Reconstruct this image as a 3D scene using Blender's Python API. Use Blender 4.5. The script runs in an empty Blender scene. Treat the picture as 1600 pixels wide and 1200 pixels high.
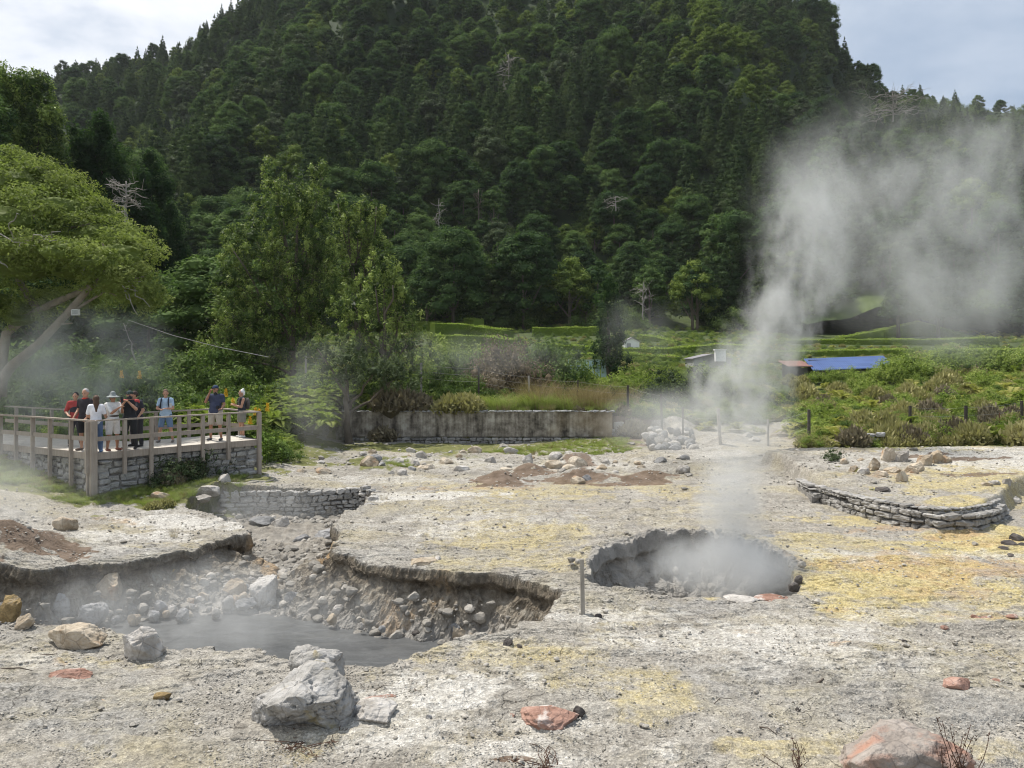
import bpy, math, random
import numpy as np
from mathutils import Vector, Matrix
random.seed(7)
RNG = np.random.default_rng(11)
scene = bpy.context.scene
COL = scene.collection
CAMZ = 4.2
F = 1200.0
HZ = 560.0

def G(px, py, z=0.0):
    y = (CAMZ - z) * F / (py - HZ)
    return (px - 800) / F * y, y
def AT(px, y):
    return (px - 800) / F * y
def ZP(py, y):
    return CAMZ - (py - HZ) / F * y

# ---------------------------------------------------------------- objects
def tag(o, label=None, cat=None, group=None, kind=None):
    if label: o['label'] = label
    if cat: o['category'] = cat
    if group: o['group'] = group
    if kind: o['kind'] = kind
    return o

def empty(name, loc=(0, 0, 0), rz=0.0, label=None, cat=None, group=None):
    o = bpy.data.objects.new(name, None)
    o.empty_display_size = 0.3
    COL.objects.link(o)
    o.location = loc
    o.rotation_euler = (0, 0, rz)
    return tag(o, label, cat, group)

def mk_mesh(name, V, Fq, tint=None, smooth=False, cols=None, uv=None):
    """V (n,3); Fq = array (m,k) or list of arrays."""
    V = np.asarray(V, dtype=np.float32)
    if not isinstance(Fq, (list, tuple)):
        Fq = [Fq]
    Fq = [np.asarray(f, dtype=np.int32) for f in Fq if len(f)]
    me = bpy.data.meshes.new(name)
    me.vertices.add(len(V))
    me.vertices.foreach_set('co', V.ravel())
    if not Fq:
        me.update(); return me
    nl = sum(f.size for f in Fq)
    npoly = sum(len(f) for f in Fq)
    me.loops.add(nl)
    me.loops.foreach_set('vertex_index', np.concatenate([f.ravel() for f in Fq]))
    me.polygons.add(npoly)
    sizes = np.concatenate([np.full(len(f), f.shape[1], dtype=np.int32) for f in Fq])
    starts = np.concatenate([[0], np.cumsum(sizes)[:-1]]).astype(np.int32)
    me.polygons.foreach_set('loop_start', starts)
    if isinstance(smooth, np.ndarray):
        me.polygons.foreach_set('use_smooth', smooth)
    elif smooth:
        me.polygons.foreach_set('use_smooth', np.ones(npoly, dtype=bool))
    else:
        me.polygons.foreach_set('use_smooth', np.zeros(npoly, dtype=bool))
    if tint is not None:
        a = me.attributes.new('tint', 'FLOAT', 'POINT')
        a.data.foreach_set('value', np.asarray(tint, dtype=np.float32))
    if cols:
        for k, c in cols.items():
            a = me.attributes.new(k, 'FLOAT_COLOR', 'POINT')
            c = np.asarray(c, dtype=np.float32)
            if c.shape[1] == 3:
                c = np.concatenate([c, np.ones((len(c), 1), np.float32)], 1)
            a.data.foreach_set('color', c.ravel())
    me.update(calc_edges=True)
    return me

def obj(name, me, mat=None, parent=None, loc=None):
    o = bpy.data.objects.new(name, me)
    COL.objects.link(o)
    if mat is not None and len(me.materials) == 0:
        me.materials.append(mat)
    if parent is not None:
        o.parent = parent
    if loc is not None:
        o.location = loc
    return o

class MB:
    """mesh builder"""
    def __init__(s):
        s.V = []; s.F = []; s.T = []; s.n = 0
    def add(s, V, Fq, t=0.5):
        V = np.asarray(V, float)
        if not isinstance(Fq, list): Fq = [Fq]
        for f in Fq:
            f = np.asarray(f, int)
            if len(f): s.F.append(f + s.n)
        s.V.append(V); s.n += len(V)
        t = np.asarray(t, float)
        s.T.append(np.full(len(V), t) if t.ndim == 0 else t)
        return s
    def box(s, c, size, rz=0.0, t=0.5, rot=None):
        x, y, z = [v / 2 for v in size]
        P = np.array([[-x,-y,-z],[x,-y,-z],[x,y,-z],[-x,y,-z],[-x,-y,z],[x,-y,z],[x,y,z],[-x,y,z]])
        if rot is not None:
            P = P @ np.array(rot).T
        if rz:
            c_, s_ = math.cos(rz), math.sin(rz)
            P = P @ np.array([[c_, s_, 0], [-s_, c_, 0], [0, 0, 1]])
        P = P + np.array(c)
        return s.add(P, np.array([[0,3,2,1],[4,5,6,7],[0,1,5,4],[1,2,6,5],[2,3,7,6],[3,0,4,7]]), t)
    def beam(s, a, b, w, h, t=0.5):
        """box from a to b, w horizontal, h vertical"""
        a = np.array(a, float); b = np.array(b, float)
        d = b - a; L = np.linalg.norm(d); d /= L
        up = np.array([0, 0, 1.0]) if abs(d[2]) < .95 else np.array([0, 1.0, 0])
        sd = np.cross(d, up); sd /= np.linalg.norm(sd); up = np.cross(sd, d)
        return s.box((a + b) / 2, (L, w, h), rot=np.array([d, sd, up]).T, t=t)
    def tube(s, pts, rad, k=8, t=0.5, cap=True):
        pts = np.asarray(pts, float); n = len(pts)
        rad = np.full(n, rad) if np.ndim(rad) == 0 else np.asarray(rad, float)
        tg = np.gradient(pts, axis=0)
        tg /= np.linalg.norm(tg, axis=1)[:, None] + 1e-9
        ref = np.array([0, 0, 1.0]) if abs(tg[0][2]) < .9 else np.array([1.0, 0, 0])
        u = np.cross(tg[0], ref); u /= np.linalg.norm(u)
        V = []
        ang = np.linspace(0, 2 * np.pi, k, endpoint=False)
        for i in range(n):
            u = u - tg[i] * np.dot(u, tg[i]); u /= np.linalg.norm(u) + 1e-9
            v = np.cross(tg[i], u)
            V.append(pts[i] + rad[i] * (np.cos(ang)[:, None] * u + np.sin(ang)[:, None] * v))
        V = np.concatenate(V)
        i = np.arange(n - 1)[:, None] * k; j = np.arange(k)[None, :]; j2 = (j + 1) % k
        Fq = np.stack([i + j, i + j2, i + k + j2, i + k + j], -1).reshape(-1, 4)
        fs = [Fq]
        if cap:
            fs.append(np.arange(k)[::-1].reshape(1, k)); fs.append((np.arange(k) + (n - 1) * k).reshape(1, k))
        return s.add(V, fs, t)
    def build(s, name, mat=None, parent=None, smooth=False, loc=None):
        by = {}
        for f in s.F: by.setdefault(f.shape[1], []).append(f)
        me = mk_mesh(name, np.concatenate(s.V), [np.concatenate(v) for v in by.values()], np.concatenate(s.T), smooth)
        return obj(name, me, mat, parent, loc)

# ---------------------------------------------------------------- noise
def _hash(i, j, k, seed):
    h = (i.astype(np.int64) * 374761393 + j.astype(np.int64) * 668265263 + k.astype(np.int64) * 2147483647 + seed * 1442695041) & 0xffffffff
    h = ((h ^ (h >> 13)) * 1274126177) & 0xffffffff
    h = (h ^ (h >> 16)) & 0xffffffff
    return h / 4294967295.0
def vnoise(p, seed=0):
    p = np.asarray(p, float)
    i = np.floor(p).astype(np.int64); f = p - i
    f = f * f * f * (f * (f * 6 - 15) + 10)
    out = 0
    for a in (0, 1):
        wa = f[:, 0] if a else 1 - f[:, 0]
        for b in (0, 1):
            wb = f[:, 1] if b else 1 - f[:, 1]
            for c in (0, 1):
                wc = f[:, 2] if c else 1 - f[:, 2]
                out = out + wa * wb * wc * _hash(i[:, 0] + a, i[:, 1] + b, i[:, 2] + c, seed)
    return out * 2 - 1
def fbm(p, oct=4, seed=0, gain=.5):
    p = np.asarray(p, float); s = 0; a = 1; tot = 0
    for o in range(oct):
        s = s + a * vnoise(p * (2.03 ** o) + 17.3 * o, seed + o); tot += a; a *= gain
    return s / tot
def fbm2(x, y, oct=4, seed=0, gain=.5):
    return fbm(np.stack([x, y, np.zeros_like(x) + .37], 1), oct, seed, gain)
def sstep(a, b, x):
    t = np.clip((x - a) / (b - a), 0, 1); return t * t * (3 - 2 * t)

# ---------------------------------------------------------------- materials
def new_mat(name):
    m = bpy.data.materials.new(name); m.use_nodes = True
    nt = m.node_tree; nt.nodes.clear()
    return m, nt
class NT:
    def __init__(s, nt): s.nt = nt
    def n(s, typ, **kw):
        nd = s.nt.nodes.new(typ)
        ins = kw.pop('ins', {})
        for k, v in kw.items(): setattr(nd, k, v)
        for k, v in ins.items(): s.set(nd, k, v)
        return nd
    def set(s, nd, k, v):
        sock = nd.inputs[k]
        if isinstance(v, bpy.types.NodeSocket): s.nt.links.new(v, sock)
        elif isinstance(v, bpy.types.Node): s.nt.links.new(v.outputs[0], sock)
        else: sock.default_value = v
    def math(s, op, a, b=None, c=None, clamp=False):
        nd = s.n('ShaderNodeMath', operation=op); nd.use_clamp = clamp
        s.set(nd, 0, a)
        if b is not None: s.set(nd, 1, b)
        if c is not None: s.set(nd, 2, c)
        return nd.outputs[0]
    def mr(s, v, a, b, c=0.0, d=1.0, smooth=False):
        nd = s.n('ShaderNodeMapRange', interpolation_type='SMOOTHSTEP' if smooth else 'LINEAR')
        for i, x in enumerate((v, a, b, c, d)): s.set(nd, i, x)
        return nd.outputs[0]
    def mix(s, f, a, b, blend='MIX'):
        nd = s.n('ShaderNodeMix', data_type='RGBA', blend_type=blend)
        s.set(nd, 'Factor', f); s.set(nd, 6, a); s.set(nd, 7, b)
        return nd.outputs[2]
    def noise(s, vec, scale, detail=4, rough=.55, dist=0.0, dim='3D'):
        nd = s.n('ShaderNodeTexNoise', noise_dimensions=dim)
        if vec is not None: s.set(nd, 'Vector', vec)
        nd.inputs['Scale'].default_value = scale; nd.inputs['Detail'].default_value = detail
        nd.inputs['Roughness'].default_value = rough; nd.inputs['Distortion'].default_value = dist
        return nd.outputs['Fac']
    def ramp(s, f, stops):
        nd = s.n('ShaderNodeValToRGB')
        cr = nd.color_ramp
        while len(cr.elements) < len(stops): cr.elements.new(.5)
        for e, (p, c) in zip(cr.elements, stops):
            e.position = p; e.color = (*c, 1) if len(c) == 3 else c
        s.set(nd, 0, f)
        return nd.outputs[0]
    def attr(s, name, typ='GEOMETRY'):
        return s.n('ShaderNodeAttribute', attribute_name=name, attribute_type=typ)
    def coord(s, which='Object'):
        return s.n('ShaderNodeTexCoord').outputs[which]
    def pos(s):
        return s.n('ShaderNodeNewGeometry').outputs['Position']
    def bump(s, h, strength=.5, dist=.02, normal=None):
        nd = s.n('ShaderNodeBump'); nd.inputs['Strength'].default_value = strength
        nd.inputs['Distance'].default_value = dist; s.set(nd, 'Height', h)
        if normal is not None: s.set(nd, 'Normal', normal)
        return nd.outputs[0]
    def principled(s, col, rough=.8, normal=None, spec=.3, metal=0.0):
        nd = s.n('ShaderNodeBsdfPrincipled')
        s.set(nd, 'Base Color', col); s.set(nd, 'Roughness', rough)
        nd.inputs['Specular IOR Level'].default_value = spec
        nd.inputs['Metallic'].default_value = metal
        if normal is not None: s.set(nd, 'Normal', normal)
        return nd
    def out(s, sh, vol=None):
        o = s.n('ShaderNodeOutputMaterial')
        if sh is not None: s.nt.links.new(sh if isinstance(sh, bpy.types.NodeSocket) else sh.outputs[0], o.inputs['Surface'])
        if vol is not None: s.nt.links.new(vol if isinstance(vol, bpy.types.NodeSocket) else vol.outputs[0], o.inputs['Volume'])

def c4(c): return (*c, 1) if len(c) == 3 else c

def mat_leaf(name, dark, mid, light, trans=.25, rough=.6, rand=.35, nscale=.0, spec=.06):
    m, nt = new_mat(name); T = NT(nt)
    t = T.attr('tint').outputs['Fac']
    r = T.n('ShaderNodeObjectInfo').outputs['Random']
    f = T.math('ADD', t, T.math('MULTIPLY', T.math('SUBTRACT', r, .5), rand), clamp=True)
    col = T.ramp(f, [(0.0, dark), (.5, mid), (1.0, light)])
    p = T.principled(col, rough, spec=spec)
    tr = T.n('ShaderNodeBsdfTranslucent'); T.set(tr, 'Color', T.mix(.5, col, (mid[0]*1.3, mid[1]*1.5, mid[2]*.6, 1)))
    mx = T.n('ShaderNodeMixShader'); mx.inputs[0].default_value = trans
    nt.links.new(p.outputs[0], mx.inputs[1]); nt.links.new(tr.outputs[0], mx.inputs[2])
    T.out(mx)
    return m

def mat_plain(name, col, rough=.8, nscale=8, var=.25, bump=.2, bdist=.01, spec=.25, metal=0.0):
    m, nt = new_mat(name); T = NT(nt)
    co = T.coord()
    n1 = T.noise(co, nscale, 5)
    a = [c * (1 - var) for c in col]; b = [min(1, c * (1 + var)) for c in col]
    c = T.ramp(n1, [(.25, a), (.75, b)])
    T.out(T.principled(c, rough, T.bump(T.noise(co, nscale * 4, 4), bump, bdist), spec, metal))
    return m

def mat_wood(name, a, b, grain=30):
    m, nt = new_mat(name); T = NT(nt)
    co = T.coord('Object')
    mp = T.n('ShaderNodeMapping'); T.set(mp, 'Vector', co); mp.inputs['Scale'].default_value = (grain, grain, 2.2)
    n1 = T.noise(mp.outputs[0], 1.0, 4, .6)
    n2 = T.noise(co, 3, 3)
    f = T.math('ADD', T.math('MULTIPLY', n1, .6), T.math('MULTIPLY', n2, .4))
    c = T.ramp(f, [(.3, a), (.7, b)])
    T.out(T.principled(c, .85, T.bump(n1, .4, .004)))
    return m

def mat_rock(name, cols, stain=None, scale=2.5, bump=.6, rough=.85, rnd=.16):
    """cols: 3 stops light->dark greys; stain (color, threshold)"""
    m, nt = new_mat(name); T = NT(nt)
    co = T.coord('Object')
    r = T.n('ShaderNodeObjectInfo').outputs['Random']
    cv = T.n('ShaderNodeVectorMath', operation='ADD'); T.set(cv, 0, co)
    cx = T.n('ShaderNodeCombineXYZ'); T.set(cx, 0, T.math('MULTIPLY', r, 40.0)); T.set(cx, 1, T.math('MULTIPLY', r, 13.0))
    T.set(cv, 1, cx); v = cv.outputs[0]
    n1 = T.noise(v, scale, 8, .65, .3)
    n2 = T.noise(v, scale * 6, 6, .6)
    vo = T.n('ShaderNodeTexVoronoi', feature='DISTANCE_TO_EDGE'); T.set(vo, 'Vector', v); vo.inputs['Scale'].default_value = scale * 1.3
    t = T.attr('tint').outputs['Fac']
    f = T.math('ADD', T.math('MULTIPLY', n1, .75), T.math('MULTIPLY', n2, .25))
    f = T.math('ADD', f, T.math('MULTIPLY', T.math('SUBTRACT', t, .5), rnd * 1.4))
    f = T.math('ADD', f, T.math('MULTIPLY', T.math('SUBTRACT', r, .5), rnd))
    c = T.ramp(f, [(.28, cols[0]), (.5, cols[1]), (.72, cols[2])])
    if stain:
        sc, th = stain[0], stain[1]
        ns = T.noise(v, scale * .8, 5, .6, .5)
        c = T.mix(T.mr(ns, th, th + .12), c, c4(sc))
        if len(stain) > 2:
            ns2 = T.noise(v, scale * 1.7, 5, .6, .2)
            c = T.mix(T.mr(ns2, stain[3], stain[3] + .1), c, c4(stain[2]))
    h = T.math('ADD', T.math('MULTIPLY', n1, 1.0), T.math('MULTIPLY', n2, .7))
    h = T.math('ADD', h, T.math('MULTIPLY', T.mr(vo.outputs['Distance'], 0, .05), .12))
    c = T.mix(T.mr(vo.outputs['Distance'], 0.0, .03, .35, 0), c, (.05, .045, .04, 1))
    T.out(T.principled(c, rough, T.bump(h, bump, .08), .25))
    return m
# ================================================================ TERRAIN
RIM_A = [(-140,893),(0,892),(60,892),(105,886),(150,881),(200,877),(250,868),(300,857),(345,843),(389,830),(391,822),
 (340,806),(289,792),(296,778),(345,771),(400,767),(480,767),(560,763),(583,768),(577,786),(545,802),(520,821),(531,838),(522,850),(527,870),
 (605,890),(660,893),(711,901),(760,900),(803,905),(840,912),(876,930),(873,949),(840,975),(800,988),(766,997),(719,1006),(690,1014),(634,1033),
 (616,1041),(557,1041),(500,1036),(455,1027),(425,1018),(388,1012),(350,1021),(297,1018),(259,1014),(225,1000),(185,992),(130,978),(63,982),(17,974),(-140,968)]
RIM_B = [(918,906),(922,892),(936,878),(955,866),(985,857),(1030,850),(1080,848),(1130,852),(1180,861),(1220,876),(1244,897),(1246,912),(1236,926),
 (1200,932),(1140,932),(1060,930),(1000,926),(950,920),(926,916)]
PA = np.array([G(*p) for p in RIM_A]); PB = np.array([G(*p) for p in RIM_B])

def _refine(P, seed, amp=.07, step=.12):
    out = []
    n = len(P)
    for i in range(n):
        a = P[i]; b = P[(i + 1) % n]; L = np.linalg.norm(b - a); k = max(1, int(L / step))
        t = np.arange(k)[:, None] / k
        out.append(a + (b - a) * t)
    Q = np.concatenate(out)
    nx = vnoise(np.stack([Q[:, 0] * 2.3, Q[:, 1] * 2.3, np.zeros(len(Q)) + seed], 1), 3)
    ny = vnoise(np.stack([Q[:, 0] * 2.3 + 9, Q[:, 1] * 2.3, np.zeros(len(Q)) + seed], 1), 4)
    nx += .5 * vnoise(np.stack([Q[:, 0] * 7, Q[:, 1] * 7, np.zeros(len(Q))], 1), 5)
    return Q + amp * np.stack([nx, ny], 1)
PAr = _refine(PA, 1, .10, .2); PBr = _refine(PB, 2, .09, .2)

def sdf_poly(x, y, P):
    """signed distance, positive inside, and outward gradient (away from inside)"""
    n = len(P)
    best = np.full(x.shape, 1e9); gx = np.zeros_like(x); gy = np.zeros_like(x)
    ins = np.zeros(x.shape, bool)
    for i in range(n):
        ax, ay = P[i]; bx, by = P[(i + 1) % n]
        ex, ey = bx - ax, by - ay
        wx, wy = x - ax, y - ay
        t = np.clip((wx * ex + wy * ey) / (ex * ex + ey * ey + 1e-12), 0, 1)
        dx, dy = wx - t * ex, wy - t * ey
        d = dx * dx + dy * dy
        m = d < best
        best = np.where(m, d, best); gx = np.where(m, dx, gx); gy = np.where(m, dy, gy)
        c = ((ay <= y) & (y < by)) | ((by <= y) & (y < ay))
        with np.errstate(divide='ignore', invalid='ignore'):
            xi = ax + (y - ay) * ex / (ey if ey != 0 else 1e-12)
        ins ^= c & (x < xi)
    d = np.sqrt(best)
    L = np.maximum(d, 1e-6)
    s = np.where(ins, 1.0, -1.0)
    # outward = from inside toward rim
    ox = np.where(ins, -gx, gx) / L; oy = np.where(ins, -gy, gy) / L
    return s * d, ox, oy

HU = np.array([-1.0, -.667, -.56, -.45, -.33, -.22, 0, .14, .25, .4, .667, 1.0])
HY = np.array([0, 17, 22.0, 25, 28, 34, 38.98, 39.15, 45, 62, 80, 112, 170])
HT = np.array([
 [0]*12, [0.1,.05,0,0,0,0,0,0,0,0,0,.1],
 [.7,.55,.05,0,0,0,0,0,0,.0,.1,.2],
 [1.1,1.0,.5,.35,.15,0,0,0,0,.1,.25,.3],
 [1.3,1.2,.9,.6,.3,.05,0,0,.05,.2,.3,.4],
 [1.5,1.5,1.3,1.1,.5,.0,-.05,.05,.3,.55,.7,.7],
 [2,2,1.9,1.6,1.0,.0,-.1,.2,.5,.95,1.1,1.1],
 [2,2,1.9,1.6,1.35,1.45,1.45,1.2,.6,1.0,1.15,1.15],
 [2.2,2.2,2.2,2.2,2.0,1.8,1.7,1.5,1.4,1.5,1.75,1.8],
 [3,3,3,3,3,3,3,2.9,3,3.0,3.1,3.3],
 [5,5,5,5,5,5,5,5,5,4.9,4.6,4.6],
 [9,9,9,9,9,9,9,9,8.6,8.2,8,8],
 [30,30,30,30,30,30,30,30,30,30,30,30]], float)
def base_h(x, y):
    yy = np.maximum(y, .5); u = np.clip(x / yy, -1, .999)
    yi = np.clip(y, 0, 169.9)
    i = np.clip(np.searchsorted(HU, u, side='right') - 1, 0, len(HU) - 2)
    j = np.clip(np.searchsorted(HY, yi, side='right') - 1, 0, len(HY) - 2)
    fu = (u - HU[i]) / (HU[i + 1] - HU[i]); fy = (yi - HY[j]) / (HY[j + 1] - HY[j])
    # centre wall footing stays sharp only between u -.25 .. +.15
    return (HT[j, i] * (1 - fu) + HT[j, i + 1] * fu) * (1 - fy) + (HT[j + 1, i] * (1 - fu) + HT[j + 1, i + 1] * fu) * fy

# curved terrace wall on the right: footing line (photo-derived, world metres)
TW_PX = [(1215,742),(1262,770),(1285,786),(1330,803),(1380,816),(1430,826),(1475,832),(1520,831),(1556,823),(1574,810)]
TW = np.array([G(*p) for p in TW_PX])
TERR = np.concatenate([TW, np.array([AT(1600, 22.5), 22.5])[None], np.array([[25, 27.0], [30, 34.0], [12.0, 34.0], [9.3, 29.0]])])
BUMPS = [  # px, py(at ground), width px, depth m, height m   (mud and ash mounds)
 (785,749,60,.9,.34),(828,737,45,1.0,.30),(905,745,80,.9,.30),(1015,748,62,.8,.24),(960,748,60,.8,.12),
 (20,868,105,1.7,.55),(-70,872,120,2.0,.6),(900,722,70,1.5,.38),(1010,720,120,2.0,.2),(700,726,120,2.0,.14),
 (560,735,120,1.6,.1),(1130,705,90,2.0,.4),(1060,690,46,1.8,.5),(985,682,35,1.2,.6),
 (340,772,60,1.0,.18),(1330,700,60,2.0,.3),(1440,712,90,1.8,.25),(880,700,60,1.5,.1)]
BUMPW = []
for px, py, w, dm, h in BUMPS:
    bx, by = G(px, py); BUMPW.append((bx, by, w / F * by * .5, dm * .6, h))
def ground_h(x, y, detail=True):
    x = np.asarray(x, float); y = np.asarray(y, float)
    shp = x.shape; x = x.ravel(); y = y.ravel()
    z = base_h(x, y)
    m = (y < 45) & (y > 3)
    if m.any():
        xm, ym = x[m], y[m]
        zz = np.zeros(m.sum())
        d, _, _ = sdf_poly(xm, ym, TERR)
        wn = .22
        zz += .5 * sstep(.02, .3, d) * (1 - sstep(28, 33, ym))
        for bx, by, rx, ry, h in BUMPW:
            q = ((xm - bx) / rx) ** 2 + ((ym - by) / ry) ** 2
            zz += h * np.exp(-q * 1.1)
        # bank around second vent
        d2, _, _ = sdf_poly(xm, ym, PB)
        zz += .12 * np.exp(-((d2 + .3) / .5) ** 2) * sstep(15.5, 17, ym)
        z[m] += zz
    if detail:
        z += .09 * fbm2(x * .25, y * .25, 3, 21)
    return z.reshape(shp)
def hz(x, y):
    return float(ground_h(np.array([x]), np.array([y]))[0])

DRIP = ((.0, 0), (.02, -.05))
def make_ground():
    NU, NY = 1080, 1280
    yq = np.geomspace(4.2, 125, 4000); wq = 1 + 1.9 * sstep(9, 10.2, yq) * (1 - sstep(17.5, 19, yq)) - .45 * sstep(45, 60, yq)
    cq = np.concatenate([[0], np.cumsum((wq[1:] + wq[:-1]) * .5 * np.diff(np.log(yq)))]); ys = np.interp(np.linspace(0, cq[-1], NY), cq, yq)
    us = np.linspace(-1.02, 1.02, NU)
    U, Y = np.meshgrid(us, ys)
    X = U * (Y + 1.5)
    x = X.ravel(); y = Y.ravel()
    z = ground_h(x, y)
    near = y < 60
    # fine relief
    w = (1 - sstep(30, 60, y))
    fine = .035 * fbm2(x * 1.3, y * 1.3, 5, 31) + .012 * fbm2(x * 6, y * 6, 4, 41)
    lay = fbm2(x * .8, y * 2.2, 4, 51)
    fine += .03 * sstep(.02, .09, lay) + .025 * sstep(.22, .27, lay)          # thin broken crusts
    fine += .018 * sstep(.1, .16, fbm2(x * 3.1, y * 4.2, 4, 61))
    z += fine * w
    rub = np.zeros_like(z)
    pit = np.zeros_like(z); near_pit = np.zeros_like(z)
    for P, wid, dep, sd in ((PAr, 1.0, None, 71), (PBr, 1.5, 1.35, 81)):
        bx0, by0 = P.min(0) - 2.5; bx1, by1 = P.max(0) + 2.5
        m = (x > bx0) & (x < bx1) & (y > by0) & (y < by1)
        xm, ym = x[m], y[m]
        d, ox, oy = sdf_poly(xm, ym, P)
        d = d + .13 * fbm2(xm * 2.2, ym * 2.2, 4, sd) + (.05 if dep is None else .02) * fbm2(xm * 9, ym * 9, 3, sd + 9)
        if dep is None:
            D = .82 + .75 * (1 - sstep(14.6, 16.8, ym))
            wl = wid * (1 + .3 * sstep(-8, -5, xm)) * np.where(ym > 18, .35, 1) * (1 - .5 * (1 - sstep(10.5, 13, ym)))
        else:
            D = dep; wl = wid
        t = np.clip(d / wl, 0, 1)
        lipv = .5 + .9 * np.clip(.5 + fbm2(xm * 1.7, ym * 1.7, 3, sd + 3), 0, 1)
        crust = .07 * lipv * sstep(-.01, .04, d)
        body = (D - .07) * (1 - (1 - t) ** 1.7)
        ing = d > 0
        rough = (.20 * fbm2(xm * 2.6, ym * 2.6, 4, sd + 1) + .12 * fbm2(xm * 8, ym * 8, 4, sd + 2)) * sstep(.08, .35, d)
        z[m] -= np.where(ing, crust + body, 0)
        z[m] += rough * np.where(t < 1, 1, .55)
        # undercut the crust
        off = .22 * lipv * sstep(.05, .16, d) * (1 - sstep(.22, .8, d)) * (ym > 12.5)
        wn_ = .20 * fbm(np.stack([xm * 3, ym * 3, 5 * d], 1), 4, sd + 5) * sstep(.1, .2, d) * (t < 1)
        x[m] += ox * (off + wn_); y[m] += oy * (off + wn_)
        if dep is not None:
            rimn = sstep(-.55, -.05, d) * (1 - sstep(0, .05, d)) * sstep(14.2, 16.5, ym)
            z[m] += rimn * (.05 + .22 * np.clip(fbm2(xm * 3, ym * 3, 4, sd + 6) + .3, 0, 1))
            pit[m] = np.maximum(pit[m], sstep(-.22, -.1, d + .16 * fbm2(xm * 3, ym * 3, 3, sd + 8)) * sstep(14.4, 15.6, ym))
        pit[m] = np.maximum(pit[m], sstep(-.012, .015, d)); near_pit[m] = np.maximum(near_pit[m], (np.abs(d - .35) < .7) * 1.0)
    X2 = x.reshape(U.shape)
    V = np.stack([x, y, z], 1)
    i = np.arange(NY - 1)[:, None] * NU; j = np.arange(NU - 1)[None, :]
    Fq = np.stack([i + j, i + j + 1, i + NU + j + 1, i + NU + j], -1).reshape(-1, 4)
    # ---- mineral patches (real deposits); px,py = where a spot of the plain (z=0) lies
    yy = np.maximum(y, 1)
    px = 800 + 1200 * x / yy; py = 560 + 1200 * (CAMZ) / yy
    def E(lst, nz=.35, seed=0):
        q = fbm2(x * 1.1 * 1, y * 1.1, 4, 100 + seed)
        q2 = fbm2(x * 4.0, y * 4.0, 3, 120 + seed)
        out = np.zeros_like(px)
        for cx, cy, rx, ry, a in lst:
            r = np.sqrt(((px - cx) / rx) ** 2 + ((py - cy) / ry) ** 2) + q * .9 + q2 * .45
            out = np.maximum(out, a * (1 - sstep(.45, 1.1, r)))
        return out
    white = E([(300,815,140,14,1),(200,838,160,10,.8),(640,775,160,9,1),(690,830,110,16,.55),(760,815,200,18,.35),(700,1090,160,40,1),(640,1150,180,50,.8),
               (780,1180,240,40,.7),(1150,1000,260,35,.8),(1280,1040,220,30,.4),(950,965,120,16,.7),(1480,870,160,10,.5),(1350,870,160,12,.5),
               (1480,745,140,14,.95),(1560,760,120,14,.8),(1330,745,90,22,.35),(400,1012,60,10,.8),(600,750,200,8,.5),(1050,910,60,8,.3),(880,1140,130,25,.6),(470,800,10,10,0),
               (60,1040,150,14,.3),(110,855,160,16,.35),(650,720,160,9,.6),(860,730,220,9,.5),(1100,720,60,12,.4),(1340,960,200,18,.35),(560,1010,10,10,0)], seed=1)
    yellow = E([(800,840,130,32,.6),(860,880,160,16,.5),(740,800,110,20,.35),(820,770,200,12,.6),(700,757,100,6,.5),(1020,1110,85,42,.95),(850,1025,120,22,.8),(960,1000,90,14,.5),(1100,1010,70,10,.4),(960,1060,150,24,.6),
                (1180,1180,130,20,.8),(1420,900,240,52,1.1),(1540,850,190,32,1.1),(1500,790,120,18,.8),(1300,850,160,18,.6),(1400,850,120,10,.7),(1560,930,150,30,.7),(1300,880,140,14,.5),(1440,960,160,16,.6),(1500,820,70,12,.8),
                (1320,815,80,14,.8),(1540,770,120,16,.75),(1450,735,140,10,.7),(1350,770,60,8,.5),(700,1030,80,18,.5),(640,1060,120,20,.45),(450,1175,60,30,.5),(150,1160,120,20,.3),
                (120,1035,40,10,.5),(200,1043,60,10,.55),(350,1040,40,10,.35),(1060,770,90,18,.5),(1100,800,80,20,.3),(980,980,60,8,.4),(1350,1170,160,24,.55),(1560,1180,120,24,.5),(1500,1010,150,16,.35),(1260,1085,60,6,.3),(930,760,120,9,.5),(250,850,90,6,.3)], seed=2)
    yellow = yellow * np.where(py > 990, .62, 1)
    orange = E([(420,850,32,26,1),(505,848,26,22,1),(40,905,60,16,.5),(190,816,42,7,.8),(1420,885,190,22,.75),(1530,890,150,22,.8),(1480,925,120,12,.6),(1560,850,60,10,.6),(700,920,140,12,.8),(600,905,60,10,.5),(800,935,60,20,.55),(640,900,80,8,.7),
                (1390,772,50,5,.9),(740,762,140,3,.7),(90,1040,24,10,.6),(290,898,60,16,.6),(1400,826,100,8,.8),(1510,838,90,7,.9),(850,735,90,4,.5),(640,732,40,5,.5),(1310,950,22,4,.7),(1480,960,30,5,.6),(1160,985,20,5,.4),(1200,932,30,3,.9),(1310,1010,26,7,.8),(1540,963,40,6,.7),(880,800,60,5,.25),(470,1140,24,10,.5)], seed=3)
    brown = E([(20,862,100,22,1),(-70,868,120,30,1),(785,752,52,9,1),(835,742,50,6,1),(910,750,80,7,1),(1015,752,60,7,1),(960,756,110,4,.6),(905,728,40,6,.5),(985,690,40,20,.8),(1240,700,40,10,.4),(1340,735,50,8,.4),(1500,712,160,7,.6),(790,1190,70,10,.8),(1440,745,70,3,.7),(1540,752,90,2.5,.6),(1550,776,90,3,.5)], seed=4)
    grey = E([(130,990,180,40,.35),(150,1120,260,60,.6),(400,1080,130,50,.35),(1300,1080,260,60,.55),(250,870,160,20,.6),(640,870,130,16,.4),(1050,950,220,16,.6),(700,800,150,10,.2),(1420,940,120,10,.4),(1520,1120,140,30,.6)], seed=5)
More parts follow.
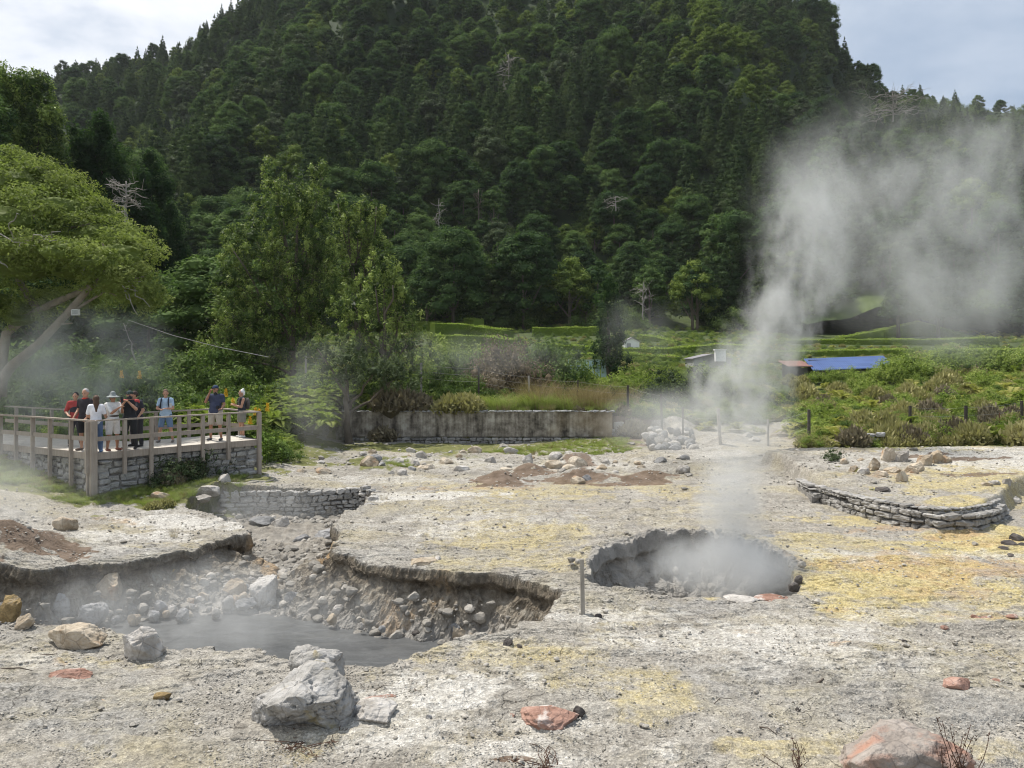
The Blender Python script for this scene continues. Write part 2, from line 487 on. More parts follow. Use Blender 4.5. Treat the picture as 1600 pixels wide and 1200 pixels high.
    grass = E([(-60,745,330,42,1),(120,770,180,30,1),(240,780,140,20,1),(250,755,180,34,1),(360,745,80,24,.7),(650,699,330,11,1),(820,699,220,9,1),(450,714,110,22,.8),(590,726,70,14,.7),(350,800,40,6,.0),(720,715,60,6,.4)], seed=6)
    grass = np.maximum(grass, 1.6 * sstep(39.2, 40.5, y))
    grass = np.maximum(grass, sstep(29, 31, y) * sstep(.35, .45, x / yy))
    grass = np.maximum(grass, sstep(26.5, 28, y) * sstep(.28, .36, -x / yy))
    cA = np.stack([white, yellow, orange], 1); cB = np.stack([brown, grass, pit], 1); 
    cols = {'mA': np.concatenate([cA, grey[:, None]], 1), 'mB': np.concatenate([cB, np.ones((len(px), 1))], 1)}
    fm = near_pit[Fq[:, 0]] < .5
    me = mk_mesh('ground', V, Fq, smooth=fm, cols=cols)
    return me

def mat_ground():
    m, nt = new_mat('ground'); T = NT(nt)
    P = T.pos()
    A = T.attr('mA'); B = T.attr('mB')
    sa = T.n('ShaderNodeSeparateColor'); T.set(sa, 0, A.outputs['Color'])
    sb = T.n('ShaderNodeSeparateColor'); T.set(sb, 0, B.outputs['Color'])
    big = T.noise(P, .6, 6, .6, .2)
    med = T.noise(P, 3.0, 8, .68, .3)
    fin = T.noise(P, 14.0, 8, .7)
    vo = T.n('ShaderNodeTexVoronoi', feature='F1'); T.set(vo, 'Vector', P); vo.inputs['Scale'].default_value = 30; 
    vo2 = T.n('ShaderNodeTexVoronoi', feature='F1'); T.set(vo2, 'Vector', P); vo2.inputs['Scale'].default_value = 75
    vr = T.n('ShaderNodeSeparateColor'); T.set(vr, 0, vo.outputs['Color'])
    vr2 = T.n('ShaderNodeSeparateColor'); T.set(vr2, 0, vo2.outputs['Color'])
    # gritty grey-beige base
    c = T.ramp(T.math('ADD', T.math('MULTIPLY', med, .6), T.math('MULTIPLY', big, .4)), [(.3, (.235,.215,.185)), (.48, (.35,.33,.295)), (.62, (.45,.43,.39)), (.78, (.54,.52,.475))])
    c = T.mix(T.math('MULTIPLY', A.outputs['Alpha'], .9), c, T.ramp(fin, [(.35, (.20,.20,.197)), (.65, (.40,.395,.385))]))
    mot = T.noise(P, 1.15, 9, .74, .5); mot2 = T.noise(P, .45, 8, .7, .4)
    c = T.mix(T.mr(mot, .52, .72, 0, .5), c, (.56, .53, .48, 1))
    c = T.mix(T.mr(mot2, .48, .66, 0, .38), c, (.45, .38, .18, 1))
    c = T.mix(T.mr(T.noise(P, .8, 9, .72, .6), .5, .68, 0, .55), c, (.20, .185, .16, 1))
    wp = T.n('ShaderNodeVectorMath', operation='ADD'); T.set(wp, 0, P); wn2 = T.n('ShaderNodeTexNoise'); T.set(wn2, 'Vector', P); wn2.inputs['Scale'].default_value = 1.7; wn2.inputs['Detail'].default_value = 6; T.set(wp, 1, wn2.outputs['Color'])
    ck = T.n('ShaderNodeTexVoronoi', feature='DISTANCE_TO_EDGE'); T.set(ck, 'Vector', wp.outputs[0]); ck.inputs['Scale'].default_value = 1.5
    ckm = T.math('MULTIPLY', T.mr(ck.outputs['Distance'], 0, .018, 1, 0), T.mr(T.noise(P, .7, 5, .6), .46, .6))
    c = T.mix(T.math('MULTIPLY', ckm, .6), c, (.10, .09, .075, 1))
    def lay(c, mask, col, lo=.28, hi=.55, nz=.5, n=med, amt=.9):
        f = T.math('ADD', mask, T.math('MULTIPLY', T.math('SUBTRACT', n, .5), nz * 2))
        f = T.math('MULTIPLY', T.mr(f, lo, hi), amt)
        f = T.math('MULTIPLY', f, T.mr(mask, 0.02, .2))
        return T.mix(f, c, col)
    ycol = T.ramp(fin, [(.3, (.38,.31,.14)), (.5, (.55,.455,.20)), (.7, (.62,.56,.36))])
    wcol = T.ramp(fin, [(.3, (.44,.42,.385)), (.6, (.68,.665,.63))])
    ocol = T.ramp(fin, [(.3, (.34,.21,.10)), (.55, (.50,.34,.18)), (.75, (.6,.48,.34))])
    bcol = T.ramp(med, [(.3, (.11,.075,.05)), (.7, (.25,.185,.14))])
    c = lay(c, sa.outputs[1], ycol, .1, 1.15, 1.5, T.noise(P, 2.2, 10, .78, .3), .85)
    c = lay(c, sa.outputs[0], wcol, .1, 1.1, 1.5, T.noise(P, 3.0, 10, .78, .4), .92)
    c = lay(c, sa.outputs[2], ocol, .25, 1.15, 1.2, T.noise(P, 3.7, 9, .75, .3), .7)
    # grit: individual grains lighter and darker
    g1 = T.mr(vr.outputs[0], 0, 1, .62, 1.32); g2 = T.mr(vr2.outputs[0], 0, 1, .7, 1.25)
    gg = T.math('MULTIPLY', g1, g2)
    cc = T.n('ShaderNodeCombineColor'); 
    for k in range(3): T.set(cc, k, gg)
    c = T.mix(.75, c, cc.outputs[0], 'MULTIPLY')
    c = lay(c, sb.outputs[0], bcol, .3, .5, .25, med, .92)
    sx = T.n('ShaderNodeSeparateXYZ'); T.set(sx, 0, P)
    # pit walls: earth, darker just below the rim, with ochre and pale crumbs
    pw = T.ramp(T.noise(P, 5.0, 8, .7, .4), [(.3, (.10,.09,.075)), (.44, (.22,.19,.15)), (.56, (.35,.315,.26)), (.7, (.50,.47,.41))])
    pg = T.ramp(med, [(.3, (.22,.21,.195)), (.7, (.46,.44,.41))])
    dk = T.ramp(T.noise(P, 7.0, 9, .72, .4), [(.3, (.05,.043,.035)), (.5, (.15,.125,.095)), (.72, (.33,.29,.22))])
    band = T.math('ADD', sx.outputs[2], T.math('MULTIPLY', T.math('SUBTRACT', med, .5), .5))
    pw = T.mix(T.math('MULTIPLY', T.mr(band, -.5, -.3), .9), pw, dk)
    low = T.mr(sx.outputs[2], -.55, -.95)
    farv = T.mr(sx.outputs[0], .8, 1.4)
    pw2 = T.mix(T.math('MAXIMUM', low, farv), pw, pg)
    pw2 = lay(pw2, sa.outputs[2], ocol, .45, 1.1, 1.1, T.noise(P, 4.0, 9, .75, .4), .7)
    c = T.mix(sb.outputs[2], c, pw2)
    # grass soil
    gcol = T.ramp(T.noise(P, 2.2, 8, .7), [(.3, (.09,.10,.035)), (.5, (.17,.18,.06)), (.7, (.27,.25,.11))])
    sy = T.math('ADD', sx.outputs[1], 0.0)
    gcol = T.mix(T.mr(sy, 39.5, 42), gcol, T.ramp(T.noise(P, 1.2, 8, .7), [(.3, (.035,.05,.015)), (.55, (.07,.10,.028)), (.75, (.12,.15,.05))]))
    c = lay(c, sb.outputs[1], gcol, .3, .6, .6, med, .98)
    c = T.mix(1.0, c, (.865, .85, .82, 1), 'MULTIPLY')
    h = T.math('ADD', T.math('MULTIPLY', med, 1.2), T.math('ADD', T.math('MULTIPLY', fin, .6), T.math('ADD', T.math('MULTIPLY', vo.outputs['Distance'], .55), T.math('MULTIPLY', vo2.outputs['Distance'], .25))))
    h = T.math('SUBTRACT', h, T.math('MULTIPLY', ckm, .8))
    T.out(T.principled(c, .92, T.bump(h, .75, .04), .2))
    return m

MG = mat_ground()
tag(obj('ground', make_ground(), MG), kind='structure')
b = MB()
a = 2500.0
V = [(-a, -a, -3.2), (a, -a, -3.2), (a, a, -3.2), (-a, a, -3.2)]
b.add(V, np.array([[0, 1, 2, 3]]))
tag(b.build('terrain_base', mat_plain('far_soil', (.10, .12, .06), .95, .05)), kind='structure')
# ground just around and behind the viewpoint
gx, gy = np.meshgrid(np.linspace(-14, 14, 60), np.linspace(-14, 4.6, 50))
gz = ground_h(gx, np.maximum(gy, 4.2)) - .05
b = MB(); i = np.arange(49)[:, None] * 60; j = np.arange(59)[None, :]
b.add(np.stack([gx.ravel(), gy.ravel(), gz.ravel()], 1), np.stack([i + j, i + j + 1, i + 60 + j + 1, i + 60 + j], -1).reshape(-1, 4))
tag(b.build('ground', mat_plain('grit_soil', (.33, .30, .25), .95, 3, .3, .6, .03), smooth=True), kind='structure')

# ---- mud pools
def mat_mud():
    m, nt = new_mat('mud'); T = NT(nt)
    P = T.pos()
    mp = T.n('ShaderNodeMapping'); T.set(mp, 'Vector', P); mp.inputs['Scale'].default_value = (1, 2.4, 1)
    n = T.noise(mp.outputs[0], 1.5, 7, .6, 1.2); n2 = T.noise(mp.outputs[0], 8, 5, .6, .5)
    c = T.ramp(n, [(.3, (.07,.072,.072)), (.7, (.12,.122,.12))])
    bb = T.n('ShaderNodeTexVoronoi', feature='F1'); T.set(bb, 'Vector', P); bb.inputs['Scale'].default_value = 2.2
    c = T.mix(T.mr(T.noise(P, 1.1, 8, .7, 1.5), .54, .66, 0, .3), c, (.19, .19, .185, 1))
    T.out(T.principled(c, .3, T.bump(T.math('ADD', T.math('ADD', n, T.math('MULTIPLY', n2, .5)), T.mr(bb.outputs['Distance'], 0, .16, .7, 0)), .3, .05), .4))
    return m
MM = mat_mud()
def mud(name, P, z, label):
    xs = np.linspace(P[:, 0].min() - .3, P[:, 0].max() + .3, 160); ys = np.linspace(P[:, 1].min() - .3, P[:, 1].max() + .3, 110)
    X, Y = np.meshgrid(xs, ys)
    Z = z + .012 * fbm2(X.ravel() * 2, Y.ravel() * 4, 4, 9).reshape(X.shape)
    n = len(xs); i = np.arange(len(ys) - 1)[:, None] * n; j = np.arange(n - 1)[None, :]
    me = mk_mesh(name, np.stack([X.ravel(), Y.ravel(), Z.ravel()], 1), np.stack([i + j, i + j + 1, i + n + j + 1, i + n + j], -1).reshape(-1, 4), smooth=True)
    tag(obj(name, me, MM), label, kind='structure')
mA_ = PA[(PA[:, 1] < 16.4)]
mud('mud_pool', mA_, -1.08, 'grey steaming mud pool below the broken crust')
mud('mud_pool', PB, -1.35, 'dark mud at the bottom of the round steaming vent')

# ================================================================ HILL
RIDGE_PX = np.array([(-400,150),(-200,128),(0,112),(60,116),(120,98),(190,92),(260,70),(320,32),(355,10),(450,-70),(600,-150),(800,-190),(1000,-160),(1150,-90),(1240,-20),
   (1290,12),(1310,60),(1330,92),(1385,126),(1430,128),(1500,138),(1600,146),(1800,150),(2000,200)], float)
def ridge_z_y(u):
    px = 800 + 1200 * u
    yr = np.interp(px, [-400, 0, 355, 600, 1000, 1285, 1330, 1400, 1600, 2000], [430, 430, 400, 380, 370, 350, 345, 300, 270, 260])
    py = np.interp(px, RIDGE_PX[:, 0], RIDGE_PX[:, 1])
    zr = CAMZ - (py - HZ) / F * yr - 7
    return yr, zr
def hill_h(x, y):
    yy = np.maximum(y, 1); u = x / yy
    yr, zr = ridge_z_y(u)
    y0 = 112 + 14 * np.sin(u * 7 + 1)
    t = (y - y0) / (yr - y0)
    z0 = 8.0
    tt = np.clip(t, 0, 1)
    prof = .82 * tt + .18 * tt * tt
    z = z0 + (zr - z0) * prof
    z = np.where(t > 1, zr - (y - yr) * .35, z)
    z = np.where(t < 0, z0 + (y - y0) * .25, z)
    n = fbm2(x * .012 + .3 * np.sin(y * .01), y * .0055, 4, 201)
    rg = 1 - np.abs(n) * 2.6
    env = np.sin(np.pi * np.clip(t, 0, 1)) ** .7
    z = z + env * (16 * (rg - .45)) + env * 6 * fbm2(x * .04, y * .03, 3, 205)
    # dark gully on the left and diagonal spur on the right
    px = 800 + 1200 * u
    gu = np.exp(-((px - (300 + 500 * tt)) / 60.0) ** 2) * np.clip(1 - t * 1.1, 0, 1) * np.clip(t * 8, 0, 1)
    z = z - 16 * gu
    sp = np.exp(-((px - (1260 - 350 * tt)) / 55.0) ** 2) * np.exp(-((tt - .45) / .3) ** 2)
    z = z + 10 * sp
    gv = np.exp(-((px - (1330 - 350 * tt)) / 40.0) ** 2) * np.exp(-((tt - .5) / .3) ** 2)
    z = z - 10 * gv
    return z
NU, NY = 260, 200
us = np.linspace(-1.05, 1.05, NU); ys = np.linspace(104, 560, NY)
U, Y = np.meshgrid(us, ys); X = U * Y
Z = hill_h(X.ravel(), Y.ravel())
i = np.arange(NY - 1)[:, None] * NU; j = np.arange(NU - 1)[None, :]
me = mk_mesh('hillside', np.stack([X.ravel(), Y.ravel(), Z], 1), np.stack([i + j, i + j + 1, i + NU + j + 1, i + NU + j], -1).reshape(-1, 4), smooth=True)
m_, nt_ = new_mat('forest_floor'); T_ = NT(nt_)
T_.out(T_.principled(T_.mix(T_.attr('meadow').outputs['Fac'], T_.ramp(T_.noise(T_.pos(), .15, 6, .65), [(.3, (.012,.022,.008)), (.5, (.024,.042,.014)), (.7, (.04,.065,.02))]), T_.ramp(T_.noise(T_.pos(), .5, 8, .7), [(.3, (.06,.085,.02)), (.7, (.12,.16,.04))])), .95))
a_ = me.attributes.new('meadow', 'FLOAT', 'POINT'); uu_ = X.ravel() / Y.ravel(); yy_ = Y.ravel(); a_.data.foreach_set('value', (sstep(.40, .43, uu_) * (1 - sstep(.50, .56, uu_)) * (1 - sstep(120, 140, yy_)) * .7).astype(np.float32))
tag(obj('hillside', me, m_), kind='structure')
# ================================================================ FOLIAGE
def rnd_unit(n, rng):
    v = rng.normal(size=(n, 3)); return v / np.linalg.norm(v, axis=1)[:, None]
def quads(C, N, size, aspect, rng, fold=0.0, dirv=None):
    """leaf quads (rhombus-ish) at C with normals N"""
    n = len(C)
    if dirv is None: dirv = rnd_unit(n, rng)
    T_ = dirv - N * np.sum(dirv * N, 1)[:, None]; T_ /= np.linalg.norm(T_, axis=1)[:, None] + 1e-9
    B_ = np.cross(N, T_)
    s = np.asarray(size).reshape(-1, 1) * np.ones((n, 1)); w = s * (aspect if np.ndim(aspect) == 0 else np.asarray(aspect).reshape(-1, 1))
    V = np.stack([C - T_ * s, C + B_ * w - T_ * s * .1 + N * s * fold, C + T_ * s, C - B_ * w - T_ * s * .1 + N * s * fold], 1).reshape(-1, 3)
    return V, np.arange(4 * n).reshape(n, 4)
ICO = {}
def ico(sub):
    if sub in ICO: return ICO[sub]
    import bmesh
    bm = bmesh.new(); bmesh.ops.create_icosphere(bm, subdivisions=sub, radius=1)
    V = np.array([v.co[:] for v in bm.verts]); Fq = np.array([[v.index for v in f.verts] for f in bm.faces]); bm.free()
    ICO[sub] = (V, Fq); return ICO[sub]

def crown_mesh(mb, lobes, dens, leaf, rng, aspect=.5, up=.55, shell=(.72, 1.08), under=.35, core=.72, jit=.6, lobevar=.3, tintbase=.5, sub=2, droop=0.0, gaps=0):
    for L in lobes:
        c = np.array(L[0], float); r = np.array(L[1], float) * np.ones(3)
        lt = tintbase + rng.normal() * lobevar * .35 + (L[2] if len(L) > 2 else 0)
        area = 4 * np.pi * ((r[0] * r[1]) ** 1.6 / 3 + (r[0] * r[2]) ** 1.6 / 3 + (r[1] * r[2]) ** 1.6 / 3) ** (1 / 1.6)
        n = max(6, int(area * dens))
        d = rnd_unit(n, rng)
        keep = (d[:, 2] > -.25) | (rng.random(n) < under)
        d = d[keep]; n = len(d)
        # small sub-clumps make the lobe outline uneven
        bump = 1 + .22 * vnoise(d * 2.4 + c * .7, 5) + .12 * vnoise(d * 5.5 + c, 6)
        rad = (shell[0] + (shell[1] - shell[0]) * rng.random(n) ** .6) * bump
        C = c + d * r * rad[:, None]
        N = d / r; N /= np.linalg.norm(N, axis=1)[:, None]
        N = N * (1 - up) + np.array([0, 0, up]) + rng.normal(size=(n, 3)) * jit * .5
        N /= np.linalg.norm(N, axis=1)[:, None]
        C[:, 2] -= droop * (1 - d[:, 2]) * r[2] * .3
        V, Fq = quads(C, N, leaf * (.6 + .8 * rng.random(n)), aspect, rng)
        tl = np.clip(lt + rng.normal(size=n) * .13 + .25 * vnoise(d * 3 + c, 8), 0, 1)
        if gaps:
            kp = vnoise(C * gaps, 12) > -.28; V = V.reshape(-1, 4, 3)[kp].reshape(-1, 3); tl = tl[kp]; Fq = np.arange(len(V)).reshape(-1, 4)
        mb.add(V, Fq, np.repeat(tl, 4))
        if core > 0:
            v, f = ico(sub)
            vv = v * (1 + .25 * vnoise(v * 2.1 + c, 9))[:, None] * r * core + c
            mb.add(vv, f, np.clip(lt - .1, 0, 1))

def limb(mb, a, b, r0, r1, rng, k=6, seg=6, wob=.08, sag=0):
    a = np.array(a, float); b = np.array(b, float); t = np.linspace(0, 1, seg)[:, None]
    L = np.linalg.norm(b - a)
    P = a + (b - a) * t
    w = rng.normal(size=(seg, 3)) * wob * L; w[0] = 0; w[-1] = 0
    P = P + w * .5; P[:, 2] += sag * L * np.sin(np.pi * t[:, 0])
    mb.tube(P, np.linspace(r0, r1, seg), k, t=float(rng.random()))
    return P
BARK = mat_wood('bark', (.07, .055, .04), (.17, .14, .11), 6)
BARK_PALE = mat_wood('pale_bark', (.20, .18, .155), (.40, .37, .33), 6)
BARK_RED = mat_wood('reddish_bark', (.13, .105, .08), (.32, .27, .21), 6)

LF_FOREST = mat_leaf('forest_leaf', (.022,.047,.018), (.054,.098,.032), (.135,.20,.056), .33, .75, .8)
LF_CONIF = mat_leaf('conifer_needles', (.022,.042,.017), (.050,.082,.029), (.10,.14,.042), .25, .75, .6)
LF_LIGHT = mat_leaf('light_leaf', (.05,.08,.018), (.12,.17,.032), (.22,.27,.06), .3, .65, .4)
LF_GREYG = mat_leaf('grey_green_leaf', (.035,.05,.025), (.065,.09,.04), (.12,.15,.07), .15, .7, .4)

def grow_dome(rng, R, H, n, zc):
    """broad crown: lobes spread over a domed volume"""
    lobes = []
    for k in range(n):
        a = k * 2.399 + rng.random() * .6; q = math.sqrt((k + .5) / n)
        rr = R * q * .82
        zz = zc + H * (1 - q ** 1.9) * (.75 + .3 * rng.random()) * .55 - H * .12 * rng.random()
        s = R * (.17 + .2 * rng.random())
        lobes.append(((math.cos(a) * rr, math.sin(a) * rr, zz), (s, s, s * (.5 + .25 * rng.random()))))
    for k in range(n // 2):
        a = rng.random() * 6.28; rr = R * (.6 + .35 * rng.random()); zz = zc - H * (.1 + .35 * rng.random()); s = R * (.2 + .14 * rng.random())
        lobes.append(((math.cos(a) * rr, math.sin(a) * rr, zz), (s, s, s * .6)))
    return lobes
def grow_cone(rng, R, H, z0, n):
    lobes = []
    for k in range(n):
        t = (k + .5) / n
        z = z0 + H * t; rr = R * (1 - t) ** .8 + .15
        m = max(1, int(2 + 5 * (1 - t)))
        for j in range(m):
            a = j * 6.283 / m + k * 1.1 + rng.random() * .8
            s = .36 * rr + .22
            lobes.append(((math.cos(a) * rr * .62, math.sin(a) * rr * .62, z - .15 * rr + rng.normal() * .1), (s, s, s * .62 + .1)))
    lobes.append(((0, 0, z0 + H), (.22, .22, .7)))
    return lobes

KINDS = []
def forest_kind(name, R, H, mode, seed, leaf, dens, matl, trunk_h, core=.74, **kw):
    rng = np.random.default_rng(seed)
    mb = MB()
    if mode == 'dome': lobes = grow_dome(rng, R, H, kw.get('n', 16), trunk_h + H * .45)
    else: lobes = grow_cone(rng, R, H, trunk_h, kw.get('n', 12))
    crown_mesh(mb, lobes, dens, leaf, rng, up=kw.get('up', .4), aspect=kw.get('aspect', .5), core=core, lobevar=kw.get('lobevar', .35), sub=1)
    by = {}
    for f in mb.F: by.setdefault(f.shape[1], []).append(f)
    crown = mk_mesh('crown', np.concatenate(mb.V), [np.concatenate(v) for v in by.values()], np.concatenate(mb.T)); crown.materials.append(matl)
    tb = MB(); tb.tube([(0, 0, -3), (0.1, 0, trunk_h * .5), (0, .1, trunk_h + H * .5)], [.28, .2, .08], 6)
    for k in range(4):
        a = rng.random() * 6.28; limb(tb, (0, 0, trunk_h * (.6 + .3 * rng.random())), (math.cos(a) * R * .6, math.sin(a) * R * .6, trunk_h + H * .3), .1, .04, rng, 5, 4)
    by = {}
    for f in tb.F: by.setdefault(f.shape[1], []).append(f)
    trunk = mk_mesh('trunk', np.concatenate(tb.V), [np.concatenate(v) for v in by.values()], np.concatenate(tb.T)); trunk.materials.append(BARK)
    KINDS.append((name, crown, trunk, mode))
    return len(KINDS) - 1
for s in range(4):
    forest_kind('broadleaf_tree', 3.1 + .55 * s, 6.5 + 1.2 * s, 'dome', 300 + s, .16, 17, LF_FOREST, 3.0, n=20 + 5 * s, up=.5)
for s in range(3):
    forest_kind('conifer_tree', 2.3 + .45 * s, 8.5 + 1.8 * s, 'cone', 310 + s, .16, 17, LF_CONIF, 1.2, n=12 + s, up=.15)
forest_kind('pale_broadleaf_tree', 3.6, 6, 'dome', 320, .16, 17, LF_LIGHT, 2.5, n=16)
forest_kind('grey_green_tree', 3.9, 6.5, 'dome', 321, .17, 15, LF_GREYG, 3.5, n=16)

def place_tree(kind, x, y, z, sc, rz, label, group, name=None, tint=None):
    nm, crown, trunk, mode = KINDS[kind]
    e = empty(name or nm, (x, y, z), rz, label, 'tree', group); e.scale = sc
    c = bpy.data.objects.new('crown', crown); COL.objects.link(c); c.parent = e
    t = bpy.data.objects.new('trunk', trunk); COL.objects.link(t); t.parent = e
    return e, c

# candidate positions on the hillside
rng = np.random.default_rng(77)
cand = []
sp = 5.4
ygrid = 99.0; row = 0
while ygrid < 445:
    w = ygrid * .78
    st = sp * (1 + .12 * (ygrid > 250))
    n = int(2 * w / st)
    for k in range(n):
        cand.append((-w + (k + .5 * (row % 2)) * st + rng.normal() * 1.6, ygrid + rng.normal() * 1.8))
    ygrid += st * .92; row += 1
cand = np.array(cand)
uu = cand[:, 0] / cand[:, 1]
yr, zr = ridge_z_y(uu)
pxx = 800 + 1200 * uu
ok = (cand[:, 1] < yr + 9)
# keep the meadow on the right open; start of the wood
ok &= (cand[:, 1] > 103 + 4 * np.sin(uu * 9)) 
ok &= ~((cand[:, 1] < 108) & (pxx > 1325) & (pxx < 1385))
cand = cand[ok]; uu = uu[ok]; pxx = pxx[ok]; yr = yr[ok]
cz = np.maximum(hill_h(cand[:, 0], cand[:, 1]), np.where(cand[:, 1] < 125, ground_h(cand[:, 0], cand[:, 1]), -99))
nz1 = fbm2(cand[:, 0] * .016, cand[:, 1] * .016, 3, 401)
nz2 = rng.random(len(cand))
kind = np.where(nz2 < .9, (rng.random(len(cand)) * 4).astype(int), 0)
nearridge = (yr - cand[:, 1]) < 35
con = (nz1 > .04) & (nz2 < .75) | (nearridge & (nz2 < .55) & ((pxx < 500) | (pxx > 1400))) | ((pxx < 330) & (nz2 < .7)) | (nz2 < .2)
kind = np.where(con, 4 + (rng.random(len(cand)) * 3).astype(int), kind)
kind = np.where((~con) & (((nz1 < -.25) & (nz2 > .6)) | (nz2 > .955)), 7, kind)
kind = np.where((~con) & (nz2 > .87) & (nz2 < .92), 8, kind)
kind = np.where((pxx > 1020) & (pxx < 1240) & (cand[:, 1] > 190) & (cand[:, 1] < 260) & (nz2 > .35), 7, kind)
scl = .60 + .52 * rng.random(len(cand)) ** 1.3 + .2 * (nz1 > 0)
scl = scl * np.where(nearridge, .62 + .35 * rng.random(len(cand)), 1) * np.where(nearridge & (pxx > 1380), .65, 1)
rot = rng.random(len(cand)) * 6.28
# rank by nearness
order = np.argsort(cand[:, 1])
inview = np.abs(pxx - 800) < 840
NEAR = 285
chosen = [i for i in order if inview[i]][:NEAR]
chset = set(chosen)
def zone(px, py):
    xs = [(150, 'behind the domed tree at the far left'), (330, 'in the dark gully left of the tall evergreen'), (620, 'directly behind the tall evergreen pair'),
          (760, 'behind the hedge terraces left of centre'), (900, 'above the maroon shrubs'), (1030, 'above the white hut'), (1150, 'right of the white hut at the foot of the hill'),
          (1300, 'behind the rising steam column'), (1450, 'above the green meadow in thin steam'), (9999, 'above the blue roof at the far right')]
    for lim, t in xs:
        if px < lim: return t
KD = {'broadleaf_tree': 'dark rounded broadleaf tree', 'conifer_tree': 'dark pointed conifer', 'pale_broadleaf_tree': 'paler yellow-green rounded tree', 'grey_green_tree': 'greyish green rounded tree'}
for i in chosen:
    x, y = cand[i]; z = cz[i]; k = int(kind[i]); s = float(scl[i])
    nm = KINDS[k][0]
    size = 'small ' if s < 1.0 else ('tall ' if s > 1.25 else '')
    lab = size + KD[nm] + ' ' + zone(pxx[i], 0)
    place_tree(k, x, y, z - .5, (s, s, s * (.9 + .3 * nz2[i])), float(rot[i]), lab, lab.replace('tree', 'trees').replace('conifer', 'conifers'))
tr_ = random.Random(12)
for k in range(26):
    px_ = -40 + 470 * (k + .5 * tr_.random()) / 26; D_ = [52, 66, 84][k % 3] + tr_.random() * 8; kk_ = tr_.choice([0, 1, 2, 3, 8]); s_ = .62 + .3 * tr_.random()
    lab_ = KD[KINDS[kk_][0]] + ' in the shaded hollow between platform and gully'
    place_tree(kk_, AT(px_, D_), D_, hz(AT(px_, D_), D_) - 1.6, (s_ * 1.15, s_ * 1.15, s_), tr_.random() * 6, lab_, 'trees in the shaded hollow behind the platform')
# the far wood: too many to count, one scattered object using the same crowns
far = np.array([i for i in range(len(cand)) if i not in chset])
print('far trees', len(far))
def scatter_obj(name, P, S, R, K, meshes, label, cat, scz=None):
    me = mk_mesh(name, P, [])
    for nm, arr, typ in (('s', S, 'FLOAT'), ('rz', R, 'FLOAT'), ('k', K, 'INT')):
        a = me.attributes.new(nm, typ, 'POINT'); a.data.foreach_set('value', np.asarray(arr, dtype=np.float32 if typ == 'FLOAT' else np.int32))
    V3 = np.stack([S, S, S if scz is None else scz], 1)
    a = me.attributes.new('sv', 'FLOAT_VECTOR', 'POINT'); a.data.foreach_set('vector', V3.astype(np.float32).ravel())
    o = obj(name, me); tag(o, label, cat, kind='stuff')
    ng = bpy.data.node_groups.new(name, 'GeometryNodeTree')
    ng.interface.new_socket('Geometry', in_out='INPUT', socket_type='NodeSocketGeometry')
    ng.interface.new_socket('Geometry', in_out='OUTPUT', socket_type='NodeSocketGeometry')
    N = ng.nodes; Lk = ng.links
    gi = N.new('NodeGroupInput'); go = N.new('NodeGroupOutput')
    m2p = N.new('GeometryNodeMeshToPoints'); Lk.new(gi.outputs[0], m2p.inputs[0])
    g2i = N.new('GeometryNodeGeometryToInstance')
    for src in reversed(meshes):
        oi = N.new('GeometryNodeObjectInfo'); oi.transform_space = 'ORIGINAL'; oi.inputs['Object'].default_value = src; oi.inputs['As Instance'].default_value = False
        Lk.new(oi.outputs['Geometry'], g2i.inputs[0])
    iop = N.new('GeometryNodeInstanceOnPoints'); iop.inputs['Pick Instance'].default_value = True
    def at(nm, dt):
        a = N.new('GeometryNodeInputNamedAttribute'); a.data_type = dt; a.inputs[0].default_value = nm; return a.outputs[0]
    Lk.new(m2p.outputs[0], iop.inputs['Points']); Lk.new(g2i.outputs[0], iop.inputs['Instance'])
    Lk.new(at('k', 'INT'), iop.inputs['Instance Index']); Lk.new(at('sv', 'FLOAT_VECTOR'), iop.inputs['Scale'])
    cx = N.new('ShaderNodeCombineXYZ'); Lk.new(at('rz', 'FLOAT'), cx.inputs[2]); Lk.new(cx.outputs[0], iop.inputs['Rotation'])
    Lk.new(iop.outputs[0], go.inputs[0])
    md = o.modifiers.new('scatter', 'NODES'); md.node_group = ng
    return o
SRC = []
for k in range(len(KINDS)):
    src = next((o for o in COL.objects if o.type == 'MESH' and o.data == KINDS[k][1]), None)
    if src is None:
        i = chosen[k]; e, src = place_tree(k, cand[i][0] + 2, cand[i][1] + 2, cz[i], (1, 1, 1), 0, KD[KINDS[k][0]] + ' ' + zone(pxx[i], 0), 'trees at the foot of the hill')
    SRC.append(src)
Pf = np.stack([cand[far, 0], cand[far, 1], cz[far] - .8], 1)
scatter_obj('far_forest', Pf, scl[far], rot[far], kind[far], SRC, 'dense dark green forest covering the upper hillside to the ridge', 'forest', scl[far] * (.9 + .3 * nz2[far]))

# ---------------------------------------------------------------- individual trees and shrubs
def parts_tree(name, loc, crown_mb, trunk_mb, leafm, barkm, label, cat='tree', group=None, extra=None):
    e = empty(name, loc, 0, label, cat, group)
    if crown_mb is not None: crown_mb.build('crown', leafm, e)
    if trunk_mb is not None and trunk_mb.n: trunk_mb.build('trunk', barkm, e, smooth=True)
    if extra is not None: extra.build('dead_branches', BARK_PALE, e, smooth=True)
    return e

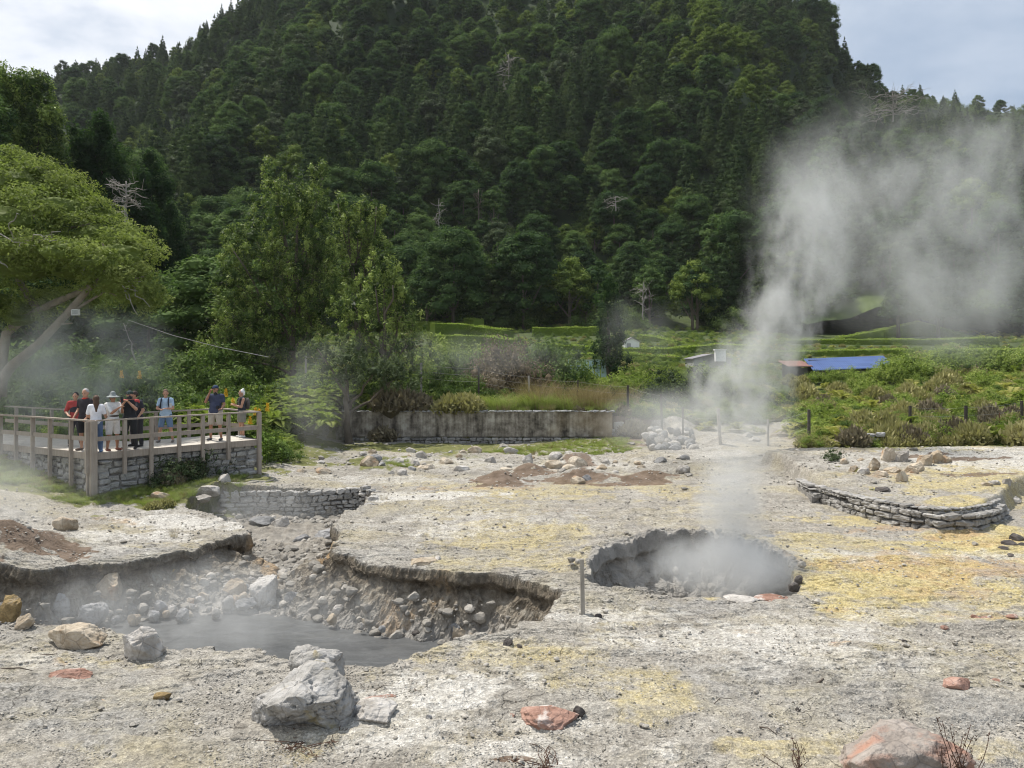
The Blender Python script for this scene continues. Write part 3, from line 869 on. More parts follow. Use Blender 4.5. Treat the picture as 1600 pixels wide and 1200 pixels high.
# big domed pittosporum-like tree at the far left
LF_DOME = mat_leaf('dome_tree_leaf', (.08,.105,.03), (.185,.23,.06), (.34,.38,.13), .38, .6, .0)
def dome_tree():
    rng = np.random.default_rng(5)
    D = 29.0
    bx, by = AT(-12, D), D; bz = hz(bx, by)
    def P(px, py, dy=0): return np.array([AT(px, D + dy) - bx, dy, ZP(py, D + dy) - bz])
    mb = MB()
    L = [(30,290,75,1,50),(90,330,80,0,45),(10,345,85,-1,45),(150,370,70,0,38),(60,275,60,2,34),(110,300,55,2,30),(190,400,62,-1,40),(150,335,50,1,28),(205,455,44,-1,42),(212,425,38,0,36),
         (180,440,55,-1.5,40),(110,420,70,-1,34),(40,420,85,-1,36),(-20,470,70,0,40),(20,385,70,-2,30),(60,480,55,1,30),(226,472,28,-.5,30),(130,470,50,1.5,28),(-60,330,90,1,60),(-80,430,90,0,50),(30,500,50,0,20),(0,250,50,2,26),(200,375,34,1,24),(90,395,50,-2.6,24),(150,410,42,-2.4,24)]
    lobes = []
    for px, py, w, dy, hgt in L:
        c = P(px, py, dy); rx = w / F * D * .9; rz = hgt / F * D * .85
        lobes.append((c, (rx, rx * .9, rz)))
    crown_mesh(mb, lobes, 130, .065, rng, aspect=.36, up=.45, shell=(.72, 1.1), under=.7, core=.5, jit=.9, lobevar=.3, sub=3, tintbase=.45, gaps=1.6)
    # small sprays on top of the lobes give the cauliflower texture
    small = []
    for c, r in lobes:
        for k in range(int(5 + r[0] * 5)):
            d = rnd_unit(1, rng)[0]; d[2] = abs(d[2]) * .9 + .02
            s = .2 + .34 * rng.random() ** 2
            small.append((np.array(c) + d * np.array(r) * 1.0, (s, s, s * .62), .05 + .28 * rng.random()))
    crown_mesh(mb, small, 150, .058, rng, aspect=.38, up=.5, shell=(.7, 1.1), under=.3, core=0, jit=.9, lobevar=.25)
    tb = MB()
    def path(pts, r):
        tb.tube(np.array([P(*p) for p in pts]), r, 10, t=.5)
    path([(-14,640,0),(-2,600,0),(18,572,-.3),(60,538,-.6),(105,490,-.9),(140,450,-1),(163,430,-1)], [.22,.2,.18,.15,.13,.11,.07])
    path([(2,620,.4),(4,560,.4),(10,520,.4),(40,497,.3),(80,475,0),(120,458,-.2),(150,440,-.4)], [.2,.18,.17,.14,.12,.1,.06])
    path([(110,488,-.9),(135,473,-.9),(165,455,-1),(182,462,-1)], [.06,.05,.035,.02])
    path([(163,430,-1),(168,400,-1),(160,380,-1)], [.08,.06,.03]); path([(150,444,-1),(190,440,-1),(225,432,-1)], [.05,.04,.02])
    path([(60,486,.2),(30,440,.5),(20,380,.5),(60,330,.5)], [.14,.12,.09,.05]); path([(20,400,.5),(90,360,.3),(140,350,0)], [.08,.06,.03])
    path([(96,506,-.9),(113,505,-.9)], [.035,.03])
    dbs = []
    for (x0, y0, x1, y1) in [(-5,372,60,378),(20,375,14,350),(14,350,30,335),(30,378,28,395),(60,378,95,362),(40,376,80,366),(-5,405,12,418),(60,376,90,375),(165,430,215,455),(180,435,220,440),(190,437,235,480),(185,440,215,492),(2,408,8,415),(130,430,134,410),(175,436,205,470)]:
        a = P(x0, y0, -2.4 if x0 < 120 else -1.4); b_ = P(x1, y1, -2.9 if x0 < 120 else -1.8)
        db = MB(); limb(db, a, b_, .03, .01, rng, 5, 6, .1); dbs.append(db)
    e = parts_tree('domed_tree', (bx, by, bz), mb, tb, LF_DOME, BARK_RED, 'large domed yellow-green tree leaning over the steam at the far left')
    for db in dbs: db.build('dead_branch', BARK_PALE, e, smooth=True)
    return e
dome_tree()

# tall evergreens, centre left
LF_EVER = mat_leaf('evergreen_leaf', (.030,.050,.018), (.095,.145,.038), (.33,.40,.10), .33, .5, .0, spec=.12)
LF_TWIG = mat_leaf('brownish_twigs', (.05,.04,.03), (.09,.075,.05), (.15,.13,.08), .1, .8, .2)
def evergreen(name, D, pts, label, seed, dens=1.0, tone=0.0, base=(440, 600), twiggy=True, leaf=.1, tr=.35, jit=.8, trunk=True, matl=None, tips=True, group=None):
    """pts: crown outline as (px, py, half width px, half height px)"""
    rng = np.random.default_rng(seed)
    bx = AT(base[0], D); bz = hz(bx, D)
    mb = MB(); lobes = []
    k = 0
    for px, py, w, h in pts:
        rx = w / F * D; rz = h / F * D
        c = np.array([AT(px, D) - bx, 0, ZP(py, D) - bz])
        n = max(5, int(14 * rx * rz * dens / tr * .5))
        for _ in range(n):
            d = rnd_unit(1, rng)[0]; q = .35 + .7 * rng.random() ** .5
            s = tr * (.45 + .75 * rng.random())
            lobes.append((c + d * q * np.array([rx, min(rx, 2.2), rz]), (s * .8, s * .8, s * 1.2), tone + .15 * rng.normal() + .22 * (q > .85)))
        lobes.append((c, (rx * .5, min(rx, 2.2) * .5, rz * .55), -.4))  # inner lobe tinted darker, shade of the crown interior put into its colour
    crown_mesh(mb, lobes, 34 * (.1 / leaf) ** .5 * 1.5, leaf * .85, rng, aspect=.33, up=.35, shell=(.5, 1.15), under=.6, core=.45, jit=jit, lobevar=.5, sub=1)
    tb = MB()
    if trunk:
        top = min(p[1] for p in pts)
        limb(tb, (0, 0, -.3), (AT(pts[0][0], D) - bx, 0, ZP(top + 30, D) - bz), .22, .05, rng, 8, 8, .02)
        for px, py, w, h in pts[1:]:
            limb(tb, (0, 0, max(.4, (ZP(py, D) - bz) * .45)), (AT(px, D) - bx, rng.normal() * .5, ZP(py, D) - bz), .09, .03, rng, 6, 6, .05)
    e = parts_tree(name, (bx, D, bz), mb, tb, matl or LF_EVER, BARK, label, group=group)
    if twiggy:
        tw = MB(); C = []
        for px, py, w, h in pts[len(pts) // 2:]:
            n = int(260 * w * h / 2500)
            q = rng.normal(size=(n, 3)) * .5
            C.append(np.stack([AT(px, D) - bx + q[:, 0] * w / F * D, -1.1 + q[:, 1] * .7, ZP(py + 15, D) - bz + q[:, 2] * h / F * D], 1))
        C = np.concatenate(C); N = rnd_unit(len(C), rng)
        V, Fq = quads(C, N, .14, .12, rng); tw.add(V, Fq, np.repeat(rng.random(len(C)), 4))
        tag(tw.build('bare_twigs', LF_TWIG, e), kind='stuff')
    return e
evergreen('evergreen_tree', 46, [(466,300,32,45),(420,275,10,25),(503,270,9,28),(440,330,52,45),(490,340,40,50),(395,370,45,35),(370,390,25,40),(360,440,34,45),(410,430,60,50),(470,420,60,60),(500,400,30,40),(430,490,75,45),(500,480,50,50),(370,500,40,40),(450,545,80,28),(345,545,50,24)],
   'tallest evergreen with glossy upright shoots beside the viewing platform', 21, base=(455, 600))
evergreen('evergreen_tree', 49, [(545,340,28,32),(575,335,26,28),(530,320,8,18),(566,316,6,16),(590,325,8,20),(560,370,44,34),(590,385,22,24),(555,420,46,40),(580,460,50,40)],
   'shorter evergreen with bright pointed tips just right of the tallest one', 22, base=(565, 600), tone=.15, dens=1.0)
evergreen('evergreen_tree', 42, [(600,420,24,34),(620,450,22,34),(590,450,38,38),(555,480,42,34),(630,490,26,40),(590,510,60,34),(560,545,60,30),(640,540,40,34),(610,580,70,30)],
   'bushy evergreen with brown patches standing lowest of the three beside the hedges', 23, base=(600, 610), tone=.1, dens=1.0, tr=.3)
evergreen('evergreen_tree', 38, [(540,560,45,30),(500,545,30,16),(585,580,55,30),(620,590,40,22),(540,590,50,20)], 'low grey-green leafy tree behind the ferns left of the retaining wall', 24, base=(545,600), dens=.9, tr=.28, tone=-.05, leaf=.09, twiggy=False, matl=LF_GREYG)
# cypress in the middle
evergreen('cypress_tree', 52, [(949,450,12,22),(950,480,19,28),(952,510,23,28),(952,540,26,25),(955,565,28,22)], 'dark upright cypress beside the white hut', 25, base=(952,600), dens=1.6, tr=.35, tone=-.3, leaf=.11, twiggy=False, matl=LF_FOREST)
# left background trees (dark, tall) behind the dome tree
for (D, pts, lab, sd, tone) in [
   (62, [(40,140,40,30),(20,180,45,40),(60,200,40,40),(30,250,60,50),(70,280,50,40),(40,330,60,50)], 'tall dark olive-green tree behind the domed tree at the left edge', 31, -.1),
   (58, [(-30,200,40,60),(-10,280,40,60),(0,350,50,60)], 'dark tree cut by the left edge of the view', 32, -.3),
   (66, [(155,200,20,25),(150,240,40,40),(120,260,40,40),(180,280,40,50),(140,320,60,50),(190,360,60,60)], 'dark layered tree behind the dead white tree', 33, -.35),
   (70, [(235,270,18,30),(235,330,40,50),(250,400,40,60),(230,450,50,60),(280,470,24,50)], 'dark drooping conifer between domed tree and gully', 34, -.45)]:
    evergreen('forest_edge_tree', D, pts, lab, sd, base=(pts[-1][0], 600), dens=.75, tr=.75, tone=tone, leaf=.19, twiggy=False, matl=LF_EVER if tone > -.2 else LF_FOREST)

# dead, bare trees
def bare_tree(D, px, pyb, pyt, w, label, seed, lean=0, bush=26, thick=.1, matl=None, group=None):
    rng = np.random.default_rng(seed)
    bx = AT(px, D); zb = ZP(pyb, D); H = ZP(pyt, D) - zb
    e = empty('dead_tree', (bx, D, zb), 0, label, 'tree', group)
    tb = MB(); P = limb(tb, (0, 0, 0), (lean, 0, H), thick, thick * .3, rng, 6, 9, .025)
    tb.build('trunk', matl or BARK_PALE, e, smooth=True)
    bb = MB(); W = w / F * D
    for k in range(bush):
        i = int(2 + rng.random() * 6); a = rng.random() * 6.28
        L = W * (.45 + .6 * rng.random())
        end = P[i] + np.array([math.cos(a) * L, math.sin(a) * L, H * (.03 + .14 * rng.normal())])
        Q = limb(bb, P[i], end, thick * .35, thick * .1, rng, 4, 6, .09, .05)
        for m in range(3):
            j = 2 + int(rng.random() * 3); limb(bb, Q[j], Q[j] + rng.normal(size=3) * L * .25, thick * .16, thick * .05, rng, 3, 4, .1)
    bb.build('branches', matl or BARK_PALE, e, smooth=True)
bare_tree(48, 197, 350, 283, 34, 'dead pale tree with tangled crown above the domed tree', 41, bush=34, thick=.11)
bare_tree(140, 686, 400, 310, 16, 'tall bare white trunk on the slope, left of two', 42, bush=26, thick=.16)
bare_tree(142, 748, 410, 296, 12, 'tall brownish bare trunk on the slope, right of two', 43, bush=26, thick=.18, matl=BARK)
bare_tree(210, 795, 175, 85, 26, 'large grey leafless tree high on the slope right of centre', 44, bush=40, thick=.3)
bare_tree(190, 917, 235, 165, 16, 'slim grey dead tree above the middle slope', 45, bush=22, thick=.25, matl=BARK)
bare_tree(130, 962, 330, 306, 26, 'fallen white dead branches caught in dark crowns', 46, bush=14, thick=.13)
bare_tree(96, 1005, 500, 440, 22, 'pale leafless tree just above the white hut', 47, bush=26, thick=.1)
bare_tree(230, 1395, 190, 145, 60, 'leafless brown-grey tree on the right-hand ridge', 48, bush=40, thick=.25)
for k_, (px_, py_, D_) in enumerate([(455,210,250),(560,250,210),(610,180,260),(380,300,190),(720,240,220),(850,290,170),(880,200,240),(1010,230,210),(1060,300,180),(1110,190,260),(650,300,170),(500,150,300),(940,120,310),(1165,260,230),(330,180,290),(1350,300,200)]):
    bare_tree(D_, px_, py_ + 36, py_ - 14, 8 + (k_ % 3) * 4, 'pale bare trunk among crowns ' + zone(px_, 0), 60 + k_, bush=10 + k_ % 7, thick=.2, group='thin pale bare trunks among the crowns of the slope')
bare_tree(44, 215, 570, 505, 18, 'slanting bare stem in shadow behind the platform', 49, lean=-.8, bush=6, thick=.05)

# ---- shrubs: prototypes
def proto(mb, mat):
    by = {}
    for f in mb.F: by.setdefault(f.shape[1], []).append(f)
    me = mk_mesh('shrub', np.concatenate(mb.V), [np.concatenate(v) for v in by.values()], np.concatenate(mb.T)); me.materials.append(mat); return me
def bush_mesh(seed, R=.6, H=.8, n=18, leaf=.034, dens=210, up=.3, asp=.4, mat=None, lv=.5, jit=.9):
    rng = np.random.default_rng(seed); mb = MB(); lobes = []
    for k in range(n):
        a = rng.random() * 6.28; q = rng.random() ** .6 * R
        s = R * (.25 + .2 * rng.random())
        lobes.append(((math.cos(a) * q, math.sin(a) * q, H * (.25 + .6 * rng.random()) * (1 - .5 * (q / R) ** 2)), (s, s, s * .9)))
    crown_mesh(mb, lobes, dens, leaf, rng, aspect=asp, up=up, shell=(.5, 1.2), under=.5, core=.38, jit=jit, lobevar=lv, sub=1)
    return proto(mb, mat)
def fern_mesh(seed, mat, R=.75, nf=16):
    rng = np.random.default_rng(seed); mb = MB()
    for k in range(nf):
        a = k * 2.399 + rng.random(); L = R * (.7 + .5 * rng.random()); el = .45 + .8 * rng.random()
        t = np.linspace(.08, 1, 13)
        hx = L * t * math.cos(el); hzz = L * (t * math.sin(el) * 1.3 - .75 * t ** 2)
        spine = np.stack([hx * math.cos(a), hx * math.sin(a), hzz + .12], 1)
        sd = np.array([-math.sin(a), math.cos(a), 0.0])
        tg = np.gradient(spine, axis=0); tg /= np.linalg.norm(tg, axis=1)[:, None]
        tt = .5 + .25 * rng.normal()
        for sgn in (-1, 1):
            w = L * .30 * np.sin(np.pi * np.clip(t, 0, 1) ** .7) ** .8 + .01
            dv = sgn * sd * .9 + tg * .45; dv /= np.linalg.norm(dv, axis=1)[:, None]
            C = spine + dv * (w / 2)[:, None]; N = np.cross(dv, tg * sgn); N /= np.linalg.norm(N, axis=1)[:, None]
            V, Fq = quads(C, N, w / 2, L * .035 / (w / 2 + .001), rng, dirv=dv)
            B_ = None
            mb.add(V, Fq, np.clip(tt + rng.normal(size=len(V)) * .05, 0, 1))
    return proto(mb, mat)
def heath_mesh(seed, mat, R=.5, H=.6, n=420):
    rng = np.random.default_rng(seed); mb = MB()
    a = rng.random(n) * 6.28; q = rng.random(n) ** .6; 
    base = np.stack([np.cos(a) * q * R * .5, np.sin(a) * q * R * .5, np.zeros(n)], 1)
    top = np.stack([np.cos(a) * q * R, np.sin(a) * q * R, H * (1 - .55 * q ** 2) * (.6 + .5 * rng.random(n))], 1)
    for s, (f0, f1, wd) in enumerate([(.35, .75, .016), (.6, .95, .02), (.75, 1.0, .024)]):
        jitv = rng.normal(size=(n, 3)) * .05
        C = base + (top - base) * ((f0 + f1) / 2) + jitv; dv = (top - base) * (f1 - f0) + rng.normal(size=(n, 3)) * .05
        L = np.linalg.norm(dv, axis=1); dv /= L[:, None]
        N = np.cross(dv, rnd_unit(n, rng)); N /= np.linalg.norm(N, axis=1)[:, None]
        V, Fq = quads(C, N, L / 2 + .02, wd / (L / 2 + .02) * 1.6, rng, dirv=dv)
        mb.add(V, Fq, np.repeat(np.clip(.3 + .2 * s + rng.normal(size=n) * .12, 0, 1), 4))
    v, f = ico(2); mb.add(v * np.array([R * .62, R * .62, H * .5]) * (1 + .2 * vnoise(v * 3, seed))[:, None] + np.array([0, 0, H * .3]), f, .2)
    return proto(mb, mat)
def grass_mesh(seed, mat, R=.25, H=.6, n=90, w=.008, bend=.5):
    rng = np.random.default_rng(seed); mb = MB()
    a = rng.random(n) * 6.28; q = rng.random(n) ** .5 * R
    b0 = np.stack([np.cos(a) * q, np.sin(a) * q, np.zeros(n)], 1)
    h = H * (.5 + .6 * rng.random(n)); a2 = a + rng.normal(size=n) * .8
    d = np.stack([np.cos(a2), np.sin(a2), np.zeros(n)], 1) * (h * bend * (.3 + rng.random(n)))[:, None]
    p1 = b0 + d * .3 + np.stack([0 * h, 0 * h, h * .6], 1); p2 = b0 + d + np.stack([0 * h, 0 * h, h * (1 - .15 * bend)], 1)
    s = np.stack([-np.sin(a2 + 1), np.cos(a2 + 1), 0 * a2], 1) * w
    V = np.stack([b0 - s, b0 + s, p1 + s * .8, p1 - s * .8, p2 + s * .1, p2 - s * .1], 1).reshape(-1, 3)
    i = np.arange(n)[:, None] * 6
    Fq = np.concatenate([i + np.array([[0, 1, 2, 3]]), i + np.array([[3, 2, 4, 5]])])
    mb.add(V, Fq, np.repeat(np.clip(.5 + rng.normal(size=n) * .2, 0, 1), 6))
    return proto(mb, mat)
LF_FERN = mat_leaf('fern_frond', (.12,.16,.035), (.24,.30,.065), (.40,.43,.13), .38, .6, .35)
LF_FERNY = mat_leaf('yellowing_fern', (.17,.18,.05), (.34,.335,.10), (.48,.43,.17), .38, .6, .4)
LF_HEATH = mat_leaf('heather_olive', (.16,.15,.065), (.31,.29,.13), (.45,.41,.21), .25, .8, .5)
LF_HEATHB = mat_leaf('heather_brown', (.10,.085,.055), (.20,.17,.115), (.30,.26,.18), .1, .85, .4)
LF_MAROON = mat_leaf('maroon_shrub', (.085,.065,.04), (.17,.13,.085), (.26,.21,.14), .15, .7, .3)
LF_BRIGHT = mat_leaf('bright_shrub', (.09,.13,.03), (.19,.255,.055), (.35,.40,.11), .38, .6, .4)
LF_MIDG = mat_leaf('mid_green_shrub', (.042,.07,.02), (.095,.15,.038), (.19,.25,.07), .3, .6, .4)
LF_GRASS = mat_leaf('grass_blade', (.14,.175,.045), (.26,.315,.085), (.38,.40,.15), .3, .6, .3)
LF_STRAW = mat_leaf('dry_grass', (.16,.12,.06), (.28,.22,.12), (.42,.35,.2), .25, .7, .3)
LF_HEDGE = mat_leaf('hedge_leaf', (.09,.13,.025), (.20,.27,.05), (.36,.42,.10), .38, .6, .2)
B_ = {}
B_['fern'] = [fern_mesh(500 + k, LF_FERN) for k in range(3)]
B_['ferny'] = [fern_mesh(510 + k, LF_FERNY) for k in range(2)]
B_['heath'] = [heath_mesh(520 + k, LF_HEATH, n=600) for k in range(3)]
B_['heathb'] = [heath_mesh(530 + k, LF_HEATHB, n=600) for k in range(2)]
B_['bright'] = [bush_mesh(540 + k, mat=LF_BRIGHT) for k in range(3)]
B_['mid'] = [bush_mesh(550 + k, mat=LF_MIDG) for k in range(3)]
B_['grey'] = [bush_mesh(560 + k, mat=LF_GREYG, leaf=.03) for k in range(2)]
B_['maroon'] = [bush_mesh(570 + k, mat=LF_MAROON, leaf=.026, dens=300) for k in range(2)]
B_['tallgrass'] = [grass_mesh(580 + k, LF_GRASS, .34, .85, 150, .008, .95) for k in range(2)]
B_['straw'] = [grass_mesh(590 + k, LF_STRAW, .3, 1.05, 80, .006, .5) for k in range(2)]
KN = {'fern': ('fern', 'green arching fern'), 'ferny': ('fern', 'yellowing fern'), 'heath': ('heather_bush', 'olive heather bush'), 'heathb': ('heather_bush', 'greyish brown heather bush'),
      'bright': ('shrub', 'bright green shrub'), 'mid': ('shrub', 'mid-green leafy shrub'), 'grey': ('shrub', 'grey-green shrub'), 'maroon': ('shrub', 'maroon-brown twiggy shrub'),
      'tallgrass': ('grass_clump', 'long green grass clump'), 'straw': ('grass_clump', 'dry straw-coloured grass clump')}
def plant(kind, x, y, s, label=None, group=None, sz=None, z=None, dz=-.05, where=''):
    ms = B_[kind]; me = ms[int(random.random() * len(ms))]
    nm, dl = KN[kind]
    o = bpy.data.objects.new(nm, me); COL.objects.link(o)
    o.location = (x, y, (hz(x, y) if z is None else z) + dz)
    o.rotation_euler = (0, 0, random.random() * 6.28)
    o.scale = (s, s, s * (sz or 1))
    lab = label or (dl + ' ' + where)
    tag(o, lab, 'grass' if 'grass' in nm else ('fern' if nm == 'fern' else 'shrub'), group or (lab + ' and its like'))
    return o
def plant_px(kind, px, D, s, **k):
    return plant(kind, AT(px, D), D, s, **k)
# right-hand brush bank
rg = random.Random(3)
def where_right(px, D):
    a = 'at the front edge of the right bank' if D < 35 else ('in the middle of the right bank' if D < 44 else 'high on the right bank below the blue roof')
    b = ', left half' if px < 1400 else ', right half'
    return a + b
D = 31.6; cnt = 0
while D < 60:
    px = 1235 + (rg.random() * 30 if D > 34 else 110 - (D - 31) * 20)
    while px < 1660:
        d = D + rg.gauss(0, .45)
        q = vnoise(np.array([[px * .018, d * .22, 1.0]]), 7)[0]
        r = rg.random()
        if d < 34.5: kk = rg.choice(['fern', 'heath', 'ferny', 'heath', 'heathb', 'bright', 'heath'])
        elif q > .25: kk = rg.choice(['heathb', 'heath', 'heath'])
        elif q < -.3: kk = rg.choice(['fern', 'ferny', 'ferny', 'bright'])
        else: kk = rg.choice(['fern', 'heath', 'bright', 'ferny', 'heath', 'ferny'])
        s = (1.0 + .5 * rg.random()) * (1.1 if d > 45 else 1)
        if 1215 < px < 1420 and d > 48: s = min(s, 1.0) * .9
        if (1215 < px < 1420 and d > 56): pass
        elif cnt < 280:
            plant(kk, AT(px, d), d, s * 1.15, where=where_right(px, d), sz=1.05)
        cnt += 1
        px += (34 if d < 40 else 42) + rg.random() * 18
    D += 1.15 if D < 40 else 2.3
print('brush', cnt)
# ---------------------------------------------------------------- planting left and centre
def row_px(kind, pts, where, group=None, s=1.0, sz=1.0, jit=.25):
    for p in pts:
        px, D = p[0], p[1]; ss = p[2] if len(p) > 2 else 1
        plant_px(kind, px + rg.gauss(0, 3), D + rg.gauss(0, jit), s * ss * (.9 + .2 * rg.random()), where=where, sz=sz)
# fern mound between platform and wall
for k in range(120):
    px = 395 + rg.random() * 235; D = (34.8 if px < 515 else 39.5) + rg.random() * (6.5 if px < 515 else 2.2)
    hgt = 1.5 * math.exp(-((px - 470) / 110) ** 2) * (D - 34.5) / 6 + .3
    plant_px('fern', px, D, 1.25 + .4 * rg.random(), z=max(hz(AT(px, D), D), .6 + hgt), where='on the mound between platform and retaining wall')
row_px('mid', [(405,37.5,2.2),(430,39,2.6),(470,40,2.8),(510,40,2.6),(545,40.5,2.2),(580,40.5,2),(380,40,2.8),(620,41,1.6)], 'under the fern mound')
row_px('bright', [(560,39.5,1.2),(600,39.6,1.2),(625,39.8,1.0)], 'at the left end of the retaining wall')
# plants behind the platform
row_px('mid', [(300,33,2.6),(270,35,2.8),(330,34,2.4),(360,36,2.6),(235,37,2.8),(200,39,3),(160,41,3.2),(120,42,3.2),(80,43,3.2),(30,43,3.2),(-10,43,3),(300,42,3.6),(350,44,3.6),(250,46,3.8),(390,46,3.4)], 'in the shade behind the platform')
for k in range(26):
    px = 275 + rg.random() * 130; D = 30.5 + rg.random() * 3.5
    plant_px('fern', px, D, 1.2 + .4 * rg.random(), z=max(hz(AT(px, D), D), .8) + rg.random() * 1.0, where='behind the people on the platform')
row_px('fern', [(415,31,1.1),(430,32,1.2),(445,33,1.2),(408,30,1)], 'beside the end of the platform')
row_px('mid', [(-10,36,3.6),(25,35,3.4),(60,36,3.8),(95,35.5,3.6),(130,36,4),(165,35,3.8),(200,35.5,3.6),(40,32.5,2.6),(80,32.5,2.5),(120,32.8,2.7),(160,32.2,2.5),(-20,33,3)], 'in the dark steam behind the platform at left', sz=1.2)
row_px('bright', [(1075,58,1.7),(1098,58,1.8),(1122,58,1.5),(1145,58,1.9)], 'in front of the grey shed in the steam')
# shrubs hanging over the retaining wall
row_px('heathb', [(612,39.4,2.0),(636,39.3,2.1),(655,39.5,1.7),(590,39.6,1.2),(598,39.3,1.6)], 'hanging over the retaining wall, left clump', sz=1.0)
row_px('heath', [(705,39.2,1.7),(725,39.2,1.8),(742,39.3,1.6),(690,39.5,1.3)], 'hanging over the retaining wall, right clump', sz=.9)
row_px('ferny', [(665,40.2,1.0),(680,40.4,1.0),(700,40.6,1.1),(650,40.8,1.1)], 'between the two brown clumps on the wall')
for k in range(46):
    px = 758 + rg.random() * 200
    plant_px('tallgrass', px, 39.45 + rg.random() * 1.3, .8 + .75 * rg.random() ** 1.5, where='growing along the top of the retaining wall')
for k in range(60):
    px = 800 + rg.random() * 190
    plant_px('straw', px, 39.8 + rg.random() * 2.6, 1.0 + .9 * rg.random(), where='behind the green grass on the retaining wall')
row_px('heathb', [(972,39.6,1.2),(985,38.8,1.5),(1000,38.2,1.4),(992,38.9,1.2)], 'at the right end of the retaining wall', sz=.9)
# middle shrubs behind the wall
row_px('maroon', [(775,45,2.6),(800,47,3.4),(790,46,3.2),(830,46,2.6),(845,47,2.4),(760,45,1.8)], 'in the middle of the gardens', sz=1.5)
row_px('mid', [(860,47,3.2),(880,48,3.0),(850,48,3.4),(700,47,3),(725,48,3.2),(690,44,2),(740,44,2)], 'beside the maroon shrubs', sz=1.3)
row_px('bright', [(720,52,3.2),(745,53,3.2),(690,53,3.2),(765,55,3),(905,46,1.6),(930,47,2.0),(985,48,2.4),(1010,50,2.6),(965,46,1.8),(1000,46,2.0)], 'between retaining wall and hedges', sz=1.2)
row_px('grey', [(900,44,1.6),(935,43,1.7),(960,44,1.8),(1005,44,2.0),(1035,45,2.2),(1060,44,1.8),(1030,49,2.6),(1080,50,2.4),(1105,47,2.0),(1140,46,1.8),(1180,44,1.6),(1210,43,1.6)], 'in the steam right of the cypress')
row_px('mid', [(640,44,1.8),(665,43,1.5),(700,42.5,1.3),(730,42.5,1.3),(760,43,1.3),(790,43,1.2),(820,43.5,1.3),(850,44,1.4),(880,43,1.2)], 'along the wire fence behind the wall')
row_px('ferny', [(760,41.8,1.1),(800,42,1.1),(690,41.8,1.1),(720,42,1.1),(1020,41,1.1),(1050,41,1.2),(1080,40,1.2),(1100,39,1.2),(1150,38,1.1),(1190,37,1.1),(1230,36,1.1)], 'low behind the fence')
# brighter shrubs above the right bank
row_px('bright', [(1430,58,3.0),(1455,59,3.2),(1480,58,3.4),(1500,60,3.2),(1530,60,3.2),(1560,60,3.2),(1590,60,3.4),(1620,60,3.4),(1445,55,2.2),(1418,56,2.0),(1650,60,3)], 'beside the right end of the blue roof', sz=.95)
row_px('bright', [(1392,53,1.9),(1345,50,1.4)], 'standing in front of the blue roof', sz=1.3)
# shrub and small plants on the bare ground
row_px('heathb', [(285,24.8,1.4),(325,25.8,1.4),(345,26.2,1.2),(268,24.0,.9)], 'brownish, against the stone base of the platform', jit=.1)
row_px('grey', [(262,24.2,1.25),(275,24.5,1.3),(305,25.3,1.45),(335,26.0,1.2),(295,24.4,1.0),(250,23.6,.7)], 'against the stone base of the platform', jit=.1)
row_px('heath', [(243,21.4,.45),(258,21.6,.5),(232,21.2,.4)], 'small, below the cream boulder by the platform', jit=.05)
plant_px('grey', 1303, 26.6, .75, label='small lone grey bush on the grey rubble terrace', sz=.9)
plant_px('heath', 1342, 24.2, .28, label='tiny tuft left of centre on the rubble terrace')
for px, D, s in [(1405,20.5,.55),(1365,21.6,.45),(1320,21.8,.4),(1308,25.4,.35)]:
    plant_px('ferny', px, D, s * .7, where='low cushion on top of the curved stone wall', sz=.5)
for px, py, s in [(272,837,.3),(1232+0,1190,.0),(852,836,.2),(600,782,.3)]:
    if s: x, y = G(px, py); plant('straw', x, y, s, where='lone tuft on the pale crust')

# ---------------------------------------------------------------- hedges
def hedge(pts, thick, h, label, seed, leaf=.09, dens=42, group='clipped hedges on the terraces'):
    """pts (px, py_top, D)"""
    rng = np.random.default_rng(seed); mb = MB()
    W = np.array([[AT(px, D), D, ZP(py, D)] for px, py, D in pts])
    base = W[0].copy(); W = W - base
    seg = []
    for a, b in zip(W[:-1], W[1:]):
        L = np.linalg.norm((b - a)[:2]); d = (b - a) / L; nrm = np.array([-d[1], d[0], 0]);
        if nrm[1] > 0: nrm = -nrm
        n = int(L * (h + thick * 2) * dens)
        s = rng.random(n)[:, None]; r = rng.random(n)
        top = r < thick * 1.3 / (h + thick * 1.3)
        vv = rng.random(n)
        P = a + (b - a) * s
        off = np.where(top, (vv - .5) * thick, thick / 2) [:, None] * nrm
        dz = np.where(top, 0, -vv * h)
        P = P + off; P[:, 2] += dz
        q = fbm((P + base) * .9, 3, seed)
        P += nrm * (q * .28)[:, None] * (~top)[:, None]; P[:, 2] += q * .22 * top + rng.normal(size=n) * .03
        N = np.where(top[:, None], np.array([0, 0, 1.0]), nrm * .8 + np.array([0, 0, .4])) + rng.normal(size=(n, 3)) * .45
        N /= np.linalg.norm(N, axis=1)[:, None]
        V, Fq = quads(P, N, leaf * (.6 + .8 * rng.random(n)), .5, rng)
        mb.add(V, Fq, np.repeat(np.clip(.42 + .3 * q + rng.normal(size=n) * .12 + .18 * top, 0, 1), 4))  # top leaves get a lighter tint, sunlight put into their colour
        mid = (a + b) / 2; mid[2] -= h / 2 + .08
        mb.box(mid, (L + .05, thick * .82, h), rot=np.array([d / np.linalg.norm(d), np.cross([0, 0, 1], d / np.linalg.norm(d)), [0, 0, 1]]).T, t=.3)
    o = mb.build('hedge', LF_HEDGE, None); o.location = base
    tag(o, label, 'hedge', group)
hedge([(560,505,104),(640,504,103),(690,503,100)], 1.6, 2.2, 'far hedge partly hidden behind the bushy evergreen', 1)
hedge([(676,505,88),(735,508,90),(795,516,86)], 2.0, 2.6, 'hedge sloping down to the right behind the bushy evergreen', 2)
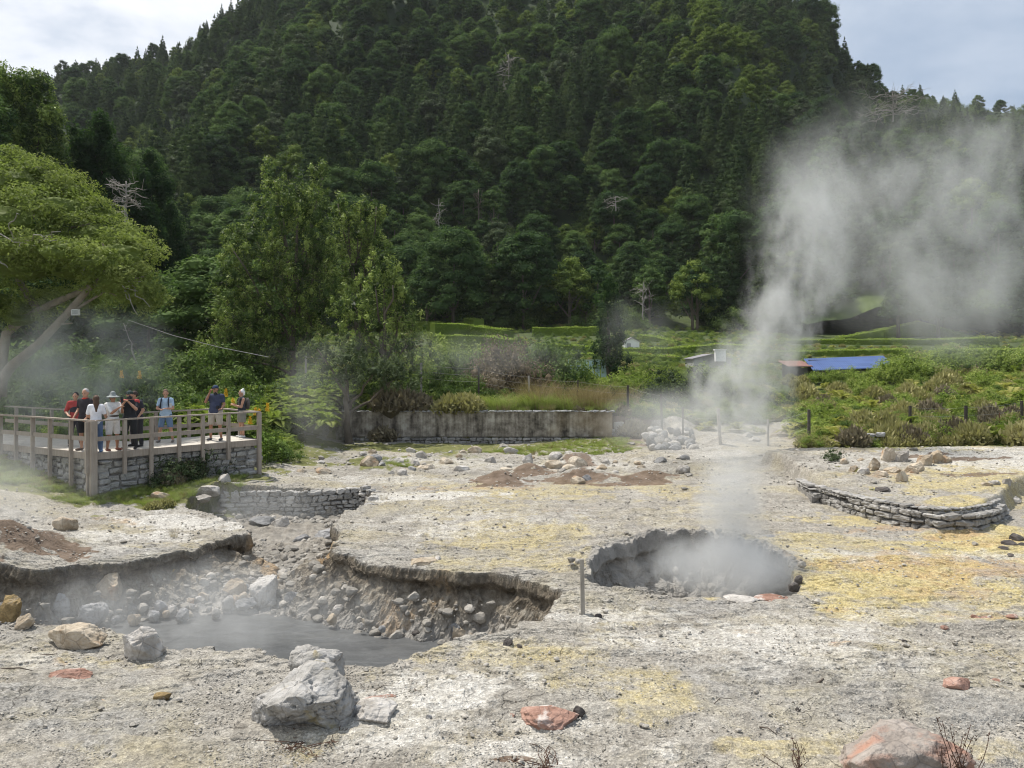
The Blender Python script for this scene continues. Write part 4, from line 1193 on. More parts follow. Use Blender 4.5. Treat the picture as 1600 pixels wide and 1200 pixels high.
hedge([(680,524,78),(760,524,78),(800,530,76)], 2.2, 2.8, 'broad hedge below the sloping one, left of the maroon shrubs', 3)
hedge([(733,497,101),(748,499,98)], 1.8, 2.0, 'short knob-like hedge end standing up behind the sloping hedge', 4)
hedge([(832,512,97),(935,511,97)], 1.6, 2.3, 'straight tall hedge with dark face left of the cypress', 5)
hedge([(838,536,80),(932,542,79)], 1.8, 1.4, 'low bright hedge left of the cypress', 6)
hedge([(880,552,74),(935,552,73)], 1.8, 1.4, 'lowest hedge left of the cypress', 7)
hedge([(1002,523,92),(1030,526,90),(1062,534,88),(1115,541,86),(1185,542,86)], 1.8, 2.2, 'hedge stepping down to the right of the white hut', 8)
hedge([(965,544,78),(1040,544,78),(1115,538,80),(1200,541,80)], 1.8, 1.6, 'long hedge below the white hut', 9)
hedge([(975,551,73),(1060,558,71)], 1.6, 1.3, 'lowest short hedge below the white hut', 10)
hedge([(1150,546,78),(1230,549,76),(1330,547,76),(1420,545,77)], 1.8, 1.7, 'hedge just behind the blue roof', 11)
hedge([(1200,532,90),(1330,530,90),(1470,530,90),(1555,527,90)], 1.8, 1.6, 'long level hedge above the blue roof', 12)
hedge([(1310,527,98),(1375,515,100),(1430,503,104),(1462,509,103),(1500,521,100),(1535,530,97)], 1.8, 2.4, 'peaked hedge crossing the meadow in thin steam', 13)
hedge([(1455,548,68),(1540,546,67),(1640,545,66)], 2.4, 2.6, 'broad bright yellow-green hedge at the far right', 14)
hedge([(270,447,150),(330,450,150),(352,450,150)], 2, 2.4, 'small hedge terrace in the dark gully', 15)
hedge([(262,458,140),(320,458,140)], 2, 1.6, 'lower hedge terrace in the dark gully', 16)

# ---------------------------------------------------------------- ginger lilies by the platform
YF = mat_plain('yellow_petals', (.72, .44, .03), .6, 30, .25, .2)
LL = mat_leaf('lily_leaf', (.05,.09,.02), (.11,.18,.03), (.22,.28,.05), .25, .45, .2)
def lily(px, D, H, label, fl=True, n=14):
    x = AT(px, D); z = hz(x, D)
    e = empty('ginger_lily', (x, D, z - .05), 0, label, 'flower', 'yellow ginger lilies by the platform')
    rng = np.random.default_rng(int(px * 7 + D)); mb = MB(); st = MB()
    st.tube([(0, 0, 0), (.03, 0, H * .6), (0, 0, H)], [.014, .012, .008], 5)
    st.build('stem', LL, e)
    C = []; Nn = []; Dv = []
    for k in range(n):
        a = k * 2.4 + rng.random(); zz = H * (.12 + .75 * k / n)
        dv = np.array([math.cos(a), math.sin(a), .35 - .5 * rng.random()]); dv /= np.linalg.norm(dv)
        C.append(np.array([0, 0, zz]) + dv * .19); Dv.append(dv); Nn.append(np.cross(dv, np.array([-math.sin(a), math.cos(a), 0])) * -1)
    V, Fq = quads(np.array(C), np.array(Nn), .2, .2, rng, dirv=np.array(Dv)); mb.add(V, Fq, np.repeat(.4 + .3 * rng.random(n), 4))
    mb.build('leaves', LL, e)
    if fl:
        f = MB(); m = 70; zz = rng.random(m); a = rng.random(m) * 6.28; rr = .075 * (1 - .6 * zz)
        C = np.stack([np.cos(a) * rr, np.sin(a) * rr, H - .04 + .3 * zz], 1); N = rnd_unit(m, rng)
        V, Fq = quads(C, N, .035, .6, rng); f.add(V, Fq, .5); f.tube([(0, 0, H - .05), (0, 0, H + .22)], [.03, .012], 6)
        f.build('flower_spike', YF, e)
for px, D, top, lab in [(353,30.5,606,'tall yellow lily spike between the man in navy and the white-haired woman'),(364,30.6,620,'yellow lily half hidden left of the white-haired woman'),(418,28.5,628,'brightest yellow lily spike just right of the platform end'),
    (405,28.2,637,'small yellow lily spike above the platform corner'),(391,28.0,648,'low yellow lily behind the last railing bay'),(399,30,635,'pale yellow lily behind the white-haired woman'),
    (190,31,577,'yellow lily in the shade above the cap of the man in red'),(218,31,578,'pale orange lily in the shade above the platform')]:
    x = AT(px, D); lily(px, D, max(.6, ZP(top, D) - hz(x, D) - .25), lab)
for k in range(16):
    px = 405 + rg.random() * 40; D = 28 + rg.random() * 3; lily(px, D, .8 + .6 * rg.random(), 'leafy lily plant without flowers right of the platform end', fl=False)

# ================================================================ STONE
RT = []
def rock_template(seed, sub=3, cuts=9, flat=.75, amp=.14):
    rng = np.random.default_rng(seed); V, Fq = ico(sub); V = V.copy()
    for k in range(cuts):
        n = rnd_unit(1, rng)[0]; d = .55 + .3 * rng.random()
        h = V @ n; m = h > d; V[m] -= n * (h[m] - d)[:, None] * .97
    V *= (1 + amp * fbm(V * 2.2, 4, seed) + .05 * (1 - 3 * np.abs(fbm(V * 5, 3, seed + 5))) * (sub > 3) + .03 * fbm(V * 13, 3, seed + 7) * (sub > 3))[:, None]
    V[:, 2] *= flat
    return V, Fq
for k in range(10): RT.append(rock_template(900 + k, 3, 8 + k % 4, .7 + .05 * (k % 5)))
RTL = [rock_template(940 + k, 2, 8, .7) for k in range(8)]
G_WHITE = mat_rock('pale_rock', [(.30,.275,.24), (.52,.49,.45), (.70,.68,.65)], None, 3)
G_GREY = mat_rock('grey_rock', [(.17,.168,.165), (.32,.315,.31), (.48,.475,.465)], None, 2.5)
G_TAN = mat_rock('cream_rock', [(.32,.25,.17), (.54,.47,.37), (.70,.66,.58)], ((.42,.24,.13), .58), 2.5)
G_DARK = mat_rock('dark_rock', [(.06,.052,.048), (.13,.115,.105), (.22,.20,.185)], None, 3)
G_RED = mat_rock('red_rock', [(.22,.12,.085), (.39,.235,.18), (.52,.39,.33)], ((.62,.57,.52), .54), 4)
G_OCHRE = mat_rock('ochre_rock', [(.16,.11,.05), (.36,.26,.12), (.5,.42,.26)], ((.5,.45,.4), .56), 3)
G_WALL = mat_rock('wall_stone', [(.19,.18,.165), (.36,.345,.32), (.52,.50,.465)], ((.38,.30,.17), .66), 2.0, .9)
G_BIG = mat_rock('weathered_boulder', [(.15,.14,.12), (.37,.355,.33), (.60,.58,.555)], ((.34,.27,.11), .6, (.48,.33,.27), .66), 2.2, .9, rnd=.02)

_rk = 0
def rock(px, py, w, h, mat, label, name='boulder', group=None, z=None, depth=None, seed=None, sub=None, sink=.25, D=None, rz=None, amp=None):
    """rock whose foot is seen at px,py; w,h in photo pixels"""
    global _rk; _rk += 1
    if D is None:
        zz = 0.0 if z is None else z
        for _ in range(4):
            x, y = G(px, py, zz)
            if z is not None: break
            zz = hz(x, y)
    else:
        y = D; x = AT(px, D); zz = hz(x, y) if z is None else z
    sc = y / F
    W, Hh = w * sc, h * sc
    dp = depth or (W * .7)
    sn = (CAMZ - zz) / math.hypot(y, CAMZ - zz); Hh = max(.35 * Hh, (Hh - dp * sn * .75) / math.sqrt(1 - sn * sn))
    if sub:
        V, Fq = rock_template(seed or _rk, sub, 18, 1.0, amp or .16)
    else:
        V, Fq = RT[(seed if seed is not None else _rk) % 10]; V = V / np.array([1, 1, .8])
    V = V.copy()
    V = V / np.abs(V).max(0) * np.array([W / 2, dp / 2, Hh * (.5 + sink)])
    a = rz if rz is not None else random.random() * .8 - .4
    R = np.array([[math.cos(a), -math.sin(a), 0], [math.sin(a), math.cos(a), 0], [0, 0, 1]])
    V = V @ R.T; V[:, 2] += Hh * (.5 - sink)
    me = mk_mesh(name, V, Fq, smooth=False if not sub or sub < 5 else True); me.materials.append(mat)
    o = obj(name, me); o.location = (x, y + dp * .35, zz)
    return tag(o, label, 'rock', group)

# --- the big foreground boulder
def big_boulder():
    V, Fq = ico(6); V = V.copy()
    p = V / (np.sum(np.abs(V) ** 3.2, axis=1) ** (1 / 3.2))[:, None]
    p = p * np.array([.61, .50, .42])
    def cut(n, d, k=.95):
        n = np.array(n, float); n /= np.linalg.norm(n); h = p @ n; m = h > d
        p[m] -= n * ((h[m] - d) * k)[:, None]
    cut((-.45,-.1,.88), .30, 1); cut((.2,-.3,.93), .33, 1); cut((1,-.25,.2), .50); cut((-.9,-.5,.1), .47); cut((.3,-1,-.35), .36); cut((-.35,-1,-.2), .38); cut((-.6,.5,.6), .42); cut((.75,-.7,.0), .50); cut((-.2,-.9,.55), .43); cut((0,-.8,-.9), .40); cut((.8,.3,.6), .46)
    n1 = fbm(p * 3.2, 5, 611); n2 = fbm(p * 9, 4, 612)
    rg_ = 1 - np.abs(fbm(p * np.array([3, 3, 7]), 4, 613)) * 2
    nr = p / np.linalg.norm(p, axis=1)[:, None]
    p += nr * (.075 * n1 + .022 * n2 + .03 * (rg_ - .6))[:, None]
    cr = np.abs(fbm(p * np.array([4, 4, 5]) + 3, 3, 620)); p -= nr * (.045 * np.exp(-(cr / .02) ** 2))[:, None]
    # pitted hollow below the front ledge
    hol = np.exp(-(((p[:, 0] + .1) / .3) ** 2 + ((p[:, 2] + .16) / .13) ** 2)) * (p[:, 1] < -.1)
    p[:, 1] += .15 * hol
    me = mk_mesh('boulder', p, Fq, smooth=True); me.materials.append(G_BIG)
    o = obj('boulder', me); o.location = (AT(478, 8.85), 8.85, .22); o.rotation_euler = (0, 0, .1)
    tag(o, 'large grey weathered boulder in the foreground left of centre', 'rock')
    V2, F2 = rock_template(78, 5, 14, 1.0, .16); V2 = V2 * np.array([.40, .30, .36])
    V2 += (V2 / np.linalg.norm(V2, axis=1)[:, None]) * (.03 * fbm(V2 * 9, 4, 5))[:, None]
    me = mk_mesh('boulder', V2, F2, smooth=True); me.materials.append(G_BIG)
    o = obj('boulder', me); o.location = (AT(500, 9.8), 9.8, .24)
    tag(o, 'yellowish grey boulder leaning behind the large foreground boulder', 'rock')
big_boulder()
def rs(*a, **k): return rock(*a, **k)
def slab_boulder(cx, cy, cz, dims, mat, label, seed, rz):
    V, Fq = ico(6); p = V / (np.sum(np.abs(V) ** 4.5, axis=1) ** (1 / 4.5))[:, None]; rr = np.random.default_rng(seed)
    for k in range(9):
        n = rnd_unit(1, rr)[0]; n[2] *= .5; n /= np.linalg.norm(n); h = p @ n; d_ = .86 + .12 * rr.random(); m = h > d_; p[m] -= n * (h[m] - d_)[:, None]
    p = p * np.array(dims) * (1 + .10 * fbm(p * 1.6, 4, seed))[:, None]; nr = V; p += nr * (.035 * fbm(p * 5, 5, seed + 1) + .012 * fbm(p * 18, 3, seed + 2))[:, None]
    me = mk_mesh('boulder', p, Fq, smooth=True); me.materials.append(mat); o = obj('boulder', me); o.location = (cx, cy, cz); o.rotation_euler = (0, 0, rz); tag(o, label, 'rock')
slab_boulder(AT(1412, 7.75), 7.75, .17, (.64, .40, .25), mat_rock('red_topped_boulder', [(.13,.11,.095), (.30,.26,.225), (.45,.40,.36)], ((.38,.22,.16), .48), 2.0, .8, rnd=.02), 'large reddish-topped boulder cut by the bottom right edge', 31, .05)
rs(862,1140,98,50,G_RED,'salmon red flat rock right of centre in the foreground', sub=5, seed=12, depth=.6, rz=.1, sink=.3)
rs(905,1122,22,20,G_DARK,'small dark stone touching the salmon red rock', name='stone', rz=.2)
rs(585,1132,78,46,G_WHITE,'pale rock with pink upper edge right of the large boulder', sub=5, seed=14, depth=.5)
rs(556,1128,44,32,G_GREY,'rounded dark grey stone against the right side of the large boulder', sub=4, seed=15)
rs(592,1104,60,18,G_RED,'low pinkish slab behind the pale rock', sub=4, seed=18)
rs(218,1032,72,60,G_WHITE,'light grey conical boulder on the near edge of the mud pool', sub=5, seed=16, rz=.3)
rs(112,1018,112,48,G_TAN,'cream and rust coloured long boulder at the left pool edge', sub=5, seed=17, depth=.5, rz=-.15)
rs(8,974,40,46,G_OCHRE,'brown ochre boulder at the far left edge', sub=4, seed=19)
rs(32,985,34,28,G_TAN,'small cream rock between the ochre and rust boulders', sub=4, seed=20)
rs(92,1066,88,26,G_RED,'flat rust-red slab in the gravel at left', sub=4, seed=21, depth=.4, sink=.35)
rs(250,1096,28,16,G_OCHRE,'yellowish pebble-sized rock in front of the conical boulder', name='stone', sub=3, seed=5)
rs(160,1102,44,12,G_TAN,'flat cream stone half buried in the left gravel', name='stone')
rs(1505,1084,54,32,G_RED,'angular brick-red rock at right', sub=3, seed=23, depth=.3, rz=.4, sink=.1)
rs(1560,1068+0,20,9,G_RED,'tiny red stone right of the brick-red rock', name='stone')
rs(793,1012,20,14,G_DARK,'dark brown stone at the pool rim above the yellow patch', name='stone')
rs(812,1013,10,8,G_DARK,'smaller dark stone beside the brown one at the rim', name='stone')
rs(935,967,12,9,G_DARK,'dark stone right of the wooden stake', name='stone')
rs(800,1078,12,9,G_DARK,'small black stone above the salmon rock', name='stone'); rs(799,1124,16,10,G_RED,'small dark red stone left of the salmon rock', name='stone')
rs(670,1126,12,12,G_GREY,'little grey stone on the white crust', name='stone'); rs(1043,1166,20,10,G_DARK,'dark flat stone at bottom centre right', name='stone')
rs(1248,1112,10,7,G_DARK,'tiny dark stone in the right gravel', name='stone'); rs(1216,1146,9,11,G_WHITE,'small white stone above the dead sprig', name='stone')
rs(660,884,44,18,G_TAN,'cream boulder on the crust above the middle overhang', sub=4, seed=24)
rs(683,880,14,12,G_WHITE,'small white stone right of the cream boulder on the crust', name='stone')
rs(1165,942,60,16,G_WHITE,'pale lump on the near rim of the round vent', sub=3, seed=25); rs(1215,940,64,10,G_RED,'flat pink slab on the near right rim of the round vent', sub=3, seed=26)
rs(1242,922,22,14,G_DARK,'dark stone at the right corner of the round vent', name='stone'); rs(1250,912,16,14,G_DARK,'dark lump just behind the right corner of the round vent', name='stone')
rs(1040,958,30,10,G_WHITE,'low white stone in front of the round vent', name='stone')
# right-hand group near the far right edge
for px, py, w, h in [(1582,856,26,14),(1592,848,24,16),(1600,857,22,12),(1570,859,16,7)]:
    rs(px, py, w, h, G_DARK, 'dark stone in the small heap at the right edge', name='stone', group='dark stones heaped at the right edge')
rs(1581,870,14,6,G_DARK,'lone flat dark stone below the heap at the right edge', name='stone'); rs(1414,1004,0+10,6,G_DARK,'dark chip in the right gravel', name='stone')
for px, py, w, lab in [(1310,1012,34,'pink-red low patch stone right of centre'),(1540,968,40,'flat red stone near the right edge'),(1585,966,22,'red stone at the right edge, end of the row'),(1524,966,12,'small red stone left of the flat red one'),(1478,984,14,'small brown stone in the right gravel')]:
    rs(px, py, w, 8, G_RED, lab, name='stone')
# boulders of the pool bank; z is the bank height there
ZB = -.95
rs(411,944,52,54,G_WHITE,'tall grey-white split boulder at the back of the mud pool', z=ZB, sub=5, seed=41, rz=.3)
rs(380,950,38,24,G_GREY,'rounded grey boulder left of the split boulder', z=ZB, sub=4, seed=42)
rs(362,928,40,26,G_TAN,'tan boulder behind the grey rounded one at the pool', z=ZB+.15, sub=4, seed=43)
rs(440,902,22,14,G_WHITE,'small white stone right of the split boulder', z=ZB+.1, name='stone')
rs(168,932,46,42,G_TAN,'brownish boulder halfway up the left bank', z=ZB+.3, sub=4, seed=44)
rs(138,976,50,40,G_GREY,'bluish grey boulder at the left end of the mud pool', z=ZB-.05, sub=4, seed=45)
rs(88,968,40,44,G_GREY,'grey boulder left of the bluish one', z=ZB, sub=4, seed=46)
rs(249,902,30,26,G_TAN,'cream boulder lodged under the overhanging crust', z=-.55, sub=4, seed=47)
rs(268,908,20,22,G_OCHRE,'ochre stone wedged right of the cream boulder under the crust', z=-.6, sub=3, seed=48)
rs(218,940,26,16,G_GREY,'grey stone on the left bank', z=ZB+.1, name='stone'); rs(248,958,22,22,G_GREY,'round grey stone at the left mud edge', z=ZB, name='stone')
rs(300,935,24,20,G_WHITE,'pale round stone at the back mud edge', z=ZB, name='stone'); rs(475,940,26,16,G_WHITE,'pale stone right of the split boulder at the mud edge', z=ZB, name='stone')
rs(20,960,44,40,G_GREY,'grey boulder deep in the left steam', z=ZB, sub=4, seed=49); rs(55,930,30,24,G_TAN,'tan stone in the left bank steam', z=ZB+.2, sub=3, seed=50)
rs(790,988,40,32,G_TAN,'pinkish boulder at the right end of the mud pool', z=-.95, sub=4, seed=51); rs(716,1000,30,24,G_TAN,'tan boulder at the right mud edge', z=-1.05, sub=4, seed=52)
rs(437,828,34,28,G_WHITE,'pale grey boulder at the foot of the inlet wall', z=-.85, sub=4, seed=53, rz=0)
rs(405,820,46,16,G_GREY,'long leaning grey slab at the foot of the inlet wall', z=-.75, sub=3, seed=54)
rs(512,846,50,26,G_GREY,'broad grey boulder at the right foot of the inlet wall', z=-.85, sub=4, seed=55)
rs(470,848,30,16,G_GREY,'grey stone in the floor of the inlet', z=-.85, sub=3, seed=56)
rg2 = random.Random(8)
for k in range(150):     # smaller stones on the banks
    if k < 75: px = 500 + rg2.random() * 260; py = 930 + (px - 500) * .16 + rg2.gauss(0, 22); zz = -.95 + max(0, (965 - py)) / 120 * .6
    elif k < 110: px = rg2.random() * 360; py = 940 + rg2.random() * 35; zz = -1.0
    else: px = 270 + rg2.random() * 250; py = 890 + rg2.random() * 60; zz = -.9
    s = 8 + rg2.random() ** 2 * 18
    x, y = G(px, py, zz); zt = float(ground_h(np.array([x]), np.array([y]))[0])
    rs(px, py, s * 1.2, s, rg2.choice([G_WHITE, G_WHITE, G_GREY, G_TAN]), ('small stone on the bank below the middle overhang' if k < 75 else 'small stone at the left end of the pool' if k < 110 else 'small stone on the back shore of the mud pool'),
       name='stone', z=zz, group='stones on the pool banks, ' + ('middle' if k < 75 else 'left' if k < 110 else 'back'))
for k in range(26):
    px = 935 + rg2.random() * 280; py = 862 + rg2.random() * 45; zz = -.25 - 1.0 * (py - 862) / 45
    s = 8 + rg2.random() ** 2 * 26
    rs(px, py, s * 1.3, s, rg2.choice([G_GREY, G_GREY, G_TAN]), 'grey stone in the wall of the round vent', name='stone', z=zz, group='stones in the round vent')
# middle distance cream boulders
for px, py, w, h, m, lab in [(575,731,32,20,G_TAN,'pinkish cream boulder right of the grass'),(503,740,28,12,G_TAN,'cream boulder on the grass edge, second from left'),(471,740,18,9,G_TAN,'small cream boulder on the grass edge, leftmost'),(786,700,18,8,G_WHITE,'white stone on the grass below the retaining wall'),(826,698,10,5,G_WHITE,'tiny white stone on the grass below the wall'),
   (648,728,22,12,G_WHITE,'white rock in the rubble strip left of centre'),(664,735,30,12,G_TAN,'cream rock in the rubble strip'),(720,738,34,14,G_WHITE,'grey-white rock in the rubble strip, centre'),(765,724,22,12,G_WHITE,'white rock behind the brown mud mounds'),(824,725,20,18,G_WHITE,'white rock leaning behind the mounds'),
   (868,733,34,18,G_TAN,'orange-cream boulder between the mounds'),(793,738,30,10,G_TAN,'cream cap rock on the left mud mound'),(903,728,34,20,G_TAN,'orange boulder behind the dark mound'),(940,735,18,10,G_TAN,'small orange rock right of the dark mound'),(1016,690,26,10,G_TAN,'cream rock at the end of the grass strip'),(988,696,16,7,G_WHITE,'small cream rock at the end of the grass strip'),
   (249,781,32,19,G_TAN,'cream boulder below the platform shrub'),(221,778,12,8,G_WHITE,'small pale stone left of the cream boulder'),(350,760,22,16,G_WHITE,'pale boulder beside the platform shrub'),(320,764,46,18,G_WHITE,'broad pale rock under the shrub'),(316,778,24,12,G_WHITE,'low pale rock below the broad one'),
   (98,828,36,26,G_TAN,'pinkish boulder beside the brown mound at left'),(40,846,14,9,G_TAN,'small cream stone on the brown mound'),(610,724,16,9,G_WHITE,'pale rock at the right of the grass tongue'),(1382,768,26,9,G_DARK,'dark hollowed rock on the yellow terrace'),(1170,684,18,10,G_WHITE,'pale rock in the steam beside the leaning post'),(1180,690,20,9,G_WHITE,'pale flat rock in the steam'),(500,725,14,7,G_WHITE,'small grey rock behind the cream boulders')]:
    rs(px, py, w, h, m, lab, sub=3, seed=60 + int(px) % 40)
for px, py, w, h in [(1352,742,22,16),(1368,735,22,22),(1390,722,26,24),(1413,722,24,22),(1400,738,30,12),(1424,738,22,14),(1437,736,28,20),(1450,728,26,22),(1468,724,28,22),(1480,724,26,16),(1412,752,22,18),(1430,742,20,12),(1378,745,26,12),(1335,738,18,12),(1320,725,16,10),(1555,755,20,10),(1575,752,16,12),(1590,750,18,14),(1545,758,22,8),(1348,722,14,8)]:
    rs(px, py, w, h, rg2.choice([G_TAN, G_WHITE, G_TAN]), 'cream boulder in the row across the yellow terrace' if px < 1500 else 'cream rock at the far right of the yellow terrace', group='cream boulders on the yellow terrace' if px < 1500 else 'rocks at the far right of the terrace', sub=4, seed=100 + int(px) % 37)
# rubble heap at the right end of the retaining wall
for k in range(46):
    px = 1012 + rg2.random() * 78; py = 672 + rg2.random() * 34 + (px - 1012) * .08
    rs(px, py, 9 + rg2.random() * 15, 7 + rg2.random() * 9, rg2.choice([G_WHITE, G_WHITE, G_GREY]), 'pale stone in the heap right of the retaining wall', group='heap of pale stones right of the retaining wall', D=33 + (706 - py) / 34 * 4 , z=ZP(py, 33 + (706 - py) / 34 * 4))
for k in range(46):
    px = 560 + rg2.random() * 520; py = 708 + rg2.random() * 36; s = 6 + rg2.random() ** 2 * 14
    rs(px, py, s * 1.4, s * .8, rg2.choice([G_WHITE, G_TAN, G_GREY]), 'small rock in the rubble strip behind the crust', name='stone', group='small rocks in the rubble strip')

# --- stone walls built from single stones
def blockv(n=3, e=3.2):
    t = np.linspace(-1, 1, n + 1); V = []; Fq = []; idx = {}
    def vid(p):
        k = tuple(np.round(p, 4));
        if k not in idx: idx[k] = len(V); V.append(p)
        return idx[k]
    for ax in range(3):
        for sg in (-1, 1):
            for i in range(n):
                for j in range(n):
                    q = []
                    for (a, b_) in ((i, j), (i + 1, j), (i + 1, j + 1), (i, j + 1)):
                        p = np.zeros(3); p[ax] = sg; p[(ax + 1) % 3] = t[a]; p[(ax + 2) % 3] = t[b_]; q.append(vid(p))
                    Fq.append(q if sg > 0 else q[::-1])
    V = np.array(V); V = V / (np.sum(np.abs(V) ** e, axis=1) ** (1 / e))[:, None]
    return V, np.array(Fq)
BV, BF = blockv(4, 7.5)
def course_stones(mb, path, z0, z1, rng, hc=.17, lc=.32, dep=.28, gap=.012, batter=0.0, out=None, rough=.09):
    """stones in uneven courses along a polyline (x,y); z0,z1 scalars or per-vertex arrays"""
    path = np.array(path, float); seg = np.linalg.norm(np.diff(path, axis=0), axis=1); S = np.concatenate([[0], np.cumsum(seg)]); L = S[-1]
    z0 = np.full(len(path), z0) if np.ndim(z0) == 0 else np.asarray(z0, float); z1 = np.full(len(path), z1) if np.ndim(z1) == 0 else np.asarray(z1, float)
    hmax = (z1 - z0).max(); z = 0; row = 0
    while z < hmax - .03:
        h = hc * (.75 + .5 * rng.random()); s = -rng.random() * lc
        while s < L:
            l = lc * (.5 + 1.0 * rng.random()); c = s + l / 2
            if 0 <= c <= L:
                x = np.interp(c, S, path[:, 0]); y = np.interp(c, S, path[:, 1]); zb = np.interp(c, S, z0); zt = np.interp(c, S, z1)
                if zb + z + h * .6 < zt:
                    i = min(np.searchsorted(S, c, side='right') - 1, len(seg) - 1); d = (path[i + 1] - path[i]) / seg[i]
                    nrm = np.array([d[1], -d[0]])
                    if out is not None and np.dot(nrm, np.array(out) - np.array([x, y])) < 0: nrm = -nrm
                    hh = h * (1 + .3 * rng.normal() * (rng.random() < .3)); tilt = rng.normal() * .05
                    V = BV * np.array([l / 2 - gap, dep / 2 * (.9 + .2 * rng.random()), hh / 2 - gap])
                    V += rough * min(l, hh) * fbm(BV * 1.5 + rng.random(3) * 50, 3, 3)[:, None] * BV
                    V[:, 0] += V[:, 2] * rng.normal() * .12
                    V = V @ np.array([[math.cos(tilt), 0, math.sin(tilt)], [0, 1, 0], [-math.sin(tilt), 0, math.cos(tilt)]])
                    P = np.zeros_like(V); P[:, 0] = x + V[:, 0] * d[0] + (V[:, 1] - dep * .3 - batter * z) * nrm[0]; P[:, 1] = y + V[:, 0] * d[1] + (V[:, 1] - dep * .3 - batter * z) * nrm[1]
                    P[:, 2] = zb + z + h / 2 + V[:, 2]
                    mb.add(P, BF, float(np.clip(rng.normal() * .28 + .5, 0, 1)))
            s += l
        z += h; row += 1
def wall_core(mb, path, z0, z1, thick=.2, inset=.18, out=None):
    path = np.array(path, float)
    z0 = np.full(len(path), z0) if np.ndim(z0) == 0 else z0; z1 = np.full(len(path), z1) if np.ndim(z1) == 0 else z1
    for i in range(len(path) - 1):
        a, b_ = path[i], path[i + 1]; d = (b_ - a) / np.linalg.norm(b_ - a); n = np.array([d[1], -d[0]])
        if out is not None and np.dot(n, np.array(out) - a) < 0: n = -n
        c = (a + b_) / 2 - n * inset; zl = min(z0[i], z0[i + 1]) - .2; zh = min(z1[i], z1[i + 1]) - .06
        mb.box((c[0], c[1], (zl + zh) / 2), (np.linalg.norm(b_ - a) + .02, thick, zh - zl), rz=math.atan2(d[1], d[0]), t=.1)
rngw = np.random.default_rng(4)
w = MB(); pth = [G(*p) for p in [(345,771),(400,768),(480,768),(560,764),(582,769),(576,786),(548,800)]]
pth = [np.array(p) for p in pth]; z1 = [.02,.03,.05,.08,.06,.02,-.1]; z0 = [-.95,-.98,-1,-.95,-.7,-.5,-.4]
course_stones(w, pth, np.array(z0), np.array(z1), rngw, hc=.16, lc=.3, dep=.3, out=(-5, 18), rough=.3)
wall_core(w, pth, np.array(z0), np.array(z1), .2, .2, out=(-5, 18))
tag(w.build('dry_stone_wall', G_WALL, None), 'dry stone wall of grey blocks lining the sunken inlet', 'wall')
w = MB(); T9 = TW[1:]; zt = np.array([.26,.34,.38,.40,.40,.41,.42,.42,.36]); zb = np.zeros(9) - .05
course_stones(w, T9, zb, zt, rngw, hc=.16, lc=.36, dep=.34, out=(9, 10), rough=.24)
wall_core(w, T9, zb, zt, .2, .2, out=(9, 10))
cap = T9 + np.array([-.05, .22]); course_stones(w, cap, zt - .02, zt + .12, rngw, hc=.09, lc=.24, dep=.3, out=(9, 10), rough=.3)
tag(w.build('dry_stone_wall', G_WALL, None), 'low curved stone wall edging the raised terrace on the right', 'wall')
w = MB(); D_ = 31.5; p2 = [(AT(px, D_ + (1385 - px) * .012), D_ + (1385 - px) * .012) for px in (1290, 1320, 1350, 1385)]
course_stones(w, p2, np.array([.25, .3, .4, .5]) - .1, np.array([.75, .85, 1.1, 1.15]), rngw, hc=.2, lc=.5, dep=.4, out=(9, 10))
tag(w.build('stone_wall', G_GREY, None), 'short ruined grey stone wall at the foot of the right bank', 'wall')

# --- retaining wall
for k in range(26):
    px = 640 + rg.random() * 320
    plant_px(rg.choice(['straw', 'heathb', 'tallgrass']), px, 39.0 + rg.random() * .15, .3 + .35 * rg.random(), z=1.5, where='tufts rooted on the coping of the retaining wall')
def mat_streak():
    m, nt = new_mat('streaked_render'); T = NT(nt); P = T.coord('Object')
    mp = T.n('ShaderNodeMapping'); T.set(mp, 'Vector', P); mp.inputs['Scale'].default_value = (1.9, 1.9, .16)
    n = T.noise(mp.outputs[0], 1.3, 6, .65); n2 = T.noise(P, 2.2, 6, .65); n3 = T.noise(P, .22, 3, .5)
    c = T.ramp(T.math('ADD', T.math('MULTIPLY', n, .5), T.math('MULTIPLY', n2, .5)), [(.38, (.055,.048,.04)), (.46, (.16,.14,.115)), (.53, (.28,.25,.21)), (.62, (.46,.43,.37))])
    c = T.mix(T.mr(n3, .52, .66, 0, .6), c, (.36, .27, .15, 1))
    T.out(T.principled(c, .92, T.bump(T.noise(P, 12, 6, .7), .5, .02)))
    return m
RW = empty('retaining_wall', (AT(750, 38.8), 38.8, -.1), 0, 'long streaked grey retaining wall with stone footing behind the grass strip', 'wall')
xa, xb = AT(529, 38.8), AT(957, 38.8); xc = AT(974, 38.8); ox = AT(750, 38.8)
w = MB(); w.box(((xa + xb) / 2 - ox, .22, .98), (xb - xa, .4, 1.26)); w.build('wall_face', mat_streak(), RW)
w = MB(); course_stones(w, [(xa - ox, .02), (xb - ox, .02)], 1.58, 1.72, rngw, hc=.12, lc=.34, dep=.46, out=(0, -9), rough=.5); w.build('coping', G_GREY, RW)
w = MB(); course_stones(w, [(xa - ox, 0), (xc - ox, 0)], -.2, .36, rngw, hc=.17, lc=.34, dep=.3, out=(0, -9), rough=.22); course_stones(w, [(xb - ox - .1, .12), (xc - ox, .12)], .36, .95, rngw, hc=.24, lc=.4, dep=.4, out=(0, -9)); w.build('stone_footing', G_WALL, RW)

